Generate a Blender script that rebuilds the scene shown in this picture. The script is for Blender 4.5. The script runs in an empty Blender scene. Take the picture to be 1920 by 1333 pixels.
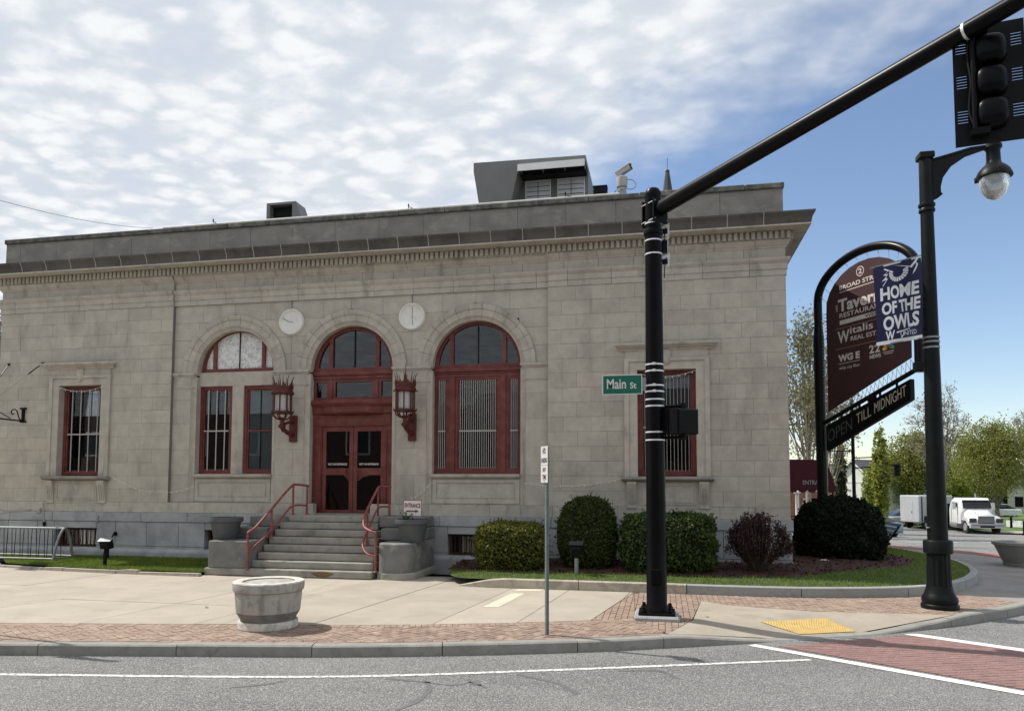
import bpy, math, random
import numpy as np
from mathutils import Vector, Matrix
random.seed(7)
RNG = np.random.default_rng(11)
SC = bpy.context.scene
COL = SC.collection
R = math.radians

# ---------------------------------------------------------------- camera
YAW, PITCH, ROLL, FPX, PY, CAMH = R(11.577), R(3.571), R(.1336), 1387.0, 816.5, 2.2
_f = Vector((-math.sin(YAW) * math.cos(PITCH), math.cos(YAW) * math.cos(PITCH), math.sin(PITCH)))
_r0 = Vector((math.cos(YAW), math.sin(YAW), 0))
_u0 = _r0.cross(_f)
_r = _r0 * math.cos(ROLL) + _u0 * math.sin(ROLL)
_u = _u0 * math.cos(ROLL) - _r0 * math.sin(ROLL)
cam = bpy.data.cameras.new('camera')
camo = bpy.data.objects.new('camera', cam)
COL.objects.link(camo)
camo.matrix_world = Matrix(((_r.x, _u.x, -_f.x, 0), (_r.y, _u.y, -_f.y, 0), (_r.z, _u.z, -_f.z, CAMH), (0, 0, 0, 1)))
cam.sensor_fit = 'HORIZONTAL'
cam.sensor_width = 36
cam.lens = FPX / 1920 * 36
cam.shift_y = (PY - 666.5) / 1920
cam.clip_end = 3000
cam.clip_start = .1
SC.camera = camo


def ray(u, v):
    return _f + _r * ((u - 960) / FPX) + _u * ((PY - v) / FPX)


def at_depth(u, v, d):
    return Vector((0, 0, CAMH)) + ray(u, v) * d


def at_z(u, v, z):
    d = ray(u, v)
    return Vector((0, 0, CAMH)) + d * ((z - CAMH) / d.z)


# ---------------------------------------------------------------- sun, sky, exposure
SUN_DIR = Vector((-.76, .155, 1.0)).normalized()          # towards the sun
sun = bpy.data.lights.new('sun', 'SUN')
sun.energy = 4.2
sun.angle = R(.5)
sun.color = (1.0, .95, .87)
suno = bpy.data.objects.new('sun', sun)
COL.objects.link(suno)
suno.rotation_euler = (-SUN_DIR).to_track_quat('-Z', 'Y').to_euler()

world = bpy.data.worlds.new('World')
SC.world = world
world.use_nodes = True
nt = world.node_tree
nt.nodes.clear()


class NB:
    """small node-building helper"""
    def __init__(s, tree):
        s.t = tree

    def n(s, typ, ins=None, **kw):
        nd = s.t.nodes.new(typ)
        for k, v in kw.items():
            setattr(nd, k, v)
        for k, v in (ins or {}).items():
            sock = nd.inputs[k]
            if hasattr(v, 'is_output'):
                s.t.links.new(v, sock)
            else:
                sock.default_value = v
        return nd

    def m(s, op, a, b=0.0, c=0.0, clamp=False):
        nd = s.n('ShaderNodeMath', operation=op, use_clamp=clamp)
        for i, v in enumerate((a, b, c)):
            if hasattr(v, 'is_output'):
                s.t.links.new(v, nd.inputs[i])
            else:
                nd.inputs[i].default_value = v
        return nd.outputs[0]

    def mix(s, fac, a, b, blend='MIX'):
        nd = s.n('ShaderNodeMix', data_type='RGBA', blend_type=blend)
        for i, v in ((0, fac), (6, a), (7, b)):
            if hasattr(v, 'is_output'):
                s.t.links.new(v, nd.inputs[i])
            else:
                nd.inputs[i].default_value = v if i == 0 else (*v[:3], 1)
        return nd.outputs[2]

    def ramp(s, fac, stops):
        nd = s.n('ShaderNodeMapRange', interpolation_type='SMOOTHSTEP')
        s.t.links.new(fac, nd.inputs[0])
        nd.inputs[1].default_value, nd.inputs[2].default_value = stops[0], stops[1]
        nd.inputs[3].default_value, nd.inputs[4].default_value = stops[2], stops[3]
        return nd.outputs[0]

    def noise(s, vec, scale, detail=4, rough=.55, dist=0.0):
        nd = s.n('ShaderNodeTexNoise', {'Scale': scale, 'Detail': detail, 'Roughness': rough, 'Distortion': dist})
        if vec is not None:
            s.t.links.new(vec, nd.inputs['Vector'])
        return nd.outputs['Fac']


w = NB(nt)
sky = w.n('ShaderNodeTexSky', sky_type='NISHITA', sun_disc=False)
sky.sun_elevation = math.asin(SUN_DIR.z)
sky.sun_rotation = math.atan2(SUN_DIR.x, SUN_DIR.y)
sky.air_density = 1.0
sky.dust_density = .15
sky.ozone_density = 2.4
tc = w.n('ShaderNodeTexCoord')
sep = w.n('ShaderNodeSeparateXYZ', {0: tc.outputs['Generated']})
den = w.m('ADD', w.m('MAXIMUM', sep.outputs[2], 0.0), .06)
px, py = w.m('DIVIDE', sep.outputs[0], den), w.m('DIVIDE', sep.outputs[1], den)
pv = w.n('ShaderNodeCombineXYZ', {0: px, 1: py}).outputs[0]
# turned and stretched a little: rows of small puffs
rowv = w.n('ShaderNodeMapping', {0: pv, 'Rotation': (0, 0, R(38)), 'Scale': (1.0, 1.18, 1.0)}).outputs[0]
big = w.noise(pv, 1.3, 3, .5)
puff = w.noise(rowv, 8.5, 5, .58, .3)
fine = w.noise(rowv, 24.0, 4, .6, .2)
# the sheet of cloud ends along a line to the right; beyond it the sky is clear
sd = w.m('MULTIPLY_ADD', px, .69, w.m('MULTIPLY_ADD', py, .727, -1.40))
sd = w.m('ADD', sd, w.m('MULTIPLY_ADD', w.noise(pv, 2.6, 4, .6), -.9, .45))
sheet = w.ramp(sd, (-.36, .24, 1.0, 0.0))
wob = w.n('ShaderNodeTexNoise', {'Vector': rowv, 'Scale': 7.0, 'Detail': 4})
wv_ = w.n('ShaderNodeVectorMath', {0: rowv, 1: w.n('ShaderNodeVectorMath', {0: wob.outputs['Color'], 1: (.17, .17, 0)}, operation='MULTIPLY').outputs[0]}, operation='ADD').outputs[0]
vor = w.n('ShaderNodeTexVoronoi', {'Vector': wv_, 'Scale': 10.5, 'Smoothness': .55}, feature='SMOOTH_F1')
cell = w.m('SUBTRACT', 1.0, vor.outputs['Distance'])
puffs = w.m('ADD', w.m('ADD', w.m('MULTIPLY', puff, .42), w.m('MULTIPLY', fine, .16)), w.m('MULTIPLY_ADD', cell, .46, -.07))
holes = w.m('ADD', puffs, w.m('MULTIPLY_ADD', big, .5, -.25))
cover = w.ramp(holes, (.22, .42, .88, 1.0))
alpha = w.m('MULTIPLY', sheet, cover, clamp=True)
shade = w.ramp(w.m('ADD', puffs, w.m('MULTIPLY_ADD', big, .22, -.11)), (.35, .63, 0.0, 1.0))
ccol = w.mix(shade, (4.6, 4.95, 5.4), (6.25, 6.4, 6.55))
skyc = w.mix(1.0, sky.outputs[0], (1.12, 1.06, 1.03), 'MULTIPLY')
out = w.mix(alpha, skyc, ccol)
bg = w.n('ShaderNodeBackground', {'Color': out, 'Strength': .13})
wo = w.n('ShaderNodeOutputWorld', {0: bg.outputs[0]})

SC.view_settings.view_transform = 'Standard'
SC.view_settings.look = 'None'
SC.view_settings.exposure = 0.2
SC.view_settings.gamma = 1.0
SC.view_settings.use_curve_mapping = False
SC.render.engine = 'CYCLES'
SC.cycles.max_bounces = 6
SC.cycles.diffuse_bounces = 3
SC.cycles.glossy_bounces = 3
SC.cycles.transparent_max_bounces = 12
SC.cycles.caustics_reflective = False
SC.cycles.caustics_refractive = False


# ---------------------------------------------------------------- materials
def material(name, col, rough=.75, var=.12, scale=3.0, bump=0.0, bscale=30.0, metal=0.0, rnd=0.0, col2=None,
             c2scale=1.2, c2range=(.45, .65), stretch=(1, 1, 1), spec=.4, speck=None, coat=0.0, world_space=False):
    """procedural surface: base tone with mottling, a second tone in patches, optional specks and fine relief"""
    m = bpy.data.materials.new(name)
    m.use_nodes = True
    t = NB(m.node_tree)
    b = m.node_tree.nodes['Principled BSDF']
    if world_space:
        co = t.n('ShaderNodeNewGeometry').outputs['Position']
    else:
        co = t.n('ShaderNodeTexCoord').outputs['Object']
    n1 = t.noise(co, scale, 5, .6)
    lo = [c * (1 - var) for c in col]
    hi = [c * (1 + var) for c in col]
    c = t.mix(t.ramp(n1, (.3, .7, 0, 1)), lo, hi)
    if col2:
        sv = t.n('ShaderNodeMapping', {0: co, 'Scale': stretch}).outputs[0]
        n2 = t.noise(sv, c2scale, 6, .62, .3)
        c = t.mix(t.ramp(n2, (*c2range, 0, 1)), c, col2)
    if speck:
        n3 = t.noise(co, speck[0], 2, .5)
        c = t.mix(t.ramp(n3, (speck[1], speck[1] + .08, 0, 1)), c, speck[2])
        if len(speck) > 3:
            n4 = t.noise(t.n('ShaderNodeMapping', {0: co, 'Location': (7, 3, 1)}).outputs[0], speck[0] * 1.3, 2, .5)
            c = t.mix(t.ramp(n4, (speck[1], speck[1] + .08, 0, 1)), c, speck[3])
    if rnd:
        oi = t.n('ShaderNodeObjectInfo').outputs['Random']
        k = t.m('MULTIPLY_ADD', oi, 2 * rnd, 1 - rnd)
        kv = t.n('ShaderNodeCombineXYZ', {0: k, 1: k, 2: k}).outputs[0]
        c = t.mix(1.0, c, kv, 'MULTIPLY')
    m.node_tree.links.new(c, b.inputs['Base Color'])
    b.inputs['Roughness'].default_value = rough
    b.inputs['Metallic'].default_value = metal
    b.inputs['Specular IOR Level'].default_value = spec
    if coat:
        b.inputs['Coat Weight'].default_value = coat
        b.inputs['Coat Roughness'].default_value = .15
    if bump:
        bn = t.noise(co, bscale, 5, .65)
        bp = t.n('ShaderNodeBump', {'Strength': bump, 'Distance': .02, 'Height': bn})
        m.node_tree.links.new(bp.outputs[0], b.inputs['Normal'])
    return m


def leaf_material(name, a, b_, scale=2.0, trans=.35, rough=.55):
    m = bpy.data.materials.new(name)
    m.use_nodes = True
    t = NB(m.node_tree)
    b = m.node_tree.nodes['Principled BSDF']
    o = m.node_tree.nodes['Material Output']
    pos = t.n('ShaderNodeNewGeometry').outputs['Position']
    rp = t.n('ShaderNodeNewGeometry').outputs['Random Per Island']
    f = t.m('ADD', t.m('MULTIPLY', t.noise(pos, scale, 3, .5), .6), t.m('MULTIPLY', rp, .45))
    c = t.mix(t.ramp(f, (.25, .8, 0, 1)), a, b_)
    m.node_tree.links.new(c, b.inputs['Base Color'])
    b.inputs['Roughness'].default_value = rough
    b.inputs['Specular IOR Level'].default_value = .25
    tr = t.n('ShaderNodeBsdfTranslucent', {'Color': c})
    mx = t.n('ShaderNodeMixShader', {0: trans, 1: b.outputs[0], 2: tr.outputs[0]})
    m.node_tree.links.new(mx.outputs[0], o.inputs[0])
    return m


def glass_material(name, tint=(.75, .8, .82), ior=1.5, wav=.0):
    m = bpy.data.materials.new(name)
    m.use_nodes = True
    t = NB(m.node_tree)
    o = m.node_tree.nodes['Material Output']
    m.node_tree.nodes.remove(m.node_tree.nodes['Principled BSDF'])
    co = t.n('ShaderNodeTexCoord').outputs['Object']
    bp = t.n('ShaderNodeBump', {'Strength': wav, 'Distance': .05, 'Height': t.noise(co, 1.4, 2, .4)})
    fr = t.n('ShaderNodeFresnel', {'IOR': ior})
    gl = t.n('ShaderNodeBsdfGlossy', {'Color': (1, 1, 1, 1), 'Roughness': .01, 'Normal': bp.outputs[0]})
    tr = t.n('ShaderNodeBsdfTransparent', {'Color': (*tint, 1)})
    mx = t.n('ShaderNodeMixShader', {0: fr.outputs[0], 1: tr.outputs[0], 2: gl.outputs[0]})
    m.node_tree.links.new(mx.outputs[0], o.inputs[0])
    return m


M = {}
M['stone'] = material('limestone', (.445, .410, .350), .85, .09, 3.2, .25, 45, rnd=.062, col2=(.33, .305, .265), c2scale=1.5, c2range=(.48, .75), stretch=(1.3, 1.3, .4), world_space=True)
M['trim'] = material('limestone_trim', (.45, .415, .358), .85, .09, 4.0, .22, 45, rnd=.05, col2=(.285, .265, .23), c2scale=2.2, c2range=(.5, .76), stretch=(1.3, 1.3, .45), world_space=True)
M['mortar'] = material('lime_mortar', (.20, .185, .165), .95, .1, 8)
M['parapet'] = material('weathered_limestone', (.235, .222, .20), .9, .14, 2.2, .15, 50, rnd=.06, col2=(.325, .30, .262), c2scale=1.6, c2range=(.52, .68), stretch=(.8, .8, 1.6), world_space=True)
M['coping'] = material('lichen_coping', (.115, .112, .10), .95, .35, 5.0, .3, 50, rnd=.05, col2=(.24, .225, .2), c2scale=3.0, c2range=(.52, .68), world_space=True)
M['gutter'] = material('bronze_gutter', (.088, .080, .069), .6, .12, 1.5, rnd=.07, col2=(.055, .05, .044), c2scale=2.0, world_space=True)
M['gutterjoint'] = material('gutter_joint', (.33, .31, .28), .7, .1)
M['granite'] = material('granite', (.36, .37, .38), .8, .10, 2.5, .08, 90, rnd=.05, col2=(.27, .28, .29), c2scale=1.4, world_space=True)
M['kerb'] = material('granite_kerb', (.285, .275, .25), .85, .1, 4, .35, 45, rnd=.05, col2=(.22, .215, .20), c2scale=6, c2range=(.5, .7), speck=(160, .62, (.16, .155, .15)), world_space=True)
M['bedkerb'] = material('pale_kerb', (.45, .41, .34), .85, .1, 4, .3, 45, rnd=.04, col2=(.31, .28, .23), c2scale=4, world_space=True)
M['bedkerb2'] = material('grey_kerb', (.33, .34, .335), .85, .08, 4, .25, 45, rnd=.04, col2=(.27, .28, .275), c2scale=4, world_space=True)
M['step'] = material('worn_step', (.30, .285, .25), .85, .12, 3, .2, 50, rnd=.05, col2=(.19, .18, .155), c2scale=2.2, c2range=(.5, .72), world_space=True)
M['cheek'] = material('mottled_concrete', (.165, .165, .158), .9, .18, 3, .3, 40, rnd=.03, col2=(.26, .257, .245), c2scale=2.6, c2range=(.55, .68), world_space=True)
M['red'] = material('oxide_red_paint', (.138, .031, .025), .5, .16, 4, .05, 30, col2=(.175, .052, .042), c2scale=3)
M['redlamp'] = material('lantern_red_paint', (.095, .019, .014), .55, .15, 6, .05, 60, col2=(.08, .013, .011), c2scale=5)
M['redrail'] = material('handrail_red_paint', (.23, .055, .05), .5, .15, 8, .05, 60, col2=(.30, .09, .08), c2scale=9)
M['glass'] = glass_material('window_glass', wav=.0)
M['glasswavy'] = glass_material('old_window_glass', wav=.02)
M['bar'] = material('painted_bar', (.42, .405, .38), .6, .05)
M['bar2'] = material('dull_bar', (.33, .32, .30), .6, .05)
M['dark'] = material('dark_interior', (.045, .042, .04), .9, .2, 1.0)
M['blind'] = material('grey_blind', (.30, .31, .30), .8, .05, 2)
M['white'] = material('white_paint', (.74, .73, .70), .55, .05, 4, col2=(.55, .54, .51), c2scale=3, c2range=(.55, .8))
M['medal'] = material('white_medallion', (.72, .71, .67), .7, .06, 6, .05, 40, col2=(.42, .41, .37), c2scale=5, c2range=(.6, .7))
M['alu'] = material('galvanised_steel', (.27, .28, .29), .5, .1, 12, metal=.7)
M['strap'] = material('steel_strap', (.72, .72, .72), .35, .08, 20, metal=.4)
M['black'] = material('black_powder_coat', (.004, .004, .005), .34, .2, 6, .03, 60, spec=.10)
M['blackmatt'] = material('black_matt', (.010, .010, .011), .6, .15, 6, spec=.12)
M['lampgreen'] = material('lamp_post_black', (.007, .009, .009), .42, .2, 4, .06, 60, spec=.14)
M['ac'] = material('grey_sheet_metal', (.17, .17, .166), .55, .08, 1.5, rnd=.02)
M['acpale'] = material('pale_sheet_metal', (.66, .66, .64), .5, .06, 2)
M['louvre'] = material('louvre_metal', (.60, .61, .64), .5, .05, 3)


def branch_panel():  # white panel; grey lines paint branches reflected in the glass
    m = bpy.data.materials.new('white_panel_branch_reflection')
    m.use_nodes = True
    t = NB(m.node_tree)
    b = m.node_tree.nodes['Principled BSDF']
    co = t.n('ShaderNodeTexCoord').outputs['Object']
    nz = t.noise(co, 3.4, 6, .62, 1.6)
    branch_line = t.m('ABSOLUTE', t.m('SUBTRACT', nz, .5))
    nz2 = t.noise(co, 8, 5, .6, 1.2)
    branch_line2 = t.m('ABSOLUTE', t.m('SUBTRACT', nz2, .48))
    c = t.mix(t.ramp(branch_line, (.004, .03, .75, 0)), (.72, .72, .70), (.24, .24, .23))
    c = t.mix(t.ramp(branch_line2, (.004, .02, .55, 0)), c, (.27, .27, .25))
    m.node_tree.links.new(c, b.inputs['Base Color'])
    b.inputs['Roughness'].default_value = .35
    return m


M['branch_panel'] = branch_panel()

# ---------------------------------------------------------------- mesh building
ORG = {}


class MB:
    """collects shapes (in world coordinates unless local=True at build) and links them as one mesh"""
    def __init__(s):
        s.v, s.f = [], []

    def add(s, vs, fs):
        o = len(s.v)
        s.v.extend([tuple(p) for p in vs])
        s.f.extend([tuple(i + o for i in q) for q in fs])
        return s

    def box(s, x0, x1, y0, y1, z0, z1):
        vs = [(x, y, z) for z in (z0, z1) for y in (y0, y1) for x in (x0, x1)]
        return s.add(vs, [(0, 2, 3, 1), (4, 5, 7, 6), (0, 1, 5, 4), (2, 6, 7, 3), (0, 4, 6, 2), (1, 3, 7, 5)])

    def cbox(s, x0, x1, y0, y1, z0, z1, c=.01):
        """box with chamfered edges"""
        c = min(c, (x1 - x0) * .45, (y1 - y0) * .45, (z1 - z0) * .45)
        vs, fs = [], []
        X, Y, Z = (x0, x1), (y0, y1), (z0, z1)
        idx = {}
        sg = (1, -1)
        for i in (0, 1):
            for j in (0, 1):
                for k in (0, 1):
                    for a in range(3):
                        p = [X[i], Y[j], Z[k]]
                        for b, q in ((0, i), (1, j), (2, k)):
                            if b != a:
                                p[b] += c * sg[q]
                        idx[i, j, k, a] = len(vs)
                        vs.append(p)
        for a in range(3):
            b, d = [(1, 2), (2, 0), (0, 1)][a]
            for e in (0, 1):
                q = []
                for (m_, n_) in ((0, 0), (1, 0), (1, 1), (0, 1)):
                    t = [0, 0, 0]
                    t[a], t[b], t[d] = e, m_, n_
                    q.append(idx[(*t, a)])
                fs.append(tuple(q) if e else tuple(reversed(q)))
        for a in range(3):
            b, d = [(1, 2), (2, 0), (0, 1)][a]
            for m_ in (0, 1):
                for n_ in (0, 1):
                    t0, t1 = [0, 0, 0], [0, 0, 0]
                    t0[a], t1[a] = 0, 1
                    t0[b] = t1[b] = m_
                    t0[d] = t1[d] = n_
                    q = (idx[(*t0, b)], idx[(*t1, b)], idx[(*t1, d)], idx[(*t0, d)])
                    fs.append(q if (m_ + n_) % 2 == 1 else tuple(reversed(q)))
        for i in (0, 1):
            for j in (0, 1):
                for k in (0, 1):
                    q = (idx[i, j, k, 0], idx[i, j, k, 1], idx[i, j, k, 2])
                    fs.append(q if (i + j + k) % 2 == 1 else tuple(reversed(q)))
        return s.add(vs, fs)

    def prism(s, poly, vec):
        n = len(poly)
        P = [Vector(p) for p in poly]
        vec = Vector(vec)
        vs = P + [p + vec for p in P]
        fs = [tuple(range(n)), tuple(range(2 * n - 1, n - 1, -1))]
        fs += [(i, i + n, (i + 1) % n + n, (i + 1) % n) for i in range(n)]
        nrm = Vector((0, 0, 0))
        for i in range(n):
            nrm += P[i].cross(P[(i + 1) % n])
        if nrm.dot(vec) > 0:
            fs = [tuple(reversed(q)) for q in fs]
        return s.add(vs, fs)

    def rings(s, rings, caps=True, closed=True):
        n = len(rings[0])
        vs = [p for r_ in rings for p in r_]
        fs = []
        for k in range(len(rings) - 1):
            for i in range(n if closed else n - 1):
                j = (i + 1) % n
                fs.append((k * n + i, k * n + j, (k + 1) * n + j, (k + 1) * n + i))
        if caps and closed:
            fs.append(tuple(reversed(range(n))))
            fs.append(tuple(range((len(rings) - 1) * n, len(rings) * n)))
        return s.add(vs, fs)

    def tube(s, pts, r, n=8, caps=True):
        P = [Vector(p) for p in pts]
        rs = r if isinstance(r, (list, tuple)) else [r] * len(P)
        up = None
        rg = []
        for i, p in enumerate(P):
            t = (P[min(i + 1, len(P) - 1)] - P[max(i - 1, 0)])
            t = t.normalized() if t.length > 1e-9 else Vector((0, 0, 1))
            if up is None:
                up = Vector((0, 0, 1)) if abs(t.z) < .9 else Vector((1, 0, 0))
            a = t.cross(up)
            if a.length < 1e-6:
                a = t.cross(Vector((.3, .9, .2)))
            a.normalize()
            b = t.cross(a).normalized()
            up = -b if False else a.cross(t)
            rg.append([p + (a * math.cos(2 * math.pi * k / n) + b * math.sin(2 * math.pi * k / n)) * rs[i] for k in range(n)])
        return s.rings([list(q) for q in rg], caps)

    def lathe(s, prof, c=(0, 0, 0), n=24, flute=0.0, caps=True):
        rg = []
        for (r_, z) in prof:
            ring = []
            for k in range(n):
                a = 2 * math.pi * k / n
                rr = r_ * (1 - (flute if k % 2 else 0))
                ring.append((c[0] + rr * math.cos(a), c[1] + rr * math.sin(a), c[2] + z))
            rg.append(ring)
        return s.rings(rg, caps)

    def obox(s, c, ax, ay, az):
        c, ax, ay, az = Vector(c), Vector(ax), Vector(ay), Vector(az)
        vs = [c + ax * i + ay * j + az * k for k in (-1, 1) for j in (-1, 1) for i in (-1, 1)]
        return s.add(vs, [(0, 2, 3, 1), (4, 5, 7, 6), (0, 1, 5, 4), (2, 6, 7, 3), (0, 4, 6, 2), (1, 3, 7, 5)])

    def build(s, name, mat, parent=None, smooth=False, local=False, angle=38):
        me = bpy.data.meshes.new(name)
        off = Vector((0, 0, 0))
        if parent is not None and not local:
            off = ORG.get(parent.name, Vector((0, 0, 0)))
        V = np.array(s.v, dtype=np.float64).reshape(-1, 3) - np.array(off)
        me.from_pydata(V.tolist(), [], s.f)
        me.materials.append(mat)
        if smooth:
            me.polygons.foreach_set('use_smooth', [True] * len(me.polygons))
            me.set_sharp_from_angle(angle=R(angle))
        me.update()
        return link(name, me, parent, off if not local else None)


def link(name, me, parent=None, org=None):
    o = bpy.data.objects.new(name, me)
    COL.objects.link(o)
    if parent is not None:
        o.parent = parent
        ORG[o.name] = ORG.get(parent.name, Vector((0, 0, 0))) if org is None else Vector(org)
    else:
        ORG[o.name] = Vector((0, 0, 0))
    return o


def quads(name, V, mat, parent=None, k=4, local=False):
    """many loose k-gons from an (N*k,3) array"""
    V = np.asarray(V, dtype=np.float32)
    if parent is not None and not local:
        V = V - np.array(ORG.get(parent.name, (0, 0, 0)), dtype=np.float32)
    n = len(V) // k
    me = bpy.data.meshes.new(name)
    me.vertices.add(n * k)
    me.vertices.foreach_set('co', V.ravel())
    me.loops.add(n * k)
    me.loops.foreach_set('vertex_index', np.arange(n * k, dtype=np.int32))
    me.polygons.add(n)
    me.polygons.foreach_set('loop_start', np.arange(0, n * k, k, dtype=np.int32))
    me.update(calc_edges=True)
    me.materials.append(mat)
    return link(name, me, parent)


def tag(o, label=None, cat=None, group=None, kind=None):
    if label:
        o['label'] = label
    if cat:
        o['category'] = cat
    if group:
        o['group'] = group
    if kind:
        o['kind'] = kind
    return o


def thing(name, label, cat, loc=(0, 0, 0), rz=0.0, group=None):
    o = bpy.data.objects.new(name, None)
    COL.objects.link(o)
    o.location = loc
    o.rotation_euler = (0, 0, rz)
    o.empty_display_size = .2
    ORG[o.name] = Vector(loc)
    return tag(o, label, cat, group)


def copy_tree(o, parent=None):
    c = o.copy()
    COL.objects.link(c)
    ORG[c.name] = ORG.get(o.name, Vector((0, 0, 0)))
    if parent is not None:
        c.parent = parent
    for ch in list(o.children):
        copy_tree(ch, c)
    return c


def letters(name, txt, mat, parent, p0, ex, ey, w, h, depth=.004, bold=0.0, bend=None):
    """raised lettering fitted to a w x h box with its lower left corner at p0"""
    cu = bpy.data.curves.new('lettering', 'FONT')
    cu.body = txt
    cu.size = 1
    cu.offset = bold
    cu.resolution_u = 3
    ob = bpy.data.objects.new('lettering', cu)
    me = bpy.data.meshes.new_from_object(ob)
    n = len(me.vertices)
    co = np.zeros(n * 3, dtype=np.float32)
    me.vertices.foreach_get('co', co)
    co = co.reshape(-1, 3)
    a, b = co.min(0), co.max(0)
    q = (co - a) / np.maximum(b - a, 1e-6)
    p0, ex, ey = Vector(p0), Vector(ex).normalized(), Vector(ey).normalized()
    nz = ex.cross(ey).normalized()
    W = np.array(p0)[None] + q[:, :1] * w * np.array(ex)[None] + q[:, 1:2] * h * np.array(ey)[None] + depth * np.array(nz)[None]
    faces = [tuple(p.vertices) for p in me.polygons]
    bpy.data.objects.remove(ob)
    bpy.data.curves.remove(cu)
    bpy.data.meshes.remove(me)
    mb = MB()
    mb.add(W.tolist(), faces)
    # little side walls so the letters have thickness
    edges = {}
    for f in faces:
        for i in range(len(f)):
            e = (f[i], f[(i + 1) % len(f)])
            edges[e] = 1
    back = W - depth * .9 * np.array(nz)[None]
    o = len(mb.v)
    mb.v.extend([tuple(x) for x in back])
    for (i, j) in edges:
        if (j, i) not in edges:
            mb.f.append((j, i, i + o, j + o))
    return mb.build(name, mat, parent)


def clip_convex(poly, a, b):
    """keep the part of poly (2D) left of the line a->b"""
    out = []
    n = len(poly)
    def side(p):
        return (b[0] - a[0]) * (p[1] - a[1]) - (b[1] - a[1]) * (p[0] - a[0])
    for i in range(n):
        p, q = poly[i], poly[(i + 1) % n]
        sp, sq = side(p), side(q)
        if sp >= 0:
            out.append(p)
        if (sp > 0 > sq) or (sp < 0 < sq):
            t = sp / (sp - sq)
            out.append((p[0] + (q[0] - p[0]) * t, p[1] + (q[1] - p[1]) * t))
    return out


def clip_poly(subj, window):
    for i in range(len(window)):
        subj = clip_convex(subj, window[i], window[(i + 1) % len(window)])
        if len(subj) < 3:
            return []
    return subj


def inside(p, poly):
    c = False
    n = len(poly)
    for i in range(n):
        a, b = poly[i], poly[(i + 1) % n]
        if (a[1] > p[1]) != (b[1] > p[1]) and p[0] < (b[0] - a[0]) * (p[1] - a[1]) / (b[1] - a[1]) + a[0]:
            c = not c
    return c


def spline(pts, step=.25):
    P = np.array(pts, dtype=float)
    out = []
    for i in range(len(P) - 1):
        p0, p1, p2, p3 = P[max(i - 1, 0)], P[i], P[i + 1], P[min(i + 2, len(P) - 1)]
        n = max(2, int(np.linalg.norm(p2 - p1) / step))
        for k in range(n):
            t = k / n
            out.append(.5 * (2 * p1 + (p2 - p0) * t + (2 * p0 - 5 * p1 + 4 * p2 - p3) * t * t + (3 * p1 - p0 - 3 * p2 + p3) * t ** 3))
    out.append(P[-1])
    return np.array(out)


def leaf_cards(C, size, N=None, jitter=.35, flat=None, aspect=.6):
    """N x 4 vertices: one pointed four-sided leaf per centre; N gives outward directions to lean on"""
    n = len(C)
    a = RNG.normal(size=(n, 3))
    if N is not None:
        a = a * jitter * 2 + N * 1.0
    a /= np.linalg.norm(a, axis=1, keepdims=True)          # leaf plane normal
    t = RNG.normal(size=(n, 3))
    t -= (t * a).sum(1, keepdims=True) * a
    t /= np.linalg.norm(t, axis=1, keepdims=True)
    b = np.cross(a, t)
    s = size * (0.6 + .8 * RNG.random((n, 1)))
    V = np.stack([C - t * s, C + b * s * aspect, C + t * s, C - b * s * aspect], axis=1)
    return V.reshape(-1, 3)
# ================================================================ the stone building
YP, YC, YW = 18.0, 18.1, 18.34          # faces of the end pavilions, of the centre, of the window joinery
XL, XR, XM0, XM1, XC = -18.97, 2.85, -13.30, -2.785, -8.05
ZG, ZW, ZA = 1.34, 1.62, 7.05           # top of granite, start of ashlar, underside of architrave
BAYS = (-11.46, -8.06, -4.66)
HW, RO, ZS = 1.19, 1.56, 5.17
bld = thing('stone_building', 'long single-storey limestone building with three red-framed arches and a flat parapet', 'building', (XC, YP, 0))


def stone(x0, x1, z0, z1, yf, depth=.10, mat='stone', name='stone', g=.0028, c=0.0):
    yj = yf + random.uniform(-.003, .003)
    mb = MB()
    if c:
        mb.cbox(x0 + g, x1 - g, yj, yj + depth, z0 + g, z1 - g, c)
    else:
        mb.box(x0 + g, x1 - g, yj, yj + depth, z0 + g, z1 - g)
    return mb.build(name, M[mat], bld)


mortar = MB()


def cuts(xa, xb, w, shift):
    xs = [xa]
    k = xa + shift if shift > .18 else xa + w
    while k < xb - .22:
        xs.append(k)
        k += w
    xs.append(xb)
    return xs


def run(xa, xb, z0, z1, yf, w, shift, mat='stone', name='stone', vary=0.0, c=0.0):
    xs = cuts(xa, xb, w, shift)
    for i in range(1, len(xs) - 1):
        xs[i] += random.uniform(-vary, vary)
    for a, b in zip(xs, xs[1:]):
        stone(a, b, z0, z1, yf, mat=mat, name=name, c=c)
    mortar.box(xa + .002, xb - .002, yf + .008, yf + .22, z0, z1)


WXC = (-16.185, .085)
WH = .69
# --- ashlar of the two end pavilions
NC = 15
hc = (ZA - ZW) / NC
for side in (0, 1):
    xa, xb = ((XL, XM0), (XM1, XR))[side]
    wx = WXC[side]
    for k in range(NC):
        z0, z1 = ZW + k * hc, ZW + (k + 1) * hc
        sh = (.0, .355)[k % 2] + (.71 if side else 0) * 0
        if z1 > 1.60 and z0 < 5.45:
            run(xa, wx - .9, z0, z1, YP, .71, sh, vary=.03)
            run(wx + .9, xb, z0, z1, YP, .71, .355 - sh if sh < .3 else 0, vary=.03)
        else:
            run(xa, xb, z0, z1, YP, .71, sh, vary=.03)
    mortar.box(wx - .9, wx + .9, YP + .015, YP + .2, 5.2, 5.5)
    run(wx - .9, wx + .9, 5.535, ZW + 11 * hc, YP, .6, .3)
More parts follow.
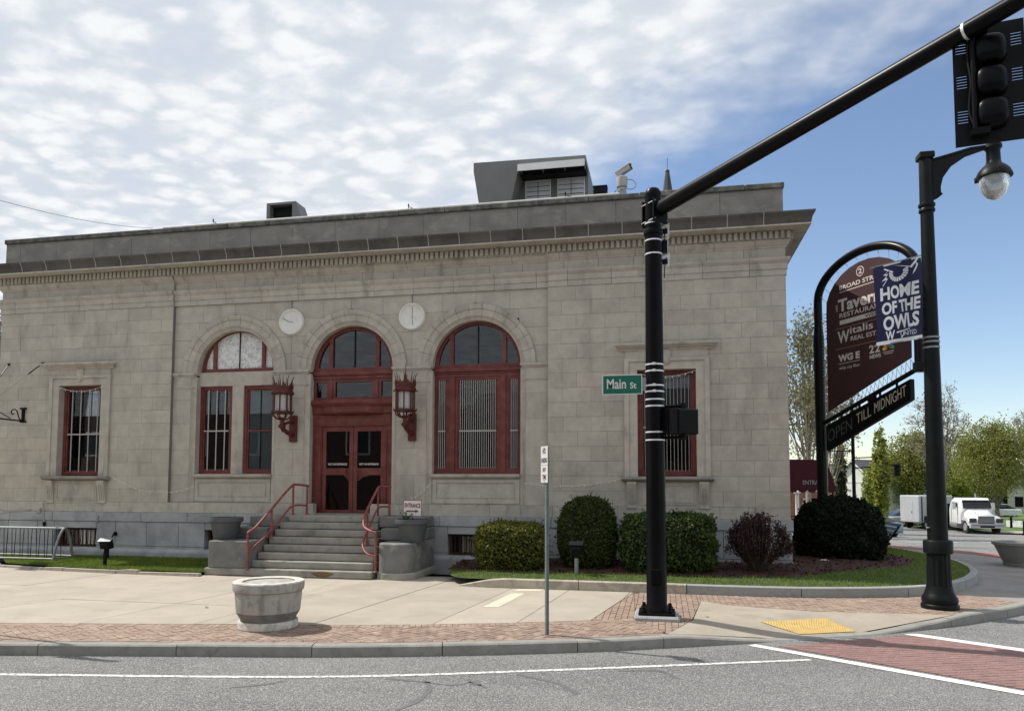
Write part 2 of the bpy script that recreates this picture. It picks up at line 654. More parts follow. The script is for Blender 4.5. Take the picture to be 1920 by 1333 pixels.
# --- piers between the arches
piers = ((XM0 + .002, BAYS[0] - HW), (BAYS[0] + HW, BAYS[1] - HW), (BAYS[1] + HW, BAYS[2] - HW), (BAYS[2] + HW, XM1 - .002))
for i, (xa, xb) in enumerate(piers):
    zs = [ZW, 2.36, 3.05, 3.77, 4.42, 5.07]
    ea, eb = (0 if i == 0 else .1), (0 if i == 3 else .1)
    for k in range(5):
        if k % 2 == i % 2 and xb - xa > .8:
            run(xa + ea, xb - eb, zs[k], zs[k + 1], YC, .5, 0, name='pier_stone')
        else:
            run(xa + ea, xb - eb, zs[k], zs[k + 1], YC, 3, 0, name='pier_stone')
    mb = MB()                               # impost moulding and the fillet under it
    mb.box(xa - .03, xb + .03, YC - .055, YC + .2, 5.115, ZS)
    mb.prism([(xa, YC - .01, 5.065), (xa, YC - .045, 5.113), (xa, YC + .1, 5.113), (xa, YC + .1, 5.065)], (xb - xa, 0, 0))
    mb.box(xa + .015, xb - .015, YC - .016, YC + .05, 4.76, 4.79)
    mb.build('impost', M['trim'], bld)
# --- spandrels above the imposts, cut round the arches
BND = [XM0 + .002, BAYS[0], (BAYS[0] + BAYS[1]) / 2, BAYS[1], (BAYS[1] + BAYS[2]) / 2, BAYS[2], XM1 - .002]
ZQ = [ZS, 5.62, 6.08, 6.56, ZA]


def arch_x(c, z, sgn, r=RO):
    d = z - ZS
    return c + sgn * (math.sqrt(max(r * r - d * d, 0.0)) if d < r else 0.0)


for k in range(4):
    z0, z1 = ZQ[k], ZQ[k + 1]
    for i in range(6):
        a, b = BND[i], BND[i + 1]
        zz = [z0 + (z1 - z0) * t / 10 for t in range(11)]
        L = [(arch_x(a, z, 1) if a in BAYS else a) for z in zz]
        Q = [(arch_x(b, z, -1) if b in BAYS else b) for z in zz]
        mid = []
        if k == 3:
            mid = [(a + b) / 2 + random.uniform(-.15, .15)]
        elif k == 2 and i in (0, 5):
            mid = [(a + .75) if i == 0 else (b - .75)]
        elif k < 2 and i in (0, 5):
            mid = []
        eds = [None] + mid + [None]
        for j in range(len(eds) - 1):
            l = L if eds[j] is None else [max(eds[j], q) for q in L]
            r_ = Q if eds[j + 1] is None else [min(eds[j + 1], q) for q in Q]
            keep = [t for t in range(11) if r_[t] - l[t] > .03]
            if len(keep) < 2:
                continue
            g = .003
            ps = [(l[t] + g, YC, min(max(zz[t], z0 + g), z1 - g)) for t in keep] + [(r_[t] - g, YC, min(max(zz[t], z0 + g), z1 - g)) for t in reversed(keep)]
            MB().prism(ps, (0, .1, 0)).build('stone', M['stone'], bld)
            ps = [(x, YC + .008, z) for (x, y, z) in ps]
            mortar.prism(ps, (0, .2, 0))
mortar.box(XM0, XM1, YC + .1, YC + .2, ZA - .02, 8.0)
# --- archivolts in voussoirs, with the reveal behind
PROF = [(HW - .035, .24), (HW - .035, .06), (HW + .03, .035), (HW + .075, -.012), (HW + .10, .004), (RO - .14, -.004), (RO - .12, -.03), (RO - .03, -.055), (RO, -.05), (RO, .06)]
NV = 13
for c in BAYS:
    for k in range(NV):
        a0, a1 = math.pi * k / NV + .0028, math.pi * (k + 1) / NV - .0028
        jit = random.uniform(-.002, .002)
        rg = []
        for t in range(5):
            a = a0 + (a1 - a0) * t / 4
            rg.append([(c - r_ * math.cos(a), YC + y + jit, ZS + r_ * math.sin(a)) for r_, y in PROF])
        MB().rings(rg).build('voussoir', M['trim'], bld, smooth=True, angle=30)
    mb = MB()                                # soffit ring behind the voussoirs and moulded jambs
    rg = []
    for t in range(33):
        a = math.pi * t / 32
        rg.append([(c - r_ * math.cos(a), y, ZS + r_ * math.sin(a)) for r_, y in ((HW - .03, YC + .07), (HW + .2, YC + .07), (HW + .2, YW + .12), (HW - .03, YW + .12))])
    mb.rings(rg)
    mb.build('arch_reveal', M['trim'], bld, smooth=True)
    for s in (-1, 1):
        mb = MB()
        ps = [(c + s * r_, YC + y, ZW) for r_, y in [(HW - .035, .36), (HW - .035, .06), (HW + .03, .035), (HW + .075, -.012), (HW + .1, .004), (HW + .105, .2), (HW + .1, .36)]]
        mb.prism(ps, (0, 0, 5.065 - ZW))
        mb.build('moulded_jamb', M['trim'], bld)
mortar.build('mortar', M['mortar'], bld)


# --- horizontal mouldings
def xrun(name, prof, x0, x1, yf, mat, ml=False, mr=False, g=.004, parent=None):
    """moulding (dy, z) along x; ml / mr mitre an end outwards round the building's corner"""
    rg = []
    for x, mi, s in ((x0 + (0 if ml else g), ml, 1), (x1 - (0 if mr else g), mr, -1)):
        rg.append([((x - s * (-dy) if mi else x), yf + dy, z) for dy, z in prof])
    return MB().rings(rg).build(name, M[mat], parent or bld)


def yrun(name, prof, xf, sgn, y0, y1, mat, mitre=True):
    rg = []
    for y, mi in ((y0, mitre), (y1, False)):
        rg.append([(xf + sgn * (-dy), (y + dy if mi else y), z) for dy, z in prof])
    return MB().rings(rg).build(name, M[mat], bld)


ARCHI = [(.2, 7.05), (-.02, 7.05), (-.02, 7.19), (-.042, 7.195), (-.042, 7.335), (-.06, 7.35), (-.095, 7.40), (-.105, 7.445), (-.105, 7.462), (.2, 7.462)]
FRIEZE = [(.2, 7.462), (0, 7.462), (0, 7.70), (.2, 7.70)]
BED = [(.2, 7.70), (-.015, 7.70), (-.03, 7.735), (-.06, 7.76), (-.09, 7.815), (-.115, 7.862), (.2, 7.862)]
for pr, nm, w_, sh in ((ARCHI, 'architrave_stone', 1.08, .5), (FRIEZE, 'frieze_stone', .86, .4), (BED, 'bed_moulding', .93, .3)):
    for xa, xb, yf in ((XL, XM0, YP), (XM0, XM1, YC - .03), (XM1, XR, YP)):
        xs = cuts(xa, xb, w_, sh)
        for a, b in zip(xs, xs[1:]):
            xrun(nm, pr, a, b, yf, 'trim', ml=(a == XL), mr=(b == XR))
    for xf, sg in ((XR, 1), (XL, -1)):
        for y in range(4):
            yrun(nm, pr, xf, sg, YP + y * 3.5 + (.004 if y else 0), YP + (y + 1) * 3.5 - .004, 'trim', mitre=(y == 0))
# dentil band
band = [(.2, 7.864), (-.10, 7.864), (-.10, 8.07), (.2, 8.07)]
xrun('dentil_band', band, XL, XR, YP, 'trim', True, True)
for xf, sg in ((XR, 1), (XL, -1)):
    yrun('dentil_band', band, xf, sg, YP, YP + 14, 'trim')
d0 = MB().cbox(-.041, .041, -.075, .01, 7.885, 8.062, .006).build('dentil', M['trim'], bld, local=True)
nd = int((XR - XL + .2) / .1312)
for k in range(nd + 1):
    o = d0 if k == 0 else d0.copy()
    if k:
        COL.objects.link(o)
    o.location = Vector((XL - .1 + .045 + k * (XR - XL + .2 - .09) / nd, YP - .10, 0)) - ORG[bld.name]
for k in range(40):
    o = d0.copy()
    COL.objects.link(o)
    o.rotation_euler = (0, 0, R(90))
    o.location = Vector((XR + .10, YP - .03 + k * .132, 0)) - ORG[bld.name]
# soffit, gutter with pale joints
SOF = [(.1, 8.072), (-.50, 8.072), (-.50, 8.105), (.1, 8.105)]
GUT = [(.05, 8.107), (-.50, 8.107), (-.505, 8.14), (-.515, 8.20), (-.535, 8.26), (-.57, 8.315), (-.585, 8.34), (-.585, 8.375), (.05, 8.39)]
xrun('cornice_soffit', SOF, XL, XR, YP, 'trim', True, True)
for xf, sg in ((XR, 1), (XL, -1)):
    yrun('cornice_soffit', SOF, xf, sg, YP, YP + 14, 'trim')
xs = [XL] + [XL + .35 + k * .805 for k in range(28)] + [XR]
xs = [x for x in xs if x <= XR - .3 or x == XR]
for i, (a, b) in enumerate(zip(xs, xs[1:])):
    xrun('gutter_segment', GUT, a, b, YP, 'gutter', ml=(i == 0), mr=(i == len(xs) - 2))
    if i:
        jp = [(dy - .006, z) for dy, z in GUT[1:-1]] + [(.0, 8.394), (.0, 8.10)]
        xrun('gutter_joint', jp, a - .011, a + .011, YP, 'gutterjoint', g=0)
for xf, sg in ((XR, 1), (XL, -1)):
    for y in range(8):
        yrun('gutter_segment', GUT, xf, sg, YP + y * 1.75 + (.004 if y else 0), YP + (y + 1) * 1.75 - .004, 'gutter', mitre=(y == 0))
# parapet and coping
xs = cuts(XL + .02, XR - .02, 1.24, .5)
for a, b in zip(xs, xs[1:]):
    yj = YP + .03 + random.uniform(-.004, .004)
    MB().box(a + .004, b - .004, yj, yj + .35, 8.36, 9.14).build('parapet_stone', M['parapet'], bld)
xs = cuts(XL - .01, XR + .01, 1.24, 1.1)
for a, b in zip(xs, xs[1:]):
    MB().cbox(a + .004, b - .004, YP - .03 + random.uniform(-.006, .006), YP + .42, 9.142, 9.275 + random.uniform(-.006, .006), .018).build('coping_stone', M['coping'], bld)
for xf, sg in ((XR, 1), (XL, -1)):
    xa, xb = sorted((xf - sg * .02, xf - sg * .37))
    MB().box(xa, xb, YP + .39, YP + 14, 8.36, 9.14).build('parapet_stone', M['parapet'], bld)
    MB().cbox(xa - .04, xb + .04, YP + .425, YP + 14, 9.142, 9.275, .018).build('coping_stone', M['coping'], bld)
MB().cbox(-13.75, -1.0, YP + .02, YP + .30, 9.284, 9.33, .01).build('roof_flashing', M['white'], bld)
# shell: side and back walls, roof
MB().box(XL + .004, XL + .3, YP + .11, YP + 14, 0, 7.05).build('side_wall', M['stone'], bld)
MB().box(XR - .3, XR - .004, YP + .11, YP + 14, 0, 7.05).build('side_wall', M['stone'], bld)
MB().box(XL + .31, XR - .31, YP + 13.7, YP + 14, 0, 8.9).build('rear_wall', M['stone'], bld)
MB().box(XL + .4, XR - .4, YP + .45, YP + 13.65, 8.5, 8.7).build('roof', M['coping'], bld)
MB().box(XL + .05, XR - .05, YP + .25, YP + .4, 7.05, 8.36).build('wall_backing', M['mortar'], bld)
# rooms seen dimly through the glass
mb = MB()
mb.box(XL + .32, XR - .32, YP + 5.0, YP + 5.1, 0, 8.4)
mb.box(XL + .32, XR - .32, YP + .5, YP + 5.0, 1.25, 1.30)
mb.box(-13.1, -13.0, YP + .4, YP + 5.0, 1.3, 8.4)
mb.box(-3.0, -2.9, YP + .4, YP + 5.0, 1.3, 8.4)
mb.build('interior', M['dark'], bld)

# --- granite base
BW = [(-16.16, .69), (-11.46, .66), (-4.66, .66), (.06, .69)]     # basement windows
solid = [XL - .02]
for c, h in BW:
    solid += [c - h, c + h]
solid.append(XR + .02)
segs = [(solid[i], solid[i + 1]) for i in range(0, len(solid), 2)]


def gran(x0, x1, z0, z1, yf, nm='granite_block'):
    MB().cbox(x0 + .005, x1 - .005, yf, YP + .22, z0 + .004, z1 - .004, .008).build(nm, M['granite'], bld)


for a, b in zip(*[(lambda q: (q, q[1:]))(cuts(XL - .05, XR + .05, 1.42, .7))][0]):
    gran(a, b, 1.08, ZG, 17.935)
for a, b in segs:
    q = cuts(a, b, .98, .6)
    for i, j in zip(q, q[1:]):
        gran(i, j, .42, 1.08, 17.96)
for c, h in BW:
    gran(c - h, c + h, .885, 1.08, 17.96)
q = cuts(XL - .05, XR + .05, 1.6, 1.0)
for a, b in zip(q, q[1:]):
    gpr = [(.2, -.1), (-.14, -.1), (-.14, .26), (-.12, .31), (-.07, .335), (-.055, .36), (.2, .36)]
    xrun('base_stone', gpr, a, b, YP, 'granite', ml=(a < XL), mr=(b > XR))
for a, b in segs:
    MB().box(a + .003, b - .003, 17.965, YP + .22, .362, .418).build('base_fillet', M['granite'], bld)
yrun('base_stone', [(.2, -.1), (-.14, -.1), (-.14, .26), (-.07, .335), (.2, .36)], XR + .05, 1, YP + .05, YP + 14, 'granite', mitre=False)
MB().box(XR, XR + .04, YP + .3, YP + 14, .37, 1.33).build('granite_block', M['granite'], bld)
q = cuts(XL, XR, .79, .5)
for a, b in zip(q, q[1:]):
    if a > -9.4 and b < -6.8:
        continue
    stone(a, b, ZG, ZW, 17.985, depth=.2, mat='trim', name='sill_course_stone')
for c, h in BW:
    fr = MB()
    for x in (c - h + .02, c + h - .08):
        fr.box(x, x + .06, YP + .12, YP + .16, .37, .88)
    fr.box(c - h + .08, c + h - .08, YP + .12, YP + .16, .37, .42)
    fr.box(c - h + .08, c + h - .08, YP + .12, YP + .16, .83, .88)
    fw = fr.build('basement_window', material('basement_frame_paint', (.06, .022, .02), .7, .2, 6) if 'bf' not in M else M['bf'], bld)
    M['bf'] = fw.data.materials[0]
    MB().box(c - h + .07, c + h - .07, YP + .17, YP + .176, .40, .85).build('pane', M['glass'], fw)
    nb = 9
    for k in range(nb):
        x = c - h + .1 + (2 * h - .2) * (k + .5) / nb
        MB().tube([(x, YP + .09, .38), (x, YP + .09, .875)], .011, 6).build('bar', M['bf'], fw)


# --- windows of the end pavilions
def rect_ring(mb, x0, x1, z0, z1, w_, y0, y1):
    mb.box(x0, x0 + w_, y0, y1, z0, z1)
    mb.box(x1 - w_, x1, y0, y1, z0, z1)
    mb.box(x0 + w_, x1 - w_, y0 + .001, y1, z1 - w_, z1)
    mb.box(x0 + w_, x1 - w_, y0 + .001, y1, z0, z0 + w_)


def glazed(name, x0, x1, z0, z1, y, rail, nbars, barmat='bar', wf=.085, blind=None, split=False, barw=.017, railmat=None):
    """red frame with a double-hung sash, panes and upright bars"""
    mb = MB()
    rect_ring(mb, x0, x1, z0, z1, wf, y, y + .12)
    f = mb.build(name, M['red'], bld)
    sm = MB()
    rect_ring(sm, x0 + wf, x1 - wf, z0 + wf, z1 - wf, .045, y + .03, y + .09)
    if rail:
        sm.box(x0 + wf + .045, x1 - wf - .045, y + .025, y + .085, rail - .025, rail + .025)
    sm.build('sash', M['red'], f)
    a, b = x0 + wf + .04, x1 - wf - .04
    zz = [z0 + wf + .03, rail, z1 - wf - .03] if rail else [z0 + wf + .03, z1 - wf - .03]
    for q0, q1 in zip(zz, zz[1:]):
        MB().box(a, b, y + .05, y + .056, q0, q1).build('pane', M['glass'], f)
    if blind:
        MB().box(a, b, y + .075, y + .083, zz[0], zz[-1]).build('blind', M[blind], f)
    if split:
        MB().box((a + b) / 2 - .009, (a + b) / 2 + .009, y + .035, y + .06, zz[0], zz[-1]).build('glazing_bar', M['blackmatt'], f)
    for k in range(nbars):
        x = a + (b - a) * (k + .5) / nbars
        MB().box(x - barw / 2, x + barw / 2, y + .004, y + .026, zz[0] - .02, zz[-1] + .02).build('bar', M[barmat], f)
    if nbars and rail:
        MB().box(a, b, y + -.002, y + .0035, rail - .016, rail + .016).build('cross_bar', M[barmat], f)
    return f


for i, xc in enumerate(WXC):
    mb = MB()                                          # stone casing: two jambs and a lintel with steps
    for s in (-1, 1):
        x0, x1 = sorted((xc + s * WH, xc + s * (WH + .20)))
        mb.box(x0, x1, YP - .035, YP + .34, 2.33, 4.90)
        x0, x1 = sorted((xc + s * (WH + .20), xc + s * 1.0))
        mb.box(x0, x1, YP - .065, YP + .2, 2.33, 5.10)
    mb.box(xc - WH - .2, xc + WH + .2, YP - .036, YP + .34, 4.90, 5.10)
    mb.box(xc - 1.0, xc + 1.0, YP - .067, YP + .2, 5.10, 5.18)
    mb.box(xc - .97, xc + .97, YP - .03, YP + .2, 5.18, 5.36)
    mb.build('window_casing', M['trim'], bld)
    hd = [(.2, 5.36), (-.05, 5.36), (-.07, 5.40), (-.13, 5.43), (-.17, 5.47), (-.2, 5.475), (-.2, 5.53), (.2, 5.55)]
    xrun('window_hood', hd, xc - 1.04, xc + 1.04, YP, 'trim', True, True)
    mb = MB()                                          # shield in the middle of the lintel
    rg = []
    for z, hw_, dp in ((4.99, .02, .05), (5.03, .075, .09), (5.10, .11, .11), (5.22, .115, .12), (5.32, .12, .11), (5.35, .13, .12), (5.36, .12, .09)):
        rg.append([(xc + hw_ * a, YP - dp + (.05 if abs(a) > .9 else 0), z) for a in (-1, -.5, 0, .5, 1)] + [(xc + hw_, YP, z), (xc - hw_, YP, z)])
    mb.rings(rg)
    mb.build('shield', M['trim'], bld, smooth=True)
    sl = [(.34, 2.22), (-.10, 2.22), (-.14, 2.25), (-.18, 2.27), (-.18, 2.33), (.34, 2.345)]
    xrun('window_sill', sl, xc - 1.07, xc + 1.07, YP, 'step')
    mb = MB()                                          # apron panel between two consoles
    mb.box(xc - .98, xc + .98, YP - .02, YP + .1, 1.57, 2.21)
    rect_ring(mb, xc - .66, xc + .66, 1.66, 2.14, .035, YP - .034, YP - .021)
    mb.box(xc - .6, xc + .6, YP - .028, YP - .021, 1.715, 2.085)
    mb.build('apron_panel', M['trim'], bld)
    for s in (-1, 1):
        cx = xc + s * .84
        ps = [(cx - .11, YP - dy, z) for dy, z in ((.022, 1.57), (.05, 1.58), (.045, 1.66), (.07, 1.85), (.11, 2.05), (.14, 2.16), (.14, 2.21), (.022, 2.21))]
        mb = MB().prism(ps, (.22, 0, 0))
        for g in (-.06, 0, .06):
            ps = [(cx + g - .012, YP - dy, z) for dy, z in ((.04, 1.68), (.06, 1.68), (.125, 2.06), (.09, 2.06))]
            mb.prism(ps, (.024, 0, 0))
        mb.build('console', M['trim'], bld)
    glazed('window', xc - WH + .004, xc + WH - .004, 2.36, 4.895, YP + .17, 3.52, 4 if i == 0 else 13, barmat='bar' if i == 0 else 'bar2', barw=.020 if i == 0 else .012)

# --- bays under the arches: sills and panels of the two outer ones
for c in (BAYS[0], BAYS[2]):
    sl = [(.2, 2.285), (-.06, 2.285), (-.085, 2.31), (-.1, 2.33), (-.1, 2.385), (.2, 2.40)]
    xrun('window_sill', sl, c - HW + .04, c + HW - .04, YC + .06, 'trim')
    mb = MB()
    mb.box(c - HW + .04, c + HW - .04, YC + .075, YC + .3, ZW, 2.283)
    rect_ring(mb, c - HW + .06, c + HW - .06, ZW + .03, 2.27, .1, YC + .052, YC + .074)
    mb.box(c - HW + .2, c + HW - .2, YC + .062, YC + .074, ZW + .17, 2.13)
    mb.build('apron_panel', M['trim'], bld)


def arc_band(mb, c, z, r0, r1, y0, y1, a0=0.0, a1=math.pi, n=32):
    rg = []
    for t in range(n + 1):
        a = a0 + (a1 - a0) * t / n
        rg.append([(c - r_ * math.cos(a), y, z + r_ * math.sin(a)) for r_, y in ((r0, y0), (r1, y0), (r1, y1), (r0, y1))])
    mb.rings(rg)


def fan(name, c, z0, r, y, mull, mat_pane, wf=.10, split=True, parts=True):
    """half-round transom light with two uprights"""
    mb = MB()
    arc_band(mb, c, z0, r - wf, r, y, y + .12)
    mb.box(c - r, c + r, y - .001, y + .12, z0 - .08, z0 + .02)
    for s in (-1, 1):
        h = math.sqrt((r - wf * .5) ** 2 - mull ** 2)
        mb.box(c + s * mull - .05, c + s * mull + .05, y - .004, y + .12, z0 + .02, z0 + h)
    f = mb.build(name, M['red'], bld)
    zb = z0 + .01
    def seg(x0, x1, nm):
        n = 14
        ps = []
        for t in range(n + 1):
            x = x0 + (x1 - x0) * t / n
            ps.append((x, y + .055, z0 + math.sqrt(max((r - wf + .01) ** 2 - (x - c) ** 2, .0004))))
        ps = [(x1, y + .055, zb), (x0, y + .055, zb)] + ps
        MB().prism(ps, (0, .008, 0)).build(nm, M[mat_pane], f)
    e = r - wf + .005
    seg(c - e, c - mull - .045, 'pane')
    if split:
        seg(c - mull + .045, c - .002, 'pane')
        seg(c + .002, c + mull - .045, 'pane')
        MB().box(c - .013, c + .013, y + .03, y + .05, zb, z0 + r - wf).build('glazing_bar', M['blackmatt'], f)
    else:
        seg(c - mull + .045, c + mull - .045, 'pane')
    seg(c + mull + .045, c + e, 'pane')
    return f


# left arch: white transom panel with branch reflections painted in, stone lintel and mullion, two narrow windows
c = BAYS[0]
fan('arched_window', c, 5.28, 1.10, YW, .74, 'branch_panel', wf=.075)
mb = MB()
mb.box(c - 1.17, c + 1.17, YW - .05, YW + .2, 4.815, 5.20)
arc_band(mb, c, ZS, 1.17, 1.185, YW - .04, YW + .12)
mb.build('lintel', M['trim'], bld)
MB().box(c - .14, c + .20, YW - .05, YW + .2, 2.40, 4.813).build('mullion', M['trim'], bld)
for x in (c - 1.17, ):
    MB().box(x, x + .02, YW - .05, YW + .2, 2.40, 4.813).build('jamb_lining', M['trim'], bld)
glazed('window', c - 1.15, c - .14, 2.40, 4.81, YW, 3.58, 3, barw=.024)
glazed('window', c + .20, c + 1.15, 2.40, 4.81, YW, 3.58, 0, blind='blind', split=True)

# right arch: one large red window
c = BAYS[2]
fan('arched_window', c, 5.20, 1.165, YW, .70, 'glass', wf=.12)
mb = MB()
mb.box(c - 1.165, c + 1.165, YW - .07, YW + .12, 5.03, 5.115)
mb.box(c - 1.165, c + 1.165, YW - .02, YW + .12, 4.90, 5.03)
mb.box(c - 1.165, c + 1.165, YW - .05, YW + .12, 4.985, 5.012)
mb.box(c - 1.165, c + 1.165, YW - .03, YW + .12, 2.395, 2.46)
mb.build('transom_bar', M['red'], bld)
for a, b, nb in ((c - 1.165, c - .745, 4), (c - .60, c + .60, 17), (c + .745, c + 1.165, 4)):
    glazed('window', a, b, 2.46, 4.90, YW, 3.50, nb, wf=.07, barw=.0125)
for s in (-1, 1):
    MB().box(c + s * .6725 - .071, c + s * .6725 + .071, YW - .035, YW + .12, 2.46, 4.90).build('window_mullion', M['red'], bld)

# middle arch: door
c = BAYS[1]
fan('arched_window', c, 5.21, 1.145, YW, .66, 'glass', wf=.12)
mb = MB()
mb.box(c - 1.15, c + 1.15, YW - .08, YW + .12, 5.03, 5.13)
mb.box(c - 1.15, c + 1.15, YW - .03, YW + .12, 4.93, 5.03)
mb.build('transom_bar', M['red'], bld)
for a, b in ((c - 1.15, c - .70), (c - .60, c + .60), (c + .70, c + 1.15)):
    mb = MB()
    rect_ring(mb, a, b, 4.36, 4.925, .075, YW, YW + .1)
    f = mb.build('transom_window', M['red'], bld)
    MB().box(a + .07, b - .07, YW + .05, YW + .056, 4.43, 4.86).build('pane', M['glasswavy'], f)
for s in (-1, 1):
    MB().box(c + s * .65 - .049, c + s * .65 + .049, YW - .02, YW + .1, 4.36, 4.925).build('window_mullion', M['red'], bld)
# bowed hood over the doors
HP = [(.12, 3.98), (-.02, 3.98), (-.06, 4.02), (-.06, 4.16), (-.09, 4.20), (-.12, 4.22), (-.15, 4.27), (-.15, 4.35), (.12, 4.355)]
rg = []
for t in range(17):
    x = c - 1.16 + 2.32 * t / 16
    u_ = (x - c) / .86
    bow = -.17 * math.sqrt(max(0, 1 - u_ * u_)) if abs(u_) < 1 else 0
    rg.append([(x, YW + dy + (bow if dy < .1 else 0), z) for dy, z in HP])
MB().rings(rg).build('door_hood', M['red'], bld, smooth=True, angle=30)
mb = MB()
mb.box(c - 1.15, c + 1.15, YW, YW + .12, 3.66, 3.978)
rect_ring(mb, c - 1.05, c + 1.05, 3.70, 3.95, .04, YW - .02, YW - .001)
mb.build('door_head', M['red'], bld)
for s in (-1, 1):
    x0, x1 = sorted((c + s * .885, c + s * 1.15))
    mb = MB().box(x0, x1, YW, YW + .12, 1.36, 3.655)
    rect_ring(mb, x0 + .03, x1 - .03, 1.5, 3.55, .035, YW - .02, YW - .001)
    mb.build('door_side_panel', M['red'], bld)
for s in (-1, 1):
    x0, x1 = sorted((c + s * .006, c + s * .88))
    mb = MB()
    mb.box(x0, x0 + .105, YW + .03, YW + .09, 1.37, 3.65)
    mb.box(x1 - .105, x1, YW + .03, YW + .09, 1.37, 3.65)
    mb.box(x0 + .105, x1 - .105, YW + .03, YW + .09, 3.53, 3.65)
    mb.box(x0 + .105, x1 - .105, YW + .03, YW + .09, 1.37, 1.45)
    mb.box(x0 + .105, x1 - .105, YW + .03, YW + .09, 2.37, 2.55)
    d = mb.build('door', M['red'], bld)
    MB().box(x0 + .1, x1 - .1, YW + .055, YW + .061, 2.55, 3.53).build('pane', M['glass'], d)
    MB().box(x0 + .1, x1 - .1, YW + .055, YW + .061, 1.45, 2.37).build('pane', M['glass'], d)
    a, b = (c + s * .10, c + s * .56)
    k_ = 1.0 if s > 0 else .45
    sc = [(a, 2.22), (a, 2.09), (a + s * .04, 2.055), (a + s * .10 * k_, 2.07), (a + s * .14 * k_, 2.12), (a + s * .20 * k_, 2.15), (a + s * .28 * k_, 2.16), (a + s * .34 * k_, 2.195), (a + s * .34 * k_, 2.22)]
    MB().prism([(x, YW + .02, z + .17) for x, z in sc], (0, .03, 0)).build('scalloped_bracket', M['red'], d)
    MB().tube([(a + s * .06, YW + .02, 2.52), (a + s * .06, YW - .04, 2.50), (a + s * .06, YW - .045, 2.30), (a + s * .06, YW + .02, 2.27)], .016, 8).build('handle', M['redlamp'], d)
    letters('lettering', 'NOT AN ENTRANCE', M['white'], d, (x0 + .16, YW + .052, 2.63), (1, 0, 0), (0, 0, 1), .54, .055, bold=.012)
MB().box(c - 1.15, c + 1.15, YC - .02, YW + .3, 1.345, 1.362).build('threshold', M['step'], bld)

# --- roundels between the arches
for i, x in enumerate(((BAYS[0] + BAYS[1]) / 2, (BAYS[1] + BAYS[2]) / 2)):
    mb = MB()
    pr = [(.0, .03), (.26, .032), (.285, .045), (.30, .07), (.335, .085), (.355, .06), (.36, 0)]
    rg = [[(x + r_ * math.cos(2 * math.pi * k / 40), YC - y, 6.47 + r_ * math.sin(2 * math.pi * k / 40)) for k in range(40)] for r_, y in pr if r_ > 0]
    mb.rings(rg)
    md = mb.build('roundel', M['medal'], bld, smooth=True)
    tag(md, 'white roundel with a grey streak' if i == 0 else 'white roundel with a crack running down its middle')
mb = MB()
x = (BAYS[1] + BAYS[2]) / 2
mb.tube([(x - .01, YC - .02, 7.04), (x + .004, YC - .02, 6.95), (x - .004, YC - .02, 6.83)], .007, 5)
mb.tube([(x, YC - .04, 6.78), (x + .015, YC - .036, 6.6), (x + .005, YC - .036, 6.45), (x + .02, YC - .036, 6.25)], .006, 5)
mb.build('crack', M['coping'], bld)
x = (BAYS[0] + BAYS[1]) / 2
mb = MB().tube([(x - .005, YC - .02, 7.04), (x - .003, YC - .02, 6.83)], .007, 5)
mb.tube([(x - .25, YC - .036, 6.58), (x - .1, YC - .036, 6.49), (x + .05, YC - .036, 6.45)], .008, 5)
mb.build('crack', M['coping'], bld)
# rain pipe in the corner of the left pavilion
MB().tube([(XM0 + .05, YC - .07, .1), (XM0 + .05, YC - .07, 1.3)], .022, 8).build('pipe', M['blackmatt'], bld)
# ================================================================ ground, road, kerbs, pavements
M['asphalt'] = material('asphalt', (.205, .205, .20), .9, .10, .6, .7, 110, col2=(.16, .16, .158), c2scale=.55, c2range=(.45, .65), stretch=(.5, 1.4, 1), speck=(62, .545, (.46, .45, .43), (.06, .06, .062)), world_space=True)
M['concrete'] = material('pavement_concrete', (.40, .358, .295), .9, .07, 1.2, .2, 100, rnd=.05, col2=(.345, .305, .25), c2scale=1.3, c2range=(.50, .74), speck=(90, .62, (.31, .275, .225)), world_space=True)
M['patch'] = material('new_concrete', (.60, .55, .44), .9, .05, 3, .1, 100)
M['brick'] = material('paving_brick', (.265, .19, .15), .85, .16, 9, .3, 60, rnd=.2, col2=(.36, .285, .225), c2scale=3.5, c2range=(.45, .72), world_space=True)
M['sand'] = material('joint_sand', (.13, .105, .085), .95, .2, 20)
M['walkbrick'] = material('crosswalk_brick', (.255, .15, .138), .85, .14, 7, .4, 80, rnd=.1, col2=(.21, .125, .115), c2scale=1.6, speck=(70, .57, (.33, .24, .22), (.11, .06, .055)), world_space=True)
M['walkjoint'] = material('crosswalk_joint', (.11, .06, .055), .9, .2, 9)
M['paint'] = material('road_paint', (.78, .77, .75), .7, .04, 6, .1, 90, col2=(.58, .57, .55), c2scale=9, c2range=(.6, .75), world_space=True)


def worn_paint():
    m = bpy.data.materials.new('worn_road_paint')
    m.use_nodes = True
    t = NB(m.node_tree)
    b = m.node_tree.nodes['Principled BSDF']
    co = t.n('ShaderNodeNewGeometry').outputs['Position']
    nz = t.noise(co, 22, 5, .75)
    c = t.mix(t.ramp(nz, (.47, .60, 0, 1)), (.72, .71, .68), (.25, .25, .245))
    m.node_tree.links.new(c, b.inputs['Base Color'])
    b.inputs['Roughness'].default_value = .8
    return m


M['worn'] = worn_paint()
M['yellow'] = material('tactile_yellow', (.62, .45, .17), .7, .08, 8, .1, 60, col2=(.50, .36, .15), c2scale=8, world_space=True)
M['mulch'] = material('bark_mulch', (.055, .026, .02), .95, .4, 18, .8, 60, col2=(.10, .045, .032), c2scale=14, world_space=True)
M['soil'] = material('lawn_soil', (.06, .085, .026), .95, .3, 5, world_space=True)
M['grass'] = leaf_material('grass_blades', (.105, .175, .024), (.24, .30, .06), 1.6, .45)
M['farlawn'] = material('far_lawn', (.085, .15, .035), .95, .25, .8, col2=(.12, .16, .05), c2scale=.3, world_space=True)


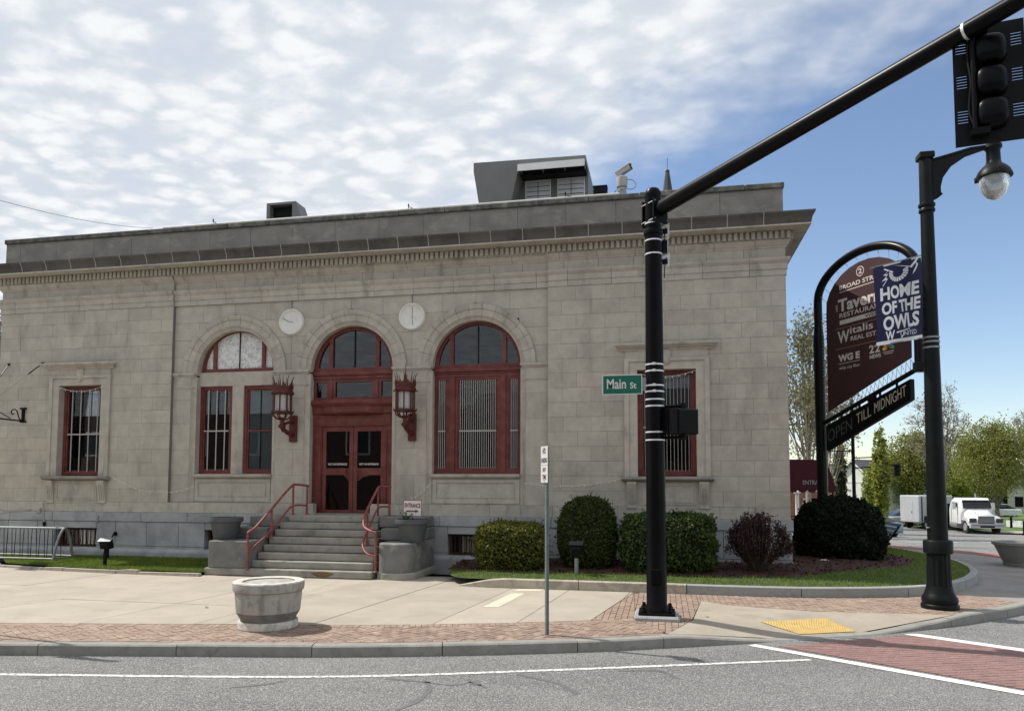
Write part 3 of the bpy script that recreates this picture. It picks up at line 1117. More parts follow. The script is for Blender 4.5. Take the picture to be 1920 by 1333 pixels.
def zroad(x, y):
    d = max(0.0, min(y, 62.0) - 24.0)
    return -.15 - d * d / (d + 6.0) * .046


def sheet(name, xs, ys, zf, mat):
    nx, ny = len(xs), len(ys)
    vs = [(x, y, zf(x, y)) for y in ys for x in xs]
    fs = [(j * nx + i, j * nx + i + 1, (j + 1) * nx + i + 1, (j + 1) * nx + i) for j in range(ny - 1) for i in range(nx - 1)]
    mb = MB()
    mb.add(vs, fs)
    return tag(mb.build(name, M[mat], smooth=True), kind='structure')


ys = [-120, -60, -30, 0, 10, 20, 24, 26, 28, 30, 32, 35, 38, 42, 46, 50, 55, 60, 62, 64, 80, 120, 250, 700]
xs = [-400, -120, -50, -25, -10, 0, 10, 20, 30, 45, 70, 120, 300, 600]
sheet('road', xs, ys, zroad, 'asphalt')

KF = [(-22, 6.5), (-16, 7.35), (-12, 8.0), (-8.8, 8.56), (-6.45, 9.0), (-4.65, 9.34), (-2.96, 9.78), (-1.19, 10.38), (-.02, 10.9), (1.24, 11.47), (2.2, 11.97),
      (3.25, 12.52), (4.13, 13.14), (4.78, 13.64), (6.34, 15.1), (8.2, 17.3), (9.7, 19.8), (10.6, 22.5), (10.7, 24.6), (10.1, 26.8), (9.0, 29), (7.8, 32), (6.8, 36), (6.0, 42), (5.2, 52)]
KP = spline(KF, .2)
_d = np.gradient(KP, axis=0)
_d /= np.linalg.norm(_d, axis=1, keepdims=True)
KN = np.stack([-_d[:, 1], _d[:, 0]], axis=1)              # towards the pavement
KS = np.concatenate([[0], np.cumsum(np.linalg.norm(np.diff(KP, axis=0), axis=1))])


def kerb_at(s, t):
    """point at arc length s along the kerb line, t metres in from the kerb face"""
    x = np.interp(s, KS, KP[:, 0])
    y = np.interp(s, KS, KP[:, 1])
    nx = np.interp(s, KS, KN[:, 0])
    ny = np.interp(s, KS, KN[:, 1])
    return (x + nx * t, y + ny * t)


def s_of_x(x):
    return float(np.interp(x, KP[:int(np.argmax(KP[:, 0])), 0], KS[:int(np.argmax(KP[:, 0]))]))


def ktop(s):
    """height of the kerb top: dropped at the ramp"""
    a, b, c, d = s_of_x(.2), s_of_x(1.6), s_of_x(3.15), s_of_x(4.9)
    return float(np.interp(s, [a, b, c, d], [0, -.138, -.138, 0]))


kerb = tag(bpy.data.objects.new('kerb', None), kind='structure')
COL.objects.link(kerb)
ORG[kerb.name] = Vector((0, 0, 0))
jts = [s_of_x(x) for x in (-21.5, -19.6, -17.7, -15.8, -13.9, -12.0, -10.2, -8.3, -6.45, -4.65, -2.96, -1.19, -.02, 1.5, 3.2, 4.6)]
s = jts[-1] + 1.75
while s < KS[-1] - 1:
    jts.append(s)
    s += 1.75
for a, b in zip(jts, jts[1:]):
    n = 8
    rg = []
    jz = random.uniform(-.004, .004)
    for k in range(n + 1):
        s = a + .006 + (b - a - .012) * k / n
        z = ktop(s)
        zr = zroad(*kerb_at(s, 0)) + .15
        z += zr + jz
        pr = [(.015, -.35 + zr), (.0, -.16 + zr), (.004, z - .02), (.028, z), (.19, z), (.19, -.35 + zr)]
        rg.append([(*kerb_at(s, t), zz) for t, zz in pr])
    MB().rings(rg).build('kerb_stone', M['kerb'], kerb)

# ---- brick strip behind the kerb
TB0, TB1 = .197, 1.45
S0, S1 = s_of_x(-13.5), s_of_x(.12)
bricks = []            # (polygon world xy) with size


def brick_prism(poly_xy, ztop, cx, cy):
    """chamfer-free brick with a slightly uneven top"""
    mb = MB()
    dz = random.uniform(-.003, .003)
    tx, ty = random.uniform(-.015, .015), random.uniform(-.015, .015)
    n = len(poly_xy)
    vs = [(x, y, ztop + dz + (x - cx) * tx + (y - cy) * ty) for x, y in poly_xy] + [(x, y, ztop - .05) for x, y in poly_xy]
    fs = [tuple(range(n))] + [(i, i + n, (i + 1) % n + n, (i + 1) % n) for i in range(n)]
    return vs, fs


def shrink(poly, g):
    cx = sum(p[0] for p in poly) / len(poly)
    cy = sum(p[1] for p in poly) / len(poly)
    out = []
    n = len(poly)
    for i in range(n):
        a, b, c_ = Vector(poly[i - 1]), Vector(poly[i]), Vector(poly[(i + 1) % n])
        e1, e2 = (b - a), (c_ - b)
        if e1.length < 1e-5 or e2.length < 1e-5:
            return None
        e1.normalize()
        e2.normalize()
        n1, n2 = Vector((-e1.y, e1.x)), Vector((-e2.y, e2.x))
        k = 1 + n1.dot(n2)
        out.append(tuple(b + (n1 + n2) * (g / max(k, .3))))
    return out


def area(poly):
    return .5 * sum(poly[i][0] * poly[(i + 1) % len(poly)][1] - poly[(i + 1) % len(poly)][0] * poly[i][1] for i in range(len(poly)))


def herring(u0, u1, v0, v1, L=.2, W=.1, ang=45):
    """2:1 herringbone rectangles covering the box, turned by ang"""
    ca, sa = math.cos(R(ang)), math.sin(R(ang))
    res = []
    ext = max(u1 - u0, v1 - v0) * 1.5
    cu, cv = (u0 + u1) / 2, (v0 + v1) / 2
    N = int(ext / W) + 4
    for i in range(-N, N):
        for j in range(-N, N):
            m = (i - j) % 4
            # 90 degree herringbone on a grid of W: horizontal bricks start where (i-j)%4==0, upright ones where ==1... 
            x, y = i * W, j * W
            if m == 0:
                r_ = [(x, y), (x + L, y), (x + L, y + W), (x, y + W)]
            elif m == 3:
                r_ = [(x, y), (x + W, y), (x + W, y + L), (x, y + L)]
            else:
                continue
            q = [(cu + a * ca - b * sa, cv + a * sa + b * ca) for a, b in r_]
            if max(p[0] for p in q) < u0 or min(p[0] for p in q) > u1 or max(p[1] for p in q) < v0 or min(p[1] for p in q) > v1:
                continue
            res.append(q)
    return res


strip = []
win = [(S0, TB0 + .105), (S1, TB0 + .105), (S1, TB1 - .205), (S0, TB1 - .205)]
step_s = 3.0
s = S0
while s < S1:
    e = min(s + step_s, S1)
    s = e
for q in herring(S0, S1, TB0, TB1):
    q = clip_poly(q, win)
    if len(q) >= 3 and area(q) > .0012:
        q = shrink(q, .0045)
        if q and area(q) > .0006:
            strip.append(q)
n = int((S1 - S0) / .1)
for k in range(n):                                           # soldier row at the back, stretcher row at the kerb
    a = S0 + k * .1
    strip.append([(a + .004, TB1 - .2), (a + .096, TB1 - .2), (a + .096, TB1 - .004), (a + .004, TB1 - .004)])
    if k % 2 == 0:
        strip.append([(a + .004, TB0 + .006), (a + .196, TB0 + .006), (a + .196, TB0 + .1), (a + .004, TB0 + .1)])
bricks += [[kerb_at(*p) for p in q] for q in strip]
# bricks round the signal pole and along the planting bed: running bond
ZPOLE = [(-.86, 12.13), (-.10, 12.05), (.40, 12.38), (.62, 14.35), (1.15, 13.95), (2.6, 13.62), (3.37, 13.62), (4.72, 13.78), (6.5, 15.5), (9.0, 18.8), (9.9, 22), (8.9, 23.5), (7.5, 20.0), (6.6, 17.8), (5.6, 16.35), (4.6, 15.55), (3.0, 15.08), (1.5, 14.98), (-.58, 15.0)]


def tri_fan_regions():
    p0, p1, p2 = kerb_at(s_of_x(-.55), 1.455), kerb_at(S1, 1.455), kerb_at(S1 + .004, .2)
    return [[p0, p1, (-.6, 15.2)], [p1, (.42, 12.34), (.66, 14.33), (.66, 15.15), (-.6, 15.2)], [p2, (.42, 12.34), p1],
            [(.66, 14.33), (1.15, 13.94), (1.6, 13.85), (1.6, 15.1), (.66, 15.12)],
            [(1.6, 13.85), (2.6, 13.62), (3.0, 13.62), (3.0, 15.2), (1.6, 15.1)],
            [(3.0, 13.62), (4.72, 13.78), (4.9, 13.95), (4.6, 15.7), (3.0, 15.2)],
            [(4.9, 13.95), (6.45, 15.48), (5.65, 16.5), (4.6, 15.7)]]


for rg_ in tri_fan_regions():
    x0, x1 = min(p[0] for p in rg_), max(p[0] for p in rg_)
    y0, y1 = min(p[1] for p in rg_), max(p[1] for p in rg_)
    col_ = 0
    x = x0 - .1 - (x0 % .1)
    while x < x1 + .1:
        y = math.floor(y0 / .2) * .2 - (.1 if round(x / .1) % 2 else 0)
        while y < y1 + .2:
            q = clip_poly([(x, y), (x + .1, y), (x + .1, y + .2), (x, y + .2)], rg_)
            if len(q) >= 3 and area(q) > .0015:
                q = shrink(q, .0045)
                if q and area(q) > .0008:
                    bricks.append(q)
            y += .2
        x += .1
pv = tag(bpy.data.objects.new('brick_paving', None), kind='structure')
COL.objects.link(pv)
ORG[pv.name] = Vector((0, 0, 0))


def cent(q):
    return (sum(p[0] for p in q) / len(q), sum(p[1] for p in q) / len(q))


def in_view(p):
    d = Vector((p[0], p[1], 0)) - Vector((0, 0, CAMH))
    w_ = d.dot(_f)
    return w_ > 0 and abs(d.dot(_r) / w_ * FPX) < 950


order = sorted(range(len(bricks)), key=lambda i: (not in_view(cent(bricks[i])), Vector(cent(bricks[i])).length))
rest = MB()
ZB = .0
for rank, i in enumerate(order):
    q = bricks[i]
    c0 = cent(q)
    v_, f_ = brick_prism(q, ZB, *c0)
    if rank < 290:
        mb = MB()
        mb.add(v_, f_)
        mb.build('brick', M['brick'], pv)
    else:
        rest.add(v_, f_)
tag(rest.build('small_bricks', M['brick'], pv), kind='stuff')
# sand bed under the bricks
mb = MB()
P = [kerb_at(S0 + (S1 - S0) * k / 60, TB0) for k in range(61)] + [kerb_at(S1 - (S1 - S0) * k / 60, TB1 + .004) for k in range(61)]
for k in range(60):
    a, b = S0 + (S1 - S0) * k / 60, S0 + (S1 - S0) * (k + 1) / 60
    mb.add([(*kerb_at(a, TB0), -.016), (*kerb_at(b, TB0), -.016), (*kerb_at(b, TB1 + .004), -.016), (*kerb_at(a, TB1 + .004), -.016)], [(0, 1, 2, 3)])
for rg_ in tri_fan_regions():
    mb.add([(x, y, -.014) for x, y in rg_], [tuple(range(len(rg_)))])
mb.build('sand_bed', M['sand'], pv)

# ---- concrete slabs
side = tag(bpy.data.objects.new('pavement', None), kind='structure')
COL.objects.link(side)
ORG[side.name] = Vector((0, 0, 0))
front = [kerb_at(S0 + (s_of_x(-.55) - S0) * k / 50, TB1 + .006) for k in range(51)]
back = [(-.61, 15.2), (-3.4, 15.3), (-3.4, 16.6), (-10.6, 16.6), (-10.6, 15.55), (-12.4, 15.62), (-14, 15.72), (-16.7, 16.15), (-17.8, 17.1), (-26, 19.5), (-26, 8.0)]
region = [tuple(p) for p in front] + back


def slab_piece(poly, z=0.0, mat='concrete'):
    q = shrink(poly, .008)
    if not q or area(q) < .02:
        return
    n = len(q)
    jz = random.uniform(-.002, .002)
    mb = MB()
    mb.add([(x, y, z + jz) for x, y in q] + [(x, y, z - .12) for x, y in q], [tuple(range(n))] + [(i, i + n, (i + 1) % n + n, (i + 1) % n) for i in range(n)])
    mb.build('slab', M[mat], side)


JX = [-26.5, -23.5, -21, -18.6, -16.1, -13.7, -11.3, -8.75, -7.05, -5.32, -3.55, -2.33, -1.06, .5]
LEAN = (-.02, .0, .02, .06, .12, .2, .24, .15, .13, .12, .11, .10, .09, .08)
for i in range(len(JX) - 1):
    a, b = JX[i], JX[i + 1]
    for y0, y1 in ((7, 12.0), (12.0, 13.75), (13.75, 22)) if i in (6, 7) else (((7, 13.4), (13.4, 22)) if i < 6 else ((7, 22),)):
        def xx(x, y, l):
            return x + l * (y - 11)
        quad = [(xx(a, y0, LEAN[i]), y0), (xx(b, y0, LEAN[i + 1]), y0), (xx(b, y1, LEAN[i + 1]), y1), (xx(a, y1, LEAN[i]), y1)]
        q = clip_poly(region, quad)
        if len(q) >= 3:
            # remove repeated points
            qq = []
            for p in q:
                if not qq or (Vector(p) - Vector(qq[-1])).length > .012:
                    qq.append(p)
            if len(qq) > 2 and (Vector(qq[0]) - Vector(qq[-1])).length < .012:
                qq.pop()
            if len(qq) >= 3 and area(qq) > .02:
                slab_piece(qq)
# ramp and the concrete round it
sk1, sk2 = s_of_x(1.65), s_of_x(3.1)
V = dict(a=(*kerb_at(s_of_x(.12), .2), 0), b=(.44, 12.36, 0), c=(.66, 14.33, 0), g=(1.15, 13.93, 0), r1=(1.2, 12.98, 0), r2=(2.55, 13.60, 0), f=(4.72, 13.76, 0), k3=(*kerb_at(s_of_x(4.9), .2), 0),
         k1=(*kerb_at(sk1, .2), -.135), k2=(*kerb_at(sk2, .2), -.135), kx=(*kerb_at(s_of_x(.2), .2), 0))
mb = MB()
names = list(V)
ix = {k: i for i, k in enumerate(names)}
tris = ['akxk1', 'ak1b', 'bk1r1', 'k1k2r1', 'k2r2r1', 'k2fr2', 'k2k3f', 'br1c', 'r1gc', 'r1r2g']
tr = [('a', 'kx', 'k1'), ('a', 'k1', 'b'), ('b', 'k1', 'r1'), ('k1', 'k2', 'r1'), ('k2', 'r2', 'r1'), ('k2', 'f', 'r2'), ('k2', 'k3', 'f'), ('b', 'r1', 'c'), ('r1', 'g', 'c'), ('r1', 'r2', 'g')]
mb.add([V[k] for k in names], [tuple(ix[k] for k in t) for t in tr])
M['rampc'] = material('ramp_concrete', (.37, .322, .262), .9, .08, 1.5, .2, 100, col2=(.30, .262, .215), c2scale=1.6, c2range=(.48, .7), speck=(90, .62, (.28, .24, .2)), world_space=True)
mb.build('ramp', M['rampc'], side)


def ramp_z(x, y):
    best = None
    for t in tr:
        A, B, C_ = [Vector(V[k]) for k in t]
        d = (B.y - C_.y) * (A.x - C_.x) + (C_.x - B.x) * (A.y - C_.y)
        if abs(d) < 1e-9:
            continue
        l1 = ((B.y - C_.y) * (x - C_.x) + (C_.x - B.x) * (y - C_.y)) / d
        l2 = ((C_.y - A.y) * (x - C_.x) + (A.x - C_.x) * (y - C_.y)) / d
        l3 = 1 - l1 - l2
        m = min(l1, l2, l3)
        if best is None or m > best[0]:
            best = (m, A.z * l1 + B.z * l2 + C_.z * l3)
    return best[1]


TQ = [(2.02, 12.16), (2.93, 12.60), (2.62, 13.22), (1.50, 12.66)]
tac = MB()
n = 12
vs = []
for j in range(n + 1):
    for i in range(n + 1):
        a, b = i / n, j / n
        p = (Vector(TQ[0]) * (1 - a) + Vector(TQ[1]) * a) * (1 - b) + (Vector(TQ[3]) * (1 - a) + Vector(TQ[2]) * a) * b
        vs.append((p.x, p.y, ramp_z(p.x, p.y) + .010))
tac.add(vs, [(j * (n + 1) + i, j * (n + 1) + i + 1, (j + 1) * (n + 1) + i + 1, (j + 1) * (n + 1) + i) for j in range(n) for i in range(n)])
tp = tac.build('tactile_paving', M['yellow'])
tag(tp, 'yellow tactile warning plate with raised domes set in the kerb ramp', 'tactile paving')
dm = MB()
NX, NY = 26, 13
for i in range(NX):
    for j in range(NY):
        a, b = (i + .5) / NX, (j + .5) / NY
        p = (Vector(TQ[0]) * (1 - a) + Vector(TQ[1]) * a) * (1 - b) + (Vector(TQ[3]) * (1 - a) + Vector(TQ[2]) * a) * b
        z = ramp_z(p.x, p.y) + .010
        rg = []
        for r_, h in ((.0125, 0), (.011, .006), (.005, .0085)):
            rg.append([(p.x + r_ * math.cos(k * math.pi / 3), p.y + r_ * math.sin(k * math.pi / 3), z + h) for k in range(6)])
        dm.rings(rg)
tag(dm.build('dome', M['yellow'], tp), kind='stuff')
# fresh patches in the concrete
mb = MB()
for uv in (((905, 1138), (935, 1138), (985, 1112), (958, 1112)), ((962, 1108), (1012, 1108), (1022, 1104), (972, 1104))):
    mb.add([(p.x, p.y, .003) for p in (at_z(u_, v_, 0) for u_, v_ in uv)], [(0, 1, 2, 3)])
mb.build('patch', M['patch'], side)
# pavement round the corner, in the building's shade
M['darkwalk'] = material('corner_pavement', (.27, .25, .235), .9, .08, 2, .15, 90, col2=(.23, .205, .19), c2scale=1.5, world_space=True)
cp = [(4.6, 15.5)] + [tuple(kerb_at(s_of_x(6.5) + k * .8, .2)) for k in range(1, 46)]
cp = [p for p in cp if p[1] < 48]
poly = [(3.2, 15.0), (6.4, 15.45)] + [p for p in cp if p[1] > 15.6] + [(2.86, 47), (2.86, 25), (3.0, 16)]
poly = [p for i, p in enumerate(poly) if i == 0 or (Vector(p) - Vector(poly[i - 1])).length > .02]


def tess(poly, zf, name, mat, parent=None):
    from mathutils.geometry import tessellate_polygon
    t = tessellate_polygon([[Vector((x, y, 0)) for x, y in poly]])
    mb = MB()
    mb.add([(x, y, zf(x, y)) for x, y in poly], [tuple(f) for f in t])
    return mb.build(name, M[mat], parent)


def sheet_in(poly, zf, name, mat, parent=None, h=.5):
    """a gridded sheet clipped to a polygon, so that it can follow sloping ground"""
    x0, x1 = min(p[0] for p in poly), max(p[0] for p in poly)
    y0, y1 = min(p[1] for p in poly), max(p[1] for p in poly)
    mb = MB()
    x = x0
    while x < x1:
        y = y0
        while y < y1:
            q = clip_poly(poly, [(x, y), (x + h, y), (x + h, y + h), (x, y + h)])
            if len(q) >= 3 and abs(area(q)) > 1e-5:
                mb.add([(a, b, zf(a, b)) for a, b in q], [tuple(range(len(q)))])
            y += h
        x += h
    return mb.build(name, M[mat], parent)


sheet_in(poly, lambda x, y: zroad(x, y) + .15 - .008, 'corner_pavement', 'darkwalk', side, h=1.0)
# red brick edge of the corner pavement
M['redpave'] = material('red_brick_edge', (.30, .10, .085), .9, .15, 8, .2, 60, world_space=True)
mb = MB()
s = s_of_x(10.4)
while s < KS[-1] - 1.2:
    a, b = kerb_at(s, .21), kerb_at(s + .6, .21)
    c_, d_ = kerb_at(s + .6, 1.0), kerb_at(s, 1.0)
    if a[1] < 46:
        mb.add([(p[0], p[1], zroad(*p) + .15 + .001) for p in (a, b, c_, d_)], [(0, 1, 2, 3)])
    s += .6
mb.build('brick_edge', M['redpave'], side)

# ---- planting beds
BK = [(-4.9, 16.3), (-4.72, 15.75), (-4.3, 15.28), (-3.6, 15.2), (-2.4, 15.19), (-.5, 15.17), (1.5, 15.12), (3.0, 15.25), (4.6, 15.75), (5.7, 16.6), (6.6, 17.95), (7.25, 19.6), (7.55, 21.6), (7.4, 23.6), (7.0, 25.4), (6.4, 27.0), (5.6, 28.2), (4.2, 29.0), (2.9, 29.2)]
BKP = spline(BK, .2)


def zbed(x, y):
    d = math.sqrt(float(((BKP[:, 0] - x) ** 2 + (BKP[:, 1] - y) ** 2).min()))
    return .15 + .075 * min(d, 2.6)


tess([tuple(p) for p in BKP] + [(2.9, 18.0), (-4.9, 18.0)], lambda x, y: zbed(x, y), 'bed_soil_outline', 'soil') if False else None
_g = np.gradient(BKP, axis=0)
_g /= np.linalg.norm(_g, axis=1, keepdims=True)
bed_poly = [(p[0] - q[1] * .12, p[1] + q[0] * .12) for p, q in zip(BKP, _g)] + [(2.86, 18.05), (-4.95, 18.05)]
tag(sheet_in(bed_poly, zbed, 'lawn_ground', 'soil', h=.4), kind='structure')
lb = [(-10.55, 15.72), (-12.4, 15.76), (-14, 15.86), (-16.7, 16.3), (-17.8, 17.25), (-26, 19.7), (-26, 22), (-19, 22), (-18.98, 18.05), (-10.55, 18.05)]
tag(sheet_in(lb, lambda x, y: .07 + max(0, min(1, (y - 16) / 2)) * .06, 'lawn_ground', 'soil', h=.4), kind='structure')
bk = tag(bpy.data.objects.new('bed_kerb', None), kind='structure')
COL.objects.link(bk)
ORG[bk.name] = Vector((0, 0, 0))
bs = np.concatenate([[0], np.cumsum(np.linalg.norm(np.diff(BKP, axis=0), axis=1))])
bd = np.gradient(BKP, axis=0)
bd /= np.linalg.norm(bd, axis=1, keepdims=True)


def bed_at(s, t):
    x, y = np.interp(s, bs, BKP[:, 0]), np.interp(s, bs, BKP[:, 1])
    dx, dy = np.interp(s, bs, bd[:, 0]), np.interp(s, bs, bd[:, 1])
    return (x - dy * t, y + dx * t)


s = 1.25
first = True
while s < bs[-1] - .4:
    e = min(s + (2.55 if first else 2.15), bs[-1])
    first = False
    rg = []
    x_mid = bed_at((s + e) / 2, 0)[0]
    for k in range(9):
        q = s + .008 + (e - s - .016) * k / 8
        top = .185
        if s < 1.4:
            top = .03 + .155 * min(1, k / 2.5)
        pr = [(0, -.1), (0, top - .015), (.02, top), (.15, top), (.16, -.1)]
        rg.append([(*bed_at(q, t), z) for t, z in pr])
    MB().rings(rg).build('kerb_stone', M['bedkerb' if x_mid < 1.35 else 'bedkerb2'], bk)
    s = e
# low edging of the left bed: broken stones
ed = [(-10.55, 15.60), (-12.4, 15.64), (-14, 15.74), (-16.7, 16.18), (-17.8, 17.13), (-26, 19.55)]
EP = spline(ed, .2)
k = 0
while k < len(EP) - 8:
    m = random.choice((3, 4, 6, 8))
    a, b = Vector(EP[k]), Vector(EP[min(k + m, len(EP) - 1)])
    d = (b - a).normalized()
    n_ = Vector((-d.y, d.x))
    h = random.uniform(.05, .11)
    w_ = random.uniform(-.025, .025)
    rg = []
    for p, hh in ((a + d * .012, h), ((a + b) / 2, h + random.uniform(-.012, .012)), (b - d * .012, h * random.uniform(.8, 1))):
        rg.append([(p.x + n_.x * t, p.y + n_.y * t, z) for t, z in ((w_, -.1), (w_, hh - .02), (w_ + .02, hh), (w_ + .13, hh), (w_ + .14, -.1))])
    MB().rings(rg).build('edging_stone', M['bedkerb' if random.random() < .6 else 'bedkerb2'], bk)
    k += m
# bark mulch along the wall and round the shrubs
mul = [(-4.9, 16.6), (-3.9, 16.05), (-2.5, 16.2), (-.6, 16.12), (1.2, 16.1), (2.6, 16.35), (4.2, 17.6), (5.6, 18.9), (6.2, 20.6), (5.8, 22.0), (2.87, 22.5), (2.87, 18.03), (-4.9, 18.03)]
tag(sheet_in(mul, lambda x, y: zbed(x, y) + .012 + .012 * math.sin(x * 3.1) * math.cos(y * 4.3), 'mulch', 'mulch', h=.4), kind='stuff')
n = 5200
P = np.stack([RNG.uniform(-4.9, 6.2, n), RNG.uniform(16.0, 22.5, n)], 1)
P = np.array([p for p in P if inside(p, mul)])
C3 = np.array([(x, y, zbed(x, y) + .03) for x, y in P])
V4 = leaf_cards(C3, .035, np.tile([[0, 0, 1.0]], (len(C3), 1)), .5)
tag(quads('bark_chips', V4, M['mulch']), kind='stuff')
# grass blades
def blades(name, poly, zf, n, avoid=None, h=.055):
    x0, x1 = min(p[0] for p in poly), max(p[0] for p in poly)
    y0, y1 = min(p[1] for p in poly), max(p[1] for p in poly)
    P = np.stack([RNG.uniform(x0, x1, n), RNG.uniform(y0, y1, n)], 1)
    P = np.array([p for p in P if inside(p, poly) and not (avoid and inside(p, avoid))])
    m = len(P)
    z = np.array([zf(x, y) for x, y in P])
    a = RNG.uniform(0, 2 * math.pi, m)
    hh = h * RNG.uniform(.5, 1.3, m)
    w_ = .006 + .004 * RNG.random(m)
    lean = RNG.normal(0, .4, (m, 2)) * hh[:, None]
    V = np.zeros((m, 3, 3))
    V[:, 0] = np.stack([P[:, 0] - np.cos(a) * w_, P[:, 1] - np.sin(a) * w_, z], 1)
    V[:, 1] = np.stack([P[:, 0] + np.cos(a) * w_, P[:, 1] + np.sin(a) * w_, z], 1)
    V[:, 2] = np.stack([P[:, 0] + lean[:, 0], P[:, 1] + lean[:, 1], z + hh], 1)
    tag(quads(name, V.reshape(-1, 3), M['grass'], k=3), kind='stuff')


inner = [bed_at(q, .15) for q in np.linspace(.2, bs[-1], 90)] + [(2.87, 18.03), (-4.95, 18.03)]
blades('grass', inner, zbed, 95000, mul)
blades('grass', [p for p in lb if p[0] > -19.5] + [(-19.5, 18.1), (-19.5, 17.9)] if False else [(-10.56, 15.74), (-12.4, 15.78), (-14, 15.88), (-16.7, 16.32), (-17.8, 17.27), (-19.6, 17.8), (-19.6, 18.0), (-10.55, 17.86)], lambda x, y: .07 + max(0, min(1, (y - 16) / 2)) * .06, 52000)

# ---- road markings and crosswalk
def strip_quad(mb, pts, z):
    mb.add([(x, y, z) for x, y in pts], [(0, 1, 2, 3)])


W1a, W1b = Vector((1.18, 11.30)), Vector((3.89, 9.35))
dirw = (W1b - W1a).normalized()
nw = Vector((-dirw.y, dirw.x))
if nw.y < 0:
    nw = -nw
wl = MB()
a, b = W1a, W1a + dirw * 13
strip_quad(wl, [tuple(a - nw * .02), tuple(b - nw * .02), tuple(b + nw * .25), tuple(a + nw * .13 + dirw * .02)], -.142)
tag(wl.build('crosswalk_line', M['paint']), kind='structure')
W2a = Vector((3.62, 12.62))
wl = MB()
strip_quad(wl, [tuple(W2a), tuple(W2a + dirw * 12), tuple(W2a + dirw * 12 + nw * .2), tuple(W2a + nw * .2 + dirw * .12)], -.142)
tag(wl.build('crosswalk_line', M['paint']), kind='structure')
# stamped brick field between the lines
cwroot = tag(bpy.data.objects.new('crosswalk', None), kind='structure')
COL.objects.link(cwroot)
ORG[cwroot.name] = Vector((0, 0, 0))
wid = (W2a - W1a).dot(nw)
off0 = (W2a - W1a).dot(dirw)
mb = MB()
strip_quad(mb, [tuple(W1a + nw * .26 + dirw * .3), tuple(W1a + nw * .26 + dirw * 13), tuple(W1a + nw * (wid - .01) + dirw * 13), tuple(W1a + nw * (wid - .01) + dirw * (off0 + .05))], -.146)
mb.build('joint_bed', M['walkjoint'], cwroot)
mb = MB()
j = 0
t = .27
# courses run obliquely across the walk, as in the photograph
cd = Vector((.93, .36)).normalized()
cn = Vector((-cd.y, cd.x))
win = [tuple(W1a + nw * .265 + dirw * .32), tuple(W1a + nw * .265 + dirw * 12), tuple(W1a + nw * (wid - .015) + dirw * 12), tuple(W1a + nw * (wid - .015) + dirw * (off0 + .06))]
o0 = W1a
for i in range(-80, 60):
    for k in range(-10, 60):
        p = o0 + cn * (i * .108) + cd * (k * .216 + (.108 if i % 2 else 0))
        q = [tuple(p), tuple(p + cd * .210), tuple(p + cd * .210 + cn * .097), tuple(p + cn * .097)]
        q = clip_poly(q, win)
        if len(q) >= 3 and area(q) > .0008:
            n_ = len(q)
            dz = random.uniform(-.0012, .0012)
            mb.add([(x, y, -.1405 + dz) for x, y in q] + [(x, y, -.147) for x, y in q], [tuple(range(n_))] + [(m, m + n_, (m + 1) % n_ + n_, (m + 1) % n_) for m in range(n_)])
tag(mb.build('stamped_brick', M['walkbrick'], cwroot), kind='stuff')
# edge line, slightly ragged
el = spline([(-16, 6.35), (-12, 7.02), (-7.9, 7.72), (-4.19, 8.40), (-1.62, 9.24), (1.89, 10.585)], .3)
mb = MB()
for p, q in zip(el, el[1:]):
    d = Vector(q - p).normalized()
    n_ = Vector((-d.y, d.x)) * (.040 + .006 * random.random())
    mb.add([(p[0] - n_.x, p[1] - n_.y, -.1445), (q[0] - n_.x, q[1] - n_.y, -.1445), (q[0] + n_.x, q[1] + n_.y, -.1445), (p[0] + n_.x, p[1] + n_.y, -.1445)], [(0, 1, 2, 3)])
tag(mb.build('edge_line', M['worn']), kind='structure')
# tar-filled cracks in the asphalt
M['tar'] = material('crack_tar', (.135, .135, .135), .85, .2, 30, .2, 100, world_space=True)
mb = MB()
cracks = [[(724, 1271), (790, 1277), (850, 1284), (880, 1278), (893, 1280), (912, 1289)], [(800, 1277), (806, 1290), (785, 1312), (745, 1330)], [(878, 1272), (884, 1281), (903, 1284)],
          [(970, 1263), (1010, 1272), (1050, 1282), (1060, 1288), (1084, 1300)], [(1160, 1257), (1230, 1256), (1252, 1262), (1268, 1271)], [(430, 1288), (500, 1282), (530, 1276)], [(60, 1269), (90, 1270)]]
for cr in cracks:
    P = [at_z(u_, v_, -.1462) for u_, v_ in cr]
    pp = spline([(p.x, p.y) for p in P], .1)
    wv = [.018 + .02 * random.random() for _ in pp]
    for i in range(len(pp) - 1):
        a, b = Vector(pp[i]), Vector(pp[i + 1])
        d = (b - a).normalized()
        n_ = Vector((-d.y, d.x))
        mb.add([(*(a - n_ * wv[i]), -.1462), (*(b - n_ * wv[i + 1]), -.1462), (*(b + n_ * wv[i + 1]), -.1462), (*(a + n_ * wv[i]), -.1462)], [(0, 1, 2, 3)])
tag(mb.build('asphalt_crack', M['tar']), kind='structure')
# markings on the far road
mb = MB()
for (u0, v0, u1, v1, wd) in ((1700, 1021, 1800, 1021, 1.5), (1840, 1018, 1920, 1023, 1.5), (1690, 1012, 1745, 1010, 1.2)):
    A, B_ = at_z(u0, v0, -.75), at_z(u1, v1, -.75)
    for k in range(6):
        p, q = A.lerp(B_, k / 6), A.lerp(B_, (k + 1) / 6)
        mb.add([(p.x, p.y, zroad(p.x, p.y) + .012), (q.x, q.y, zroad(q.x, q.y) + .012), (q.x, q.y + .3, zroad(q.x, q.y + .3) + .012), (p.x, p.y + .3, zroad(p.x, p.y + .3) + .012)], [(0, 1, 2, 3)])
tag(mb.build('far_road_line', M['paint']), kind='structure')
# lawns beyond the far kerb and behind the building
def far_sheet(poly, nm, mat, dz):
    tag(sheet_in(poly, lambda x, y: zroad(x, y) + dz, nm, mat, h=6), kind='structure')


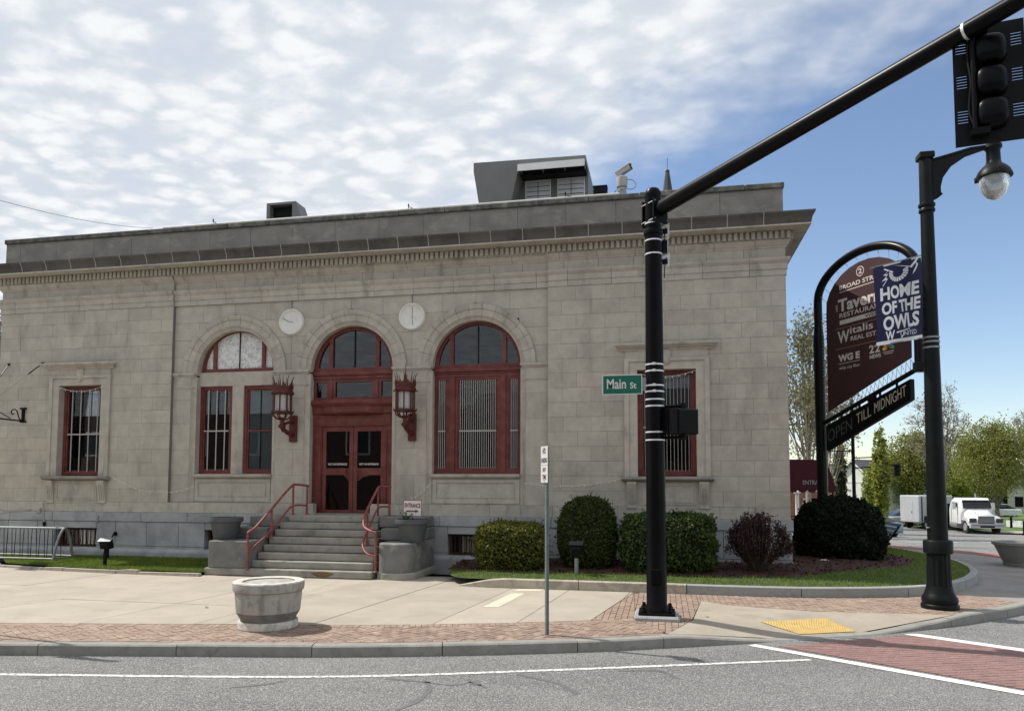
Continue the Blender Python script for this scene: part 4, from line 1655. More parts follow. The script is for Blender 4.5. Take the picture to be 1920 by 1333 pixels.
far_sheet([(23, 66.5), (80, 55), (140, 60), (140, 200), (10, 200), (14, 84)], 'far_lawn', 'farlawn', .12)
far_sheet([(24.0, 62.5), (60, 53), (62, 55), (24.4, 66.3)], 'far_pavement', 'concrete', .1)
far_sheet([(-300, 34), (2.5, 34), (3.2, 60), (-5, 200), (-300, 200)], 'rear_lawn', 'farlawn', .12)
# ================================================================ steps, railings and what stands by the building
st = thing('entrance_steps', 'worn stone steps with low side walls climbing to the red double doors', 'steps', (-8.05, 16.8, 0))
N = 8
for k in range(N):
    z0, z1 = k * .168, (k + 1) * .168
    y0 = 15.76 + k * .222
    xr = -6.42 - k * .07
    if k == 0:
        xl, xr = -10.62, -6.45
    else:
        xl = -9.55 + k * .02
    y1 = y0 + .26 if k < N - 1 else 18.3
    mb = MB().cbox(xl + .004, xr, y0, y1 + (.2 if k < N - 1 else -.24), z0 + .012, z1, .012)
    mb.build('step', M['step'], st)
    MB().box(xl + .02, xr - .02, y0 + .04, y1, z0 - .05, z0 + .0115).build('joint', M['mortar'], st)
MB().box(-6.44, -5.06, 15.78, 16.2, -.05, .12).build('plinth', M['cheek'], st) if False else None
M['rust'] = material('rust_stain', (.15, .105, .055), .9, .25, 14, world_space=True)
mb = MB()
P = []
for k in range(18):
    a = 2 * math.pi * k / 18
    P.append((-7.62 + .26 * math.cos(a) * (1 + .2 * math.sin(3 * a)), 15.7585, .088 + .062 * math.sin(a)))
mb.prism(P, (0, .0012, 0))
mb.build('rust_stain', M['rust'], st)
# left side wall
mb = MB()
mb.cbox(-10.54, -9.53, 15.78, 17.3, .168, .80, .02)
mb.build('side_wall', M['cheek'], st)
MB().cbox(-10.50, -9.5, 16.6, 17.6, .804, 1.06, .015).build('side_wall_tier', M['cheek'], st)
MB().cbox(-10.30, -9.32, 17.15, 17.90, 1.064, 1.315, .02).build('side_wall_tier', M['cheek'], st)
# right side wall with a rounded front
def rounded(x0, x1, y0, y1, z0, z1, r, n=8):
    P = [(x0, y1)]
    for k in range(n + 1):
        a = math.pi + math.pi / 2 * k / n
        P.append((x0 + r + r * math.cos(a), y0 + r + r * math.sin(a)))
    for k in range(n + 1):
        a = -math.pi / 2 + math.pi / 2 * k / n
        P.append((x1 - r + r * math.cos(a), y0 + r + r * math.sin(a)))
    P.append((x1, y1))
    mb = MB()
    c = .02
    cx, cy = (x0 + x1) / 2, (y0 + y1) / 2
    mb.rings([[(x, y, z0) for x, y in P], [(x, y, z1 - c) for x, y in P], [(x + (cx - x) * .03, y + (cy - y) * .03, z1) for x, y in P]])
    return mb


rounded(-6.44, -5.50, 15.80, 17.6, .0, .15, .36).build('plinth', M['step'], st, smooth=True)
rounded(-6.40, -5.56, 15.86, 17.6, .152, .80, .32).build('side_wall', M['cheek'], st, smooth=True)
MB().cbox(-6.62, -5.62, 16.75, 17.85, .804, 1.08, .02).build('side_wall_tier', M['cheek'], st)
MB().cbox(-6.80, -5.66, 17.1, 17.90, 1.084, 1.34, .02).build('side_wall_tier', M['cheek'], st)


def handrail(label, pts_top, pts_low, posts):
    h = thing('handrail', label, 'handrail', posts[0][0], group='red handrails of the entrance steps')
    MB().tube([tuple(p) for p in spline3(pts_top)], .030, 10).build('rail', M['redrail'], h, smooth=True)
    MB().tube([tuple(p) for p in spline3(pts_low)], .024, 10).build('lower_rail', M['redrail'], h, smooth=True)
    for a, b in posts:
        MB().tube([a, b], .027, 10).build('post', M['redrail'], h, smooth=True)
        MB().lathe([(.05, 0), (.05, .015), (.035, .03)], a, 12).build('flange', M['redrail'], h, smooth=True)


def spline3(pts, k=6):
    P = np.array(pts, dtype=float)
    if len(P) < 3:
        return P
    out = []
    for i in range(len(P) - 1):
        p0, p1, p2, p3 = P[max(i - 1, 0)], P[i], P[i + 1], P[min(i + 2, len(P) - 1)]
        for t in np.linspace(0, 1, k, endpoint=False):
            out.append(.5 * (2 * p1 + (p2 - p0) * t + (2 * p0 - 5 * p1 + 4 * p2 - p3) * t * t + (3 * p1 - p0 - 3 * p2 + p3) * t ** 3))
    out.append(P[-1])
    return np.array(out)


handrail('left red pipe handrail, leading straight up from the low wall by the pot',
         [(-9.50, 15.74, .99), (-9.47, 15.80, 1.04), (-9.42, 15.95, 1.12), (-9.36, 16.5, 1.50), (-9.30, 17.1, 1.92), (-9.26, 17.38, 2.10), (-9.24, 17.48, 2.12), (-9.06, 17.75, 2.09), (-9.05, 17.8, 2.07)],
         [(-9.50, 15.76, .56), (-9.36, 16.4, .93), (-9.28, 17.1, 1.42), (-9.25, 17.4, 1.58), (-9.06, 17.76, 1.58)],
         [((-9.50, 15.75, .168), (-9.50, 15.75, 1.0)), ((-9.36, 16.55, .80), (-9.36, 16.55, 1.53)), ((-9.25, 17.40, 1.31), (-9.25, 17.40, 2.10)), ((-9.06, 17.78, 1.34), (-9.06, 17.78, 2.08))])
handrail('right red pipe handrail, its foot curling outwards to the rounded wall',
         [(-6.40, 15.90, 1.04), (-6.55, 15.93, 1.08), (-6.80, 16.15, 1.18), (-6.93, 16.55, 1.42), (-6.97, 17.0, 1.72), (-6.98, 17.45, 2.03), (-6.97, 17.6, 2.07), (-6.80, 17.78, 2.06), (-6.79, 17.8, 2.05)],
         [(-6.40, 15.92, .52), (-6.62, 15.95, .56), (-6.84, 16.2, .72), (-6.93, 16.6, .95), (-6.97, 17.1, 1.28), (-6.97, 17.5, 1.55), (-6.80, 17.78, 1.56)],
         [((-6.40, 15.90, .15), (-6.40, 15.90, 1.05)), ((-6.91, 16.62, .68), (-6.91, 16.62, 1.47)), ((-6.975, 17.45, 1.19), (-6.975, 17.45, 2.04)), ((-6.80, 17.78, 1.34), (-6.80, 17.78, 2.06))])

# plastic pots on the side walls
M['pot'] = material('grey_plastic_pot', (.080, .084, .092), .6, .08, 5, .03, 60)
M['potsoil'] = material('potting_soil', (.05, .035, .028), .95, .3, 20)


def pot(loc, label, dark=False):
    p = thing('plant_pot', label, 'plant pot', loc, group='grey pots beside the steps')
    pr = [(.265, 0), (.27, .01), (.345, .40), (.35, .41), (.375, .415), (.395, .43), (.402, .515), (.398, .53), (.375, .53), (.365, .46), (.001, .45)]
    MB().lathe(pr, loc, 32).build('pot_body', M['pot'], p, smooth=True)
    MB().lathe([(.001, .47), (.365, .47), (.365, .475), (.3, .495), (.001, .5)], loc, 20).build('soil', M['potsoil'], p, smooth=True)
    return p


pot((-10.39, 16.25, .80), 'empty grey flared pot on the left wall of the steps')
pr_ = pot((-5.72, 16.45, .80), 'grey flared pot on the right wall of the steps, holding a sprig and a sign')
sg = thing('entrance_sign', 'small white sign with hand-painted ENTRANCE and a dark red arrow, stuck in the grey pot', 'sign', (-5.71, 16.4, 1.30))
M['signwhite'] = material('sign_white', (.66, .63, .62), .5, .04, 5)
M['signred'] = material('sign_dark_red', (.17, .02, .03), .6, .05)
MB().cbox(-5.93, -5.49, 16.395, 16.407, 1.40, 1.765, .004).build('panel', M['signwhite'], sg)
rim = MB()
rect_ring(rim, -5.932, -5.488, 1.398, 1.767, .010, 16.392, 16.3945)
rim.build('rim', M['signred'], sg)
MB().tube([(-5.71, 16.412, 1.15), (-5.71, 16.412, 1.72)], .008, 6).build('stake', M['blackmatt'], sg)
letters('lettering', 'ENTRANCE', M['signred'], sg, (-5.90, 16.3945, 1.60), (1, 0, -.02), (0, 0, 1), .385, .105, bold=.035, depth=.001)
mb = MB()
mb.prism([(-5.86, 16.3935, 1.50), (-5.64, 16.3935, 1.50), (-5.64, 16.3935, 1.53), (-5.86, 16.3935, 1.53)], (0, -.001, 0))
mb.prism([(-5.64, 16.3935, 1.475), (-5.555, 16.3935, 1.515), (-5.64, 16.3935, 1.555)], (0, -.001, 0))
mb.build('arrow', M['signred'], sg)
M['sprig'] = leaf_material('sprig_leaf', (.05, .10, .02), (.10, .17, .04), 9)
sp = thing('potted_sprig', 'small leafy sprig growing beside the ENTRANCE sign in the grey pot', 'plant', (-5.9, 16.4, 1.29))
mb = MB()
C_ = []
for k in range(9):
    a = RNG.uniform(0, 6.28)
    tip = (-5.86 + .16 * math.cos(a), 16.38 + .1 * math.sin(a), 1.40 + .1 * RNG.random())
    mb.tube([(-5.86, 16.38, 1.27), ((-5.86 + tip[0]) / 2, (16.38 + tip[1]) / 2, 1.37), tip], .004, 4)
    for t in range(9):
        q = RNG.random()
        C_.append([-5.86 + (tip[0] + 5.86) * q, 16.38 + (tip[1] - 16.38) * q, 1.28 + (tip[2] - 1.28) * q + .02])
mb.build('stem', M['sprig'], sp)
quads('leaves', leaf_cards(np.array(C_), .03), M['sprig'], sp)

# lanterns
M['lanternglass'] = material('frosted_lantern_glass', (.62, .64, .62), .35, .04, 3)
M['lanternglass'].node_tree.nodes['Principled BSDF'].inputs['Transmission Weight'].default_value = .25


def lantern(x, label, spire):
    y = 17.58
    l = thing('wall_lantern', label, 'lantern', (x, 18.0, 3.25), group='red lanterns either side of the door')
    xp = x + (.06 if x < -8 else .02)
    MB().cbox(xp - .1, xp + .11, YC - .09, YC - .004, 3.24, 3.94, .012).build('back_plate', M['redlamp'], l)
    mb = MB()                                      # scrolled arm from the plate to the stem
    arm = spline3([(xp, YC - .08, 3.42), (xp, 17.88, 3.44), (x, 17.72, 3.52), (x, 17.60, 3.60), (x, 17.58, 3.66)])
    mb.tube([tuple(p) for p in arm], [.045 + .02 * abs(math.sin(k * .9)) for k in range(len(arm))], 8)
    arm2 = spline3([(xp, YC - .08, 3.74), (xp, 17.90, 3.76), (x, 17.74, 3.70), (x, 17.64, 3.64)])
    mb.tube([tuple(p) for p in arm2], .035, 8)
    mb.build('bracket', M['redlamp'], l, smooth=True)
    MB().lathe([(.004, -.16), (.03, -.1), (.05, -.06), (.09, -.03), (.10, .0), (.085, .03), (.06, .05), (.055, .12), (.075, .17), (.085, .22)], (x, y, 3.63), 12).build('stem', M['redlamp'], l, smooth=True)
    for k in range(8):                             # curved ribs carrying the cage
        a = 2 * math.pi * k / 8 + .2
        c, s = math.cos(a), math.sin(a)
        P = spline3([(x + .06 * c, y + .06 * s, 3.80), (x + .15 * c, y + .15 * s, 3.82), (x + .235 * c, y + .235 * s, 3.90), (x + .25 * c, y + .25 * s, 3.97)], 4)
        MB().tube([tuple(p) for p in P], .018, 6).build('lower_rib', M['redlamp'], l, smooth=True)
    MB().lathe([(.19, .0), (.275, .0), (.285, .02), (.26, .05), (.235, .06), (.19, .06)], (x, y, 3.955), 24).build('lower_ring', M['redlamp'], l)
    MB().lathe([(.2, .0), (.235, .0), (.27, .03), (.27, .09), (.255, .10), (.25, .135), (.262, .15), (.262, .2), (.21, .2)], (x, y, 4.44), 24).build('upper_ring', M['redlamp'], l)
    MB().lathe([(.175, .0), (.175, .43)], (x, y, 4.012), 16).build('glass_cylinder', M['lanternglass'], l, smooth=True)
    for k in range(8):
        a = 2 * math.pi * k / 8 + .2
        c, s = math.cos(a), math.sin(a)
        MB().obox((x + .232 * c, y + .232 * s, 4.23), (-s * .016, c * .016, 0), (c * .016, s * .016, 0), (0, 0, .225)).build('cage_bar', M['redlamp'], l)
        P = spline3([(x + .24 * c, y + .24 * s, 4.62), (x + .235 * c, y + .235 * s, 4.72), (x + .25 * c, y + .25 * s, 4.82), (x + .30 * c, y + .30 * s, 4.93)], 4)
        n_ = len(P)
        MB().tube([tuple(p) for p in P], [.020 * (1 - t / n_) + .003 for t in range(n_)], 5).build('spike', M['redlamp'], l, smooth=True)
        b = a + math.pi / 8
        c, s = math.cos(b), math.sin(b)
        ps = [(x + .25 * c - s * w_, y + .25 * s + c * w_, z) for w_, z in ((-.05, 4.63), (.05, 4.63), (.035, 4.69), (.0, 4.75), (-.035, 4.69))]
        MB().prism(ps, (c * .015, s * .015, 0)).build('crest', M['redlamp'], l)
    if spire:
        MB().lathe([(.21, 4.63), (.15, 4.68), (.05, 4.74), (.025, 4.80), (.03, 4.85), (.012, 4.95), (.003, 5.19)], (x, y, 0), 12).build('spire', M['redlamp'], l, smooth=True)
    else:
        MB().lathe([(.21, 4.63), (.12, 4.66), (.03, 4.70), (.012, 4.80), (.003, 4.96)], (x, y, 0), 12).build('spire', M['redlamp'], l, smooth=True)
    mb = MB()
    for z in (4.47, 4.0):
        for k in range(8):
            a = 2 * math.pi * k / 8 + .2
            mb.lathe([(.003, -.03), (.022, 0), (.003, .03)], (x + .29 * math.cos(a), y + .29 * math.sin(a), z), 6)
    tag(mb.build('knob', M['redlamp'], l), kind='stuff')


lantern(-9.70, 'red iron wall lantern with a crown of spikes, left of the door', False)
lantern(-6.34, 'red iron wall lantern with a tall middle spire, right of the door', True)

# ---------------------------------------------------------------- the things on the roof
pn = thing('rooftop_plant_room', 'grey sheet-metal rooftop unit with slanted flank, hood and white louvres', 'rooftop unit', (-4.0, 21, 8.7))
def FX(u, v, Y):
    d = ray(u, v)
    t = Y / d.y
    return (d.x * t, Y, CAMH + d.z * t)


Yp = 21.0
# flank: a wedge leaning out to the left, main box behind the louvres
A = [FX(888, 306, Yp), FX(1098, 291, Yp), FX(1101, 362, Yp), FX(925, 382, Yp), FX(913, 372, Yp), FX(888, 322, Yp)]
xs_ = [p[0] for p in A]
body = [(A[0][0], Yp, A[0][2]), (A[1][0], Yp, A[1][2]), (A[1][0], Yp, A[1][2] - .17), (FX(973, 312, Yp)[0], Yp, FX(973, 312, Yp)[2]), (FX(938, 372, Yp)[0], Yp, 9.0), (FX(913, 372, Yp)[0], Yp, 9.0), (A[5][0], Yp, A[5][2])]
MB().prism(body, (0, 3.0, 0)).build('shell', M['ac'], pn)
xl, xr = FX(973, 340, Yp)[0], A[1][0]
zt = A[1][2] - .18
zl = FX(1035, 337, Yp + .7)[2]
MB().box(xl - .35, xr, Yp + .75, Yp + 2.9, 8.7, zt).build('louvre_wall', M['ac'], pn)
hood = [(xl, Yp + .02, zt + .03), (xl, Yp - .22, zt - .02), (xl, Yp - .26, zt - .24), (xl, Yp - .23, zt - .24), (xl, Yp + .02, zt - .06)]
MB().prism(hood, (xr - xl - .02, 0, 0)).build('hood', M['acpale'], pn)
MB().box(xl, xr - .02, Yp + .3, Yp + .66, zl + .01, zt - .01).build('hood_back', M['blackmatt'], pn)
for x in (xl + .02, xl + (xr - xl) * .34, xl + (xr - xl) * .67, xr - .06):
    MB().prism([(x, Yp - .2, zt - .05), (x, Yp + .7, zt - .05), (x, Yp + .7, zl + .02), (x, Yp + .55, zl + .02)], (.03, 0, 0)).build('gusset', M['ac'], pn)
for a, b in ((.03, .43), (.53, .95)):
    x0, x1 = xl + (xr - xl) * a, xl + (xr - xl) * b
    mb = MB()
    rect_ring(mb, x0, x1, zl - 1.1, zl, .03, Yp + .68, Yp + .745)
    lv = mb.build('louvre', M['acpale'], pn)
    n = 7
    for k in range(n):
        z = zl - 1.06 + 1.02 * (k + .5) / n
        for h0, h1 in ((x0 + .03, (x0 + x1) / 2 - .012), ((x0 + x1) / 2 + .012, x1 - .03)):
            MB().prism([(h0, Yp + .69, z - .07), (h0, Yp + .735, z + .07), (h0, Yp + .72, z + .07), (h0, Yp + .675, z - .07)], (h1 - h0, 0, 0)).build('slat', M['louvre'], lv)
ce = thing('rooftop_vent', 'dark open-fronted metal vent box on the roof, left of the rooftop unit', 'vent', (-13, 23, 8.7))
a_, b_, c_ = FX(500, 383, 23), FX(554, 380, 23), FX(580, 402, 23)
mb = MB()
zt = a_[2]
mb.box(a_[0], a_[0] + .12, 23, 23.7, 8.7, zt)
mb.box(b_[0] - .12, b_[0], 23, 23.7, 8.7, zt)
mb.box(a_[0], b_[0], 23.01, 23.7, zt - .05, zt + .03)
mb.build('frame', M['ac'], ce)
MB().box(a_[0] + .12, b_[0] - .12, 23.25, 23.7, 8.7, zt - .05).build('opening', M['blackmatt'], ce)
MB().prism([(b_[0] + .003, 23.0, zt + .03), (b_[0] + .003, 23.0, 8.7), (b_[0] + (c_[0] - b_[0]) * 2.2, 23.0, 8.7)], (0, .7, 0)).build('sloping_side', M['ac'], ce)
sb = thing('roof_box', 'small low black box on the roof edge between the rooftop unit and the camera', 'box', (-1.6, 19.2, 9.2))
p, q = FX(1112, 352, 19.3), FX(1138, 357, 19.3)
MB().cbox(p[0], q[0], 19.3, 19.6, 8.7, p[2] + .02, .02).build('box_body', M['blackmatt'], sb)
MB().cbox(p[0] - .01, q[0] + .01, 19.29, 19.61, p[2] + .022, p[2] + .05, .01).build('lid', M['blackmatt'], sb)
# camera
cm = thing('security_camera', 'pale security camera on a post at the roof edge, tilted up to the right', 'security camera', (-1.02, 19.0, 9.28))
M['camgrey'] = material('camera_grey', (.36, .36, .345), .5, .05, 4)
p = FX(1166, 352, 19.0)
x = p[0]
MB().cbox(x - .12, x + .12, 18.9, 19.1, 9.2, 9.75, .02).build('post', M['alu'], cm)
MB().lathe([(.10, 9.75), (.10, 9.82), (.14, 9.85), (.15, 10.0), (.14, 10.10), (.08, 10.14)], (x, 19.0, 0), 16).build('head', M['camgrey'], cm, smooth=True)
ax = Vector((.75, -.2, .36)).normalized()
cc = Vector((x + .05, 19.0, 10.27))
sd_ = ax.cross(Vector((0, 0, 1))).normalized()
up_ = sd_.cross(ax).normalized()
MB().obox(cc, ax * .20, sd_ * .07, up_ * .06).build('housing', M['camgrey'], cm)
MB().obox(cc + up_ * .072 + ax * .02, ax * .235, sd_ * .085, up_ * .010).build('sunshield', M['white'], cm)
MB().obox(cc + ax * .212, ax * .014, sd_ * .065, up_ * .055).build('lens', M['blackmatt'], cm)
MB().tube([tuple(q) for q in spline3([(x + .14, 19, 10.05), (x + .3, 19, 10.0), (x + .36, 19, 9.85), (x + .25, 19, 9.78), (x + .1, 19, 9.8)])], .012, 6).build('cable', M['camgrey'], cm)
MB().tube([tuple(q) for q in spline3([(x - .1, 19, 9.8), (x - .2, 19, 9.7), (x - .14, 19, 9.4), (x - .17, 19, 9.3)])], .008, 6).build('cable', M['blackmatt'], cm)
for (u_, v_), lab in (((400, 413), 'leftmost tiny dark spike on the parapet, before the vent box'), ((766, 388), 'tiny dark spike on the parapet, between vent box and rooftop unit'), ((1060, 364), 'tiny dark spike on the parapet, in front of the white louvres')):
    p = FX(u_, v_, 18.05)
    t = thing('roof_spike', lab, 'fitting', (p[0], 18.05, 9.33), group='small fittings along the parapet')
    MB().lathe([(.05, 0), (.04, .02), (.012, .03), (.010, .12), (.022, .125), (.018, .16), (.002, .19)], (p[0], 18.05, 9.28), 8).build('rod', M['blackmatt'], t)
    MB().tube([(p[0], 18.05, 9.38), (p[0] + .09, 18.0, 9.34), (p[0] + .13, 17.98, 9.31)], .010, 6).build('arm', M['blackmatt'], t)

# ---------------------------------------------------------------- string lights and cables on the wall
def hang(label, pts, sag, n, bulbs=True, mat='white', r=.0042, nm='string_lights', cat='string lights', grp='fairy light strings on the wall'):
    t = thing(nm, label, cat, pts[0], group=grp)
    P = []
    for a, b in zip(pts, pts[1:]):
        a, b = Vector(a), Vector(b)
        for k in range(17):
            u_ = k / 16
            q = a.lerp(b, u_)
            q.z -= sag * 4 * u_ * (1 - u_)
            P.append(tuple(q))
    MB().tube(P, r, 5).build('wire', M[mat], t)
    if bulbs:
        mb = MB()
        for k in range(n):
            q = P[int((k + .5) / n * (len(P) - 1))]
            mb.lathe([(.003, -.04), (.010, -.03), (.010, -.012), (.005, 0)], q, 6)
        tag(mb.build('bulb', M['white'], t), kind='stuff')
    return t


def W(u, v, dy=.0):
    p = FX(u, v, 17.93 + dy)
    return p


hang('white fairy lights looped across the top of the far left window', [W(113, 727), W(195, 723)], .13, 9)
hang('white fairy light wire drooping from the far left window sill to the first arch', [W(206, 891), W(362, 912, .1)], .30, 14, True)
hang('faint fairy lights drooping between the large red window and the right window sill', [W(985, 905, .1), W(1165, 897)], .13, 13)
hang('white fairy lights looped across the top of the window behind the signal pole', [W(1205, 702), W(1304, 694)], .1, 8)
hang('faint fairy light wire rising from the entrance sign to the large red window', [W(770, 935, .1), W(808, 905, .1)], .05, 5)
hang('slack pale cable ending at a hook on the far left of the wall', [(-19.6, 17.9, 1.42), W(58, 955, .02), W(76, 952, .02)], .1, 0, False, 'bar2', .014, 'wall_cable', 'cable', None)
hk = thing('wall_hook', 'small dark hook and pale conduit on the wall at the end of the slack cable', 'hook', W(80, 968))
a = W(81, 942)
b = W(83, 980)
MB().tube([a, b], .016, 6).build('conduit', M['bar2'], hk)
MB().lathe([(.02, -.10), (.05, .0), (.03, .03)], b, 8).build('hook_end', M['blackmatt'], hk)
MB().cbox(W(70, 960)[0], W(76, 960)[0], 17.9, 17.95, 1.28, 1.38, .01).build('socket', M['bar2'], hk)
hb = thing('hose_tap', 'small black tap on the granite base right of the ground floodlight', 'tap', W(216, 1000))
p = W(216, 1000)
MB().lathe([(.035, -.05), (.05, -.02), (.05, .03), (.03, .05)], p, 10).build('tap_body', M['black'], hb, smooth=True)
MB().tube([p, (p[0] + .02, p[1] - .06, p[2] + .02), (p[0] - .02, p[1] - .09, p[2] - .09)], .02, 8).build('spout', M['black'], hb, smooth=True)
jb = thing('wall_socket', 'small pale weatherproof socket on the granite above the basement window', 'socket', W(181, 972))
p = W(182, 972)
MB().cbox(p[0] - .05, p[0] + .05, 17.895, 17.934, p[2] - .09, p[2] + .09, .012).build('cover', M['bar2'], jb)
MB().cbox(p[0] - .025, p[0] + .03, 17.883, 17.894, p[2] - .06, p[2] + .05, .006).build('flap', M['granite'], jb)
# iron sign bracket at the far left
br = thing('sign_bracket', 'black scrolled iron bracket with stay wires on the wall at far left', 'bracket', W(42, 778))
p = Vector(W(41, 778))
x, y, z = p.x, 18.0, p.z
mb = MB()
mb.cbox(x - .045, x + .045, y - .05, y - .005, z - .20, z + .20, .008)
mb.build('mount', M['black'], br)
for dz in (-.19, .19):
    MB().cbox(x - .10, x + .10, y - .06, y - .003, z + dz - .025, z + dz + .025, .008).build('mount_cap', M['black'], br)
MB().tube([(x, y - .05, z - .17), (x, y - 1.9, z - .15)], .022, 8).build('arm', M['black'], br)
sc = [(x, y - .06, z - .16), (x, y - .14, z - .12), (x, y - .20, z - .0), (x, y - .24, z + .10), (x, y - .34, z + .14), (x, y - .42, z + .08), (x, y - .40, z + .0), (x, y - .33, z + .0)]
MB().tube([tuple(q) for q in spline3(sc)], .016, 8).build('scroll', M['black'], br)
MB().tube([(x, y - .45, z - .13), (x, y - .75, z + .0), (x, y - 1.05, z + .05)], .012, 6).build('brace', M['black'], br)
for u_, v_ in ((17, 683), (80, 681)):
    q = Vector(W(u_, v_, .06))
    e = Vector((x, y - 1.6, z - .15))
    MB().tube([tuple(q), tuple(q.lerp(e, .22))], .016, 6).build('turnbuckle', M['black'], br)
    MB().tube([tuple(q.lerp(e, .22)), tuple(e)], .006, 5).build('stay_wire', M['black'], br)
    MB().lathe([(.04, -.02), (.04, .02)], tuple(q), 8).build('anchor', M['black'], br)
hs = thing('hanging_sign', 'dark edge of a board hanging from the scrolled bracket at far left', 'sign', (x, y - 1.5, z - 1.2))
MB().box(x - .015, x + .015, y - 1.88, y - 1.12, z - 1.15, z - .3).build('board', M['blackmatt'], hs)
for dy in (1.2, 1.8):
    MB().tube([(x, y - dy, z - .305), (x, y - dy, z - .175)], .006, 5).build('link', M['black'], hs)

# ---------------------------------------------------------------- bicycle rack, floodlights
bk_ = thing('bicycle_rack', 'grey tubular bicycle rack with thin uprights on the left lawn edge', 'bicycle rack', (-17.3, 16.9, .08))
y0, y1 = 16.65, 17.25
def arch_end(x):
    return spline3([(x - .02, y0, 0), (x + .02, y0 + .06, .45), (x + .05, y0 + .15, .78), (x + .05, y0 + .30, .94), (x + .05, y0 + .45, .78), (x + .05, y0 + .54, .45), (x + .05, y1, .05)])


for x in (-15.62, -19.55):
    MB().tube([tuple(q) for q in arch_end(x)], .032, 8).build('end_hoop', M['alu'], bk_, smooth=True)
MB().tube([(-19.5, y0 + .30, .94), (-15.57, y0 + .30, .94)], .026, 8).build('top_rail', M['alu'], bk_, smooth=True)
MB().tube([(-19.5, y0 + .04, .16), (-15.60, y0 + .04, .16)], .020, 8).build('foot_rail', M['alu'], bk_, smooth=True)
MB().tube([(-19.5, y1 - .04, .2), (-15.57, y1 - .04, .2)], .020, 8).build('foot_rail', M['alu'], bk_, smooth=True)
MB().tube([(-15.60, y0 + .04, .18), (-15.57, y1 - .04, .18)], .018, 8).build('foot_rail', M['alu'], bk_, smooth=True)
for k in range(30):
    x = -19.4 + k * .128
    s = -1 if k % 2 else 1
    MB().tube([(x, y0 + .30, .93), (x + .006 * s, y0 + .30 - s * .04, .12)], .009, 5).build('upright', M['blackmatt'], bk_)


def floodlight(loc, yaw, tilt, label, post, flip):
    f = thing('ground_floodlight', label, 'floodlight', loc, group='floodlights in the planting beds')
    x, y, z = loc
    MB().tube([(x, y, z), (x, y, z + post)], .045, 10).build('post', M['alu' if flip else 'blackmatt'], f)
    c, s = math.cos(yaw), math.sin(yaw)
    ax = Vector((c, s, 0))
    fw = Vector((-s * math.cos(tilt), c * math.cos(tilt), math.sin(tilt)))
    up = ax.cross(fw)
    h = Vector((x, y, z + post + .20))
    MB().tube([(x, y, z + post), (x, y, z + post + .07), tuple(h - up * .06)], .035, 8).build('knuckle', M['blackmatt'], f)
    mb = MB()
    a, b = .155, .115
    rg = []
    for t, k in ((-.10, .55), (-.03, .85), (.06, 1.0), (.085, 1.0)):
        o = h + fw * t
        rg.append([tuple(o + ax * (a * k * i) + up * (b * k * j)) for i, j in ((-1, -1), (1, -1), (1, 1), (-1, 1))])
    mb.rings(rg)
    mb.build('housing', M['blackmatt'], f)
    MB().obox(h + fw * .09, ax * .148, up * .108, fw * .004).build('lens', M['lanternglass'], f)
    MB().obox(h + up * .128 + fw * .02, ax * .155, up * .006, fw * .08).build('visor', M['alu' if not flip else 'blackmatt'], f)


floodlight((-13.72, 16.25, .08), .25, .42, 'black ground floodlight on a short post in the left lawn, facing the wall', .32, False)
floodlight((-1.86, 16.05, .22), -.05, .5, 'black ground floodlight on a grey post in front of the domed bush', .34, True)
fl = thing('junction_post', 'short dark electrical stub beside the left ground floodlight', 'stub', (-14.6, 17.2, .1))
MB().tube([(-14.55, 17.3, .1), (-14.55, 17.3, .5)], .05, 8).build('post', M['blackmatt'], fl)
MB().cbox(-14.66, -14.44, 17.22, 17.38, .42, .66, .02).build('box', M['blackmatt'], fl)

# ---------------------------------------------------------------- shrubs
M['core'] = material('shrub_inner_shade', (.012, .016, .007), 1, .3, 9)
M['leafolive'] = leaf_material('hedge_leaf_olive', (.10, .125, .024), (.20, .20, .042), 3, .38)
M['leafdark'] = leaf_material('hedge_leaf_dark', (.036, .060, .012), (.082, .10, .022), 3, .3)
M['leafbox'] = leaf_material('hedge_leaf_green', (.040, .075, .018), (.09, .13, .034), 4, .3)
M['leafpurple'] = leaf_material('barberry_leaf', (.026, .011, .013), (.052, .02, .02), 5, .2)
M['leafyew'] = leaf_material('yew_leaf', (.007, .013, .005), (.016, .025, .009), 4, .15, .85)
M['twig'] = material('twig_bark', (.085, .06, .042), .9, .2, 9)


def superell(c, r, p, n, lump=.05, zcut=-1.0, top=2.0):
    """points and normals on a rounded-box / ellipsoid shell with lumps"""
    d = RNG.normal(size=(n, 3))
    d /= np.linalg.norm(d, axis=1, keepdims=True)
    k = (np.abs(d[:, 0]) ** p + np.abs(d[:, 1]) ** p + np.abs(d[:, 2]) ** p) ** (-1 / p)
    P = d * k[:, None]
    N_ = np.sign(P) * np.abs(P) ** (p - 1) / np.array(r)
    N_ /= np.linalg.norm(N_, axis=1, keepdims=True)
    w_ = 1 + lump * (np.sin(d[:, 0] * 7 + 1.3) * np.cos(d[:, 1] * 6 + .4) + .7 * np.sin(d[:, 2] * 11 + d[:, 0] * 9))
    return np.array(c) + P * np.array(r) * w_[:, None], N_


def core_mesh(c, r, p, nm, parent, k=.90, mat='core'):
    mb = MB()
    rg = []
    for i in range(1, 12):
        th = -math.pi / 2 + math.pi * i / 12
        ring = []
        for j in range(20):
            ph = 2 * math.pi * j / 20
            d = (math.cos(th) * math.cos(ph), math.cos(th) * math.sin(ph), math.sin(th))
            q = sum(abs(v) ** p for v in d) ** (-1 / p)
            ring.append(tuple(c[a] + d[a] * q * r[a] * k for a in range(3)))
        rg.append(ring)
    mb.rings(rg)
    return mb.build(nm, M[mat], parent, smooth=True)


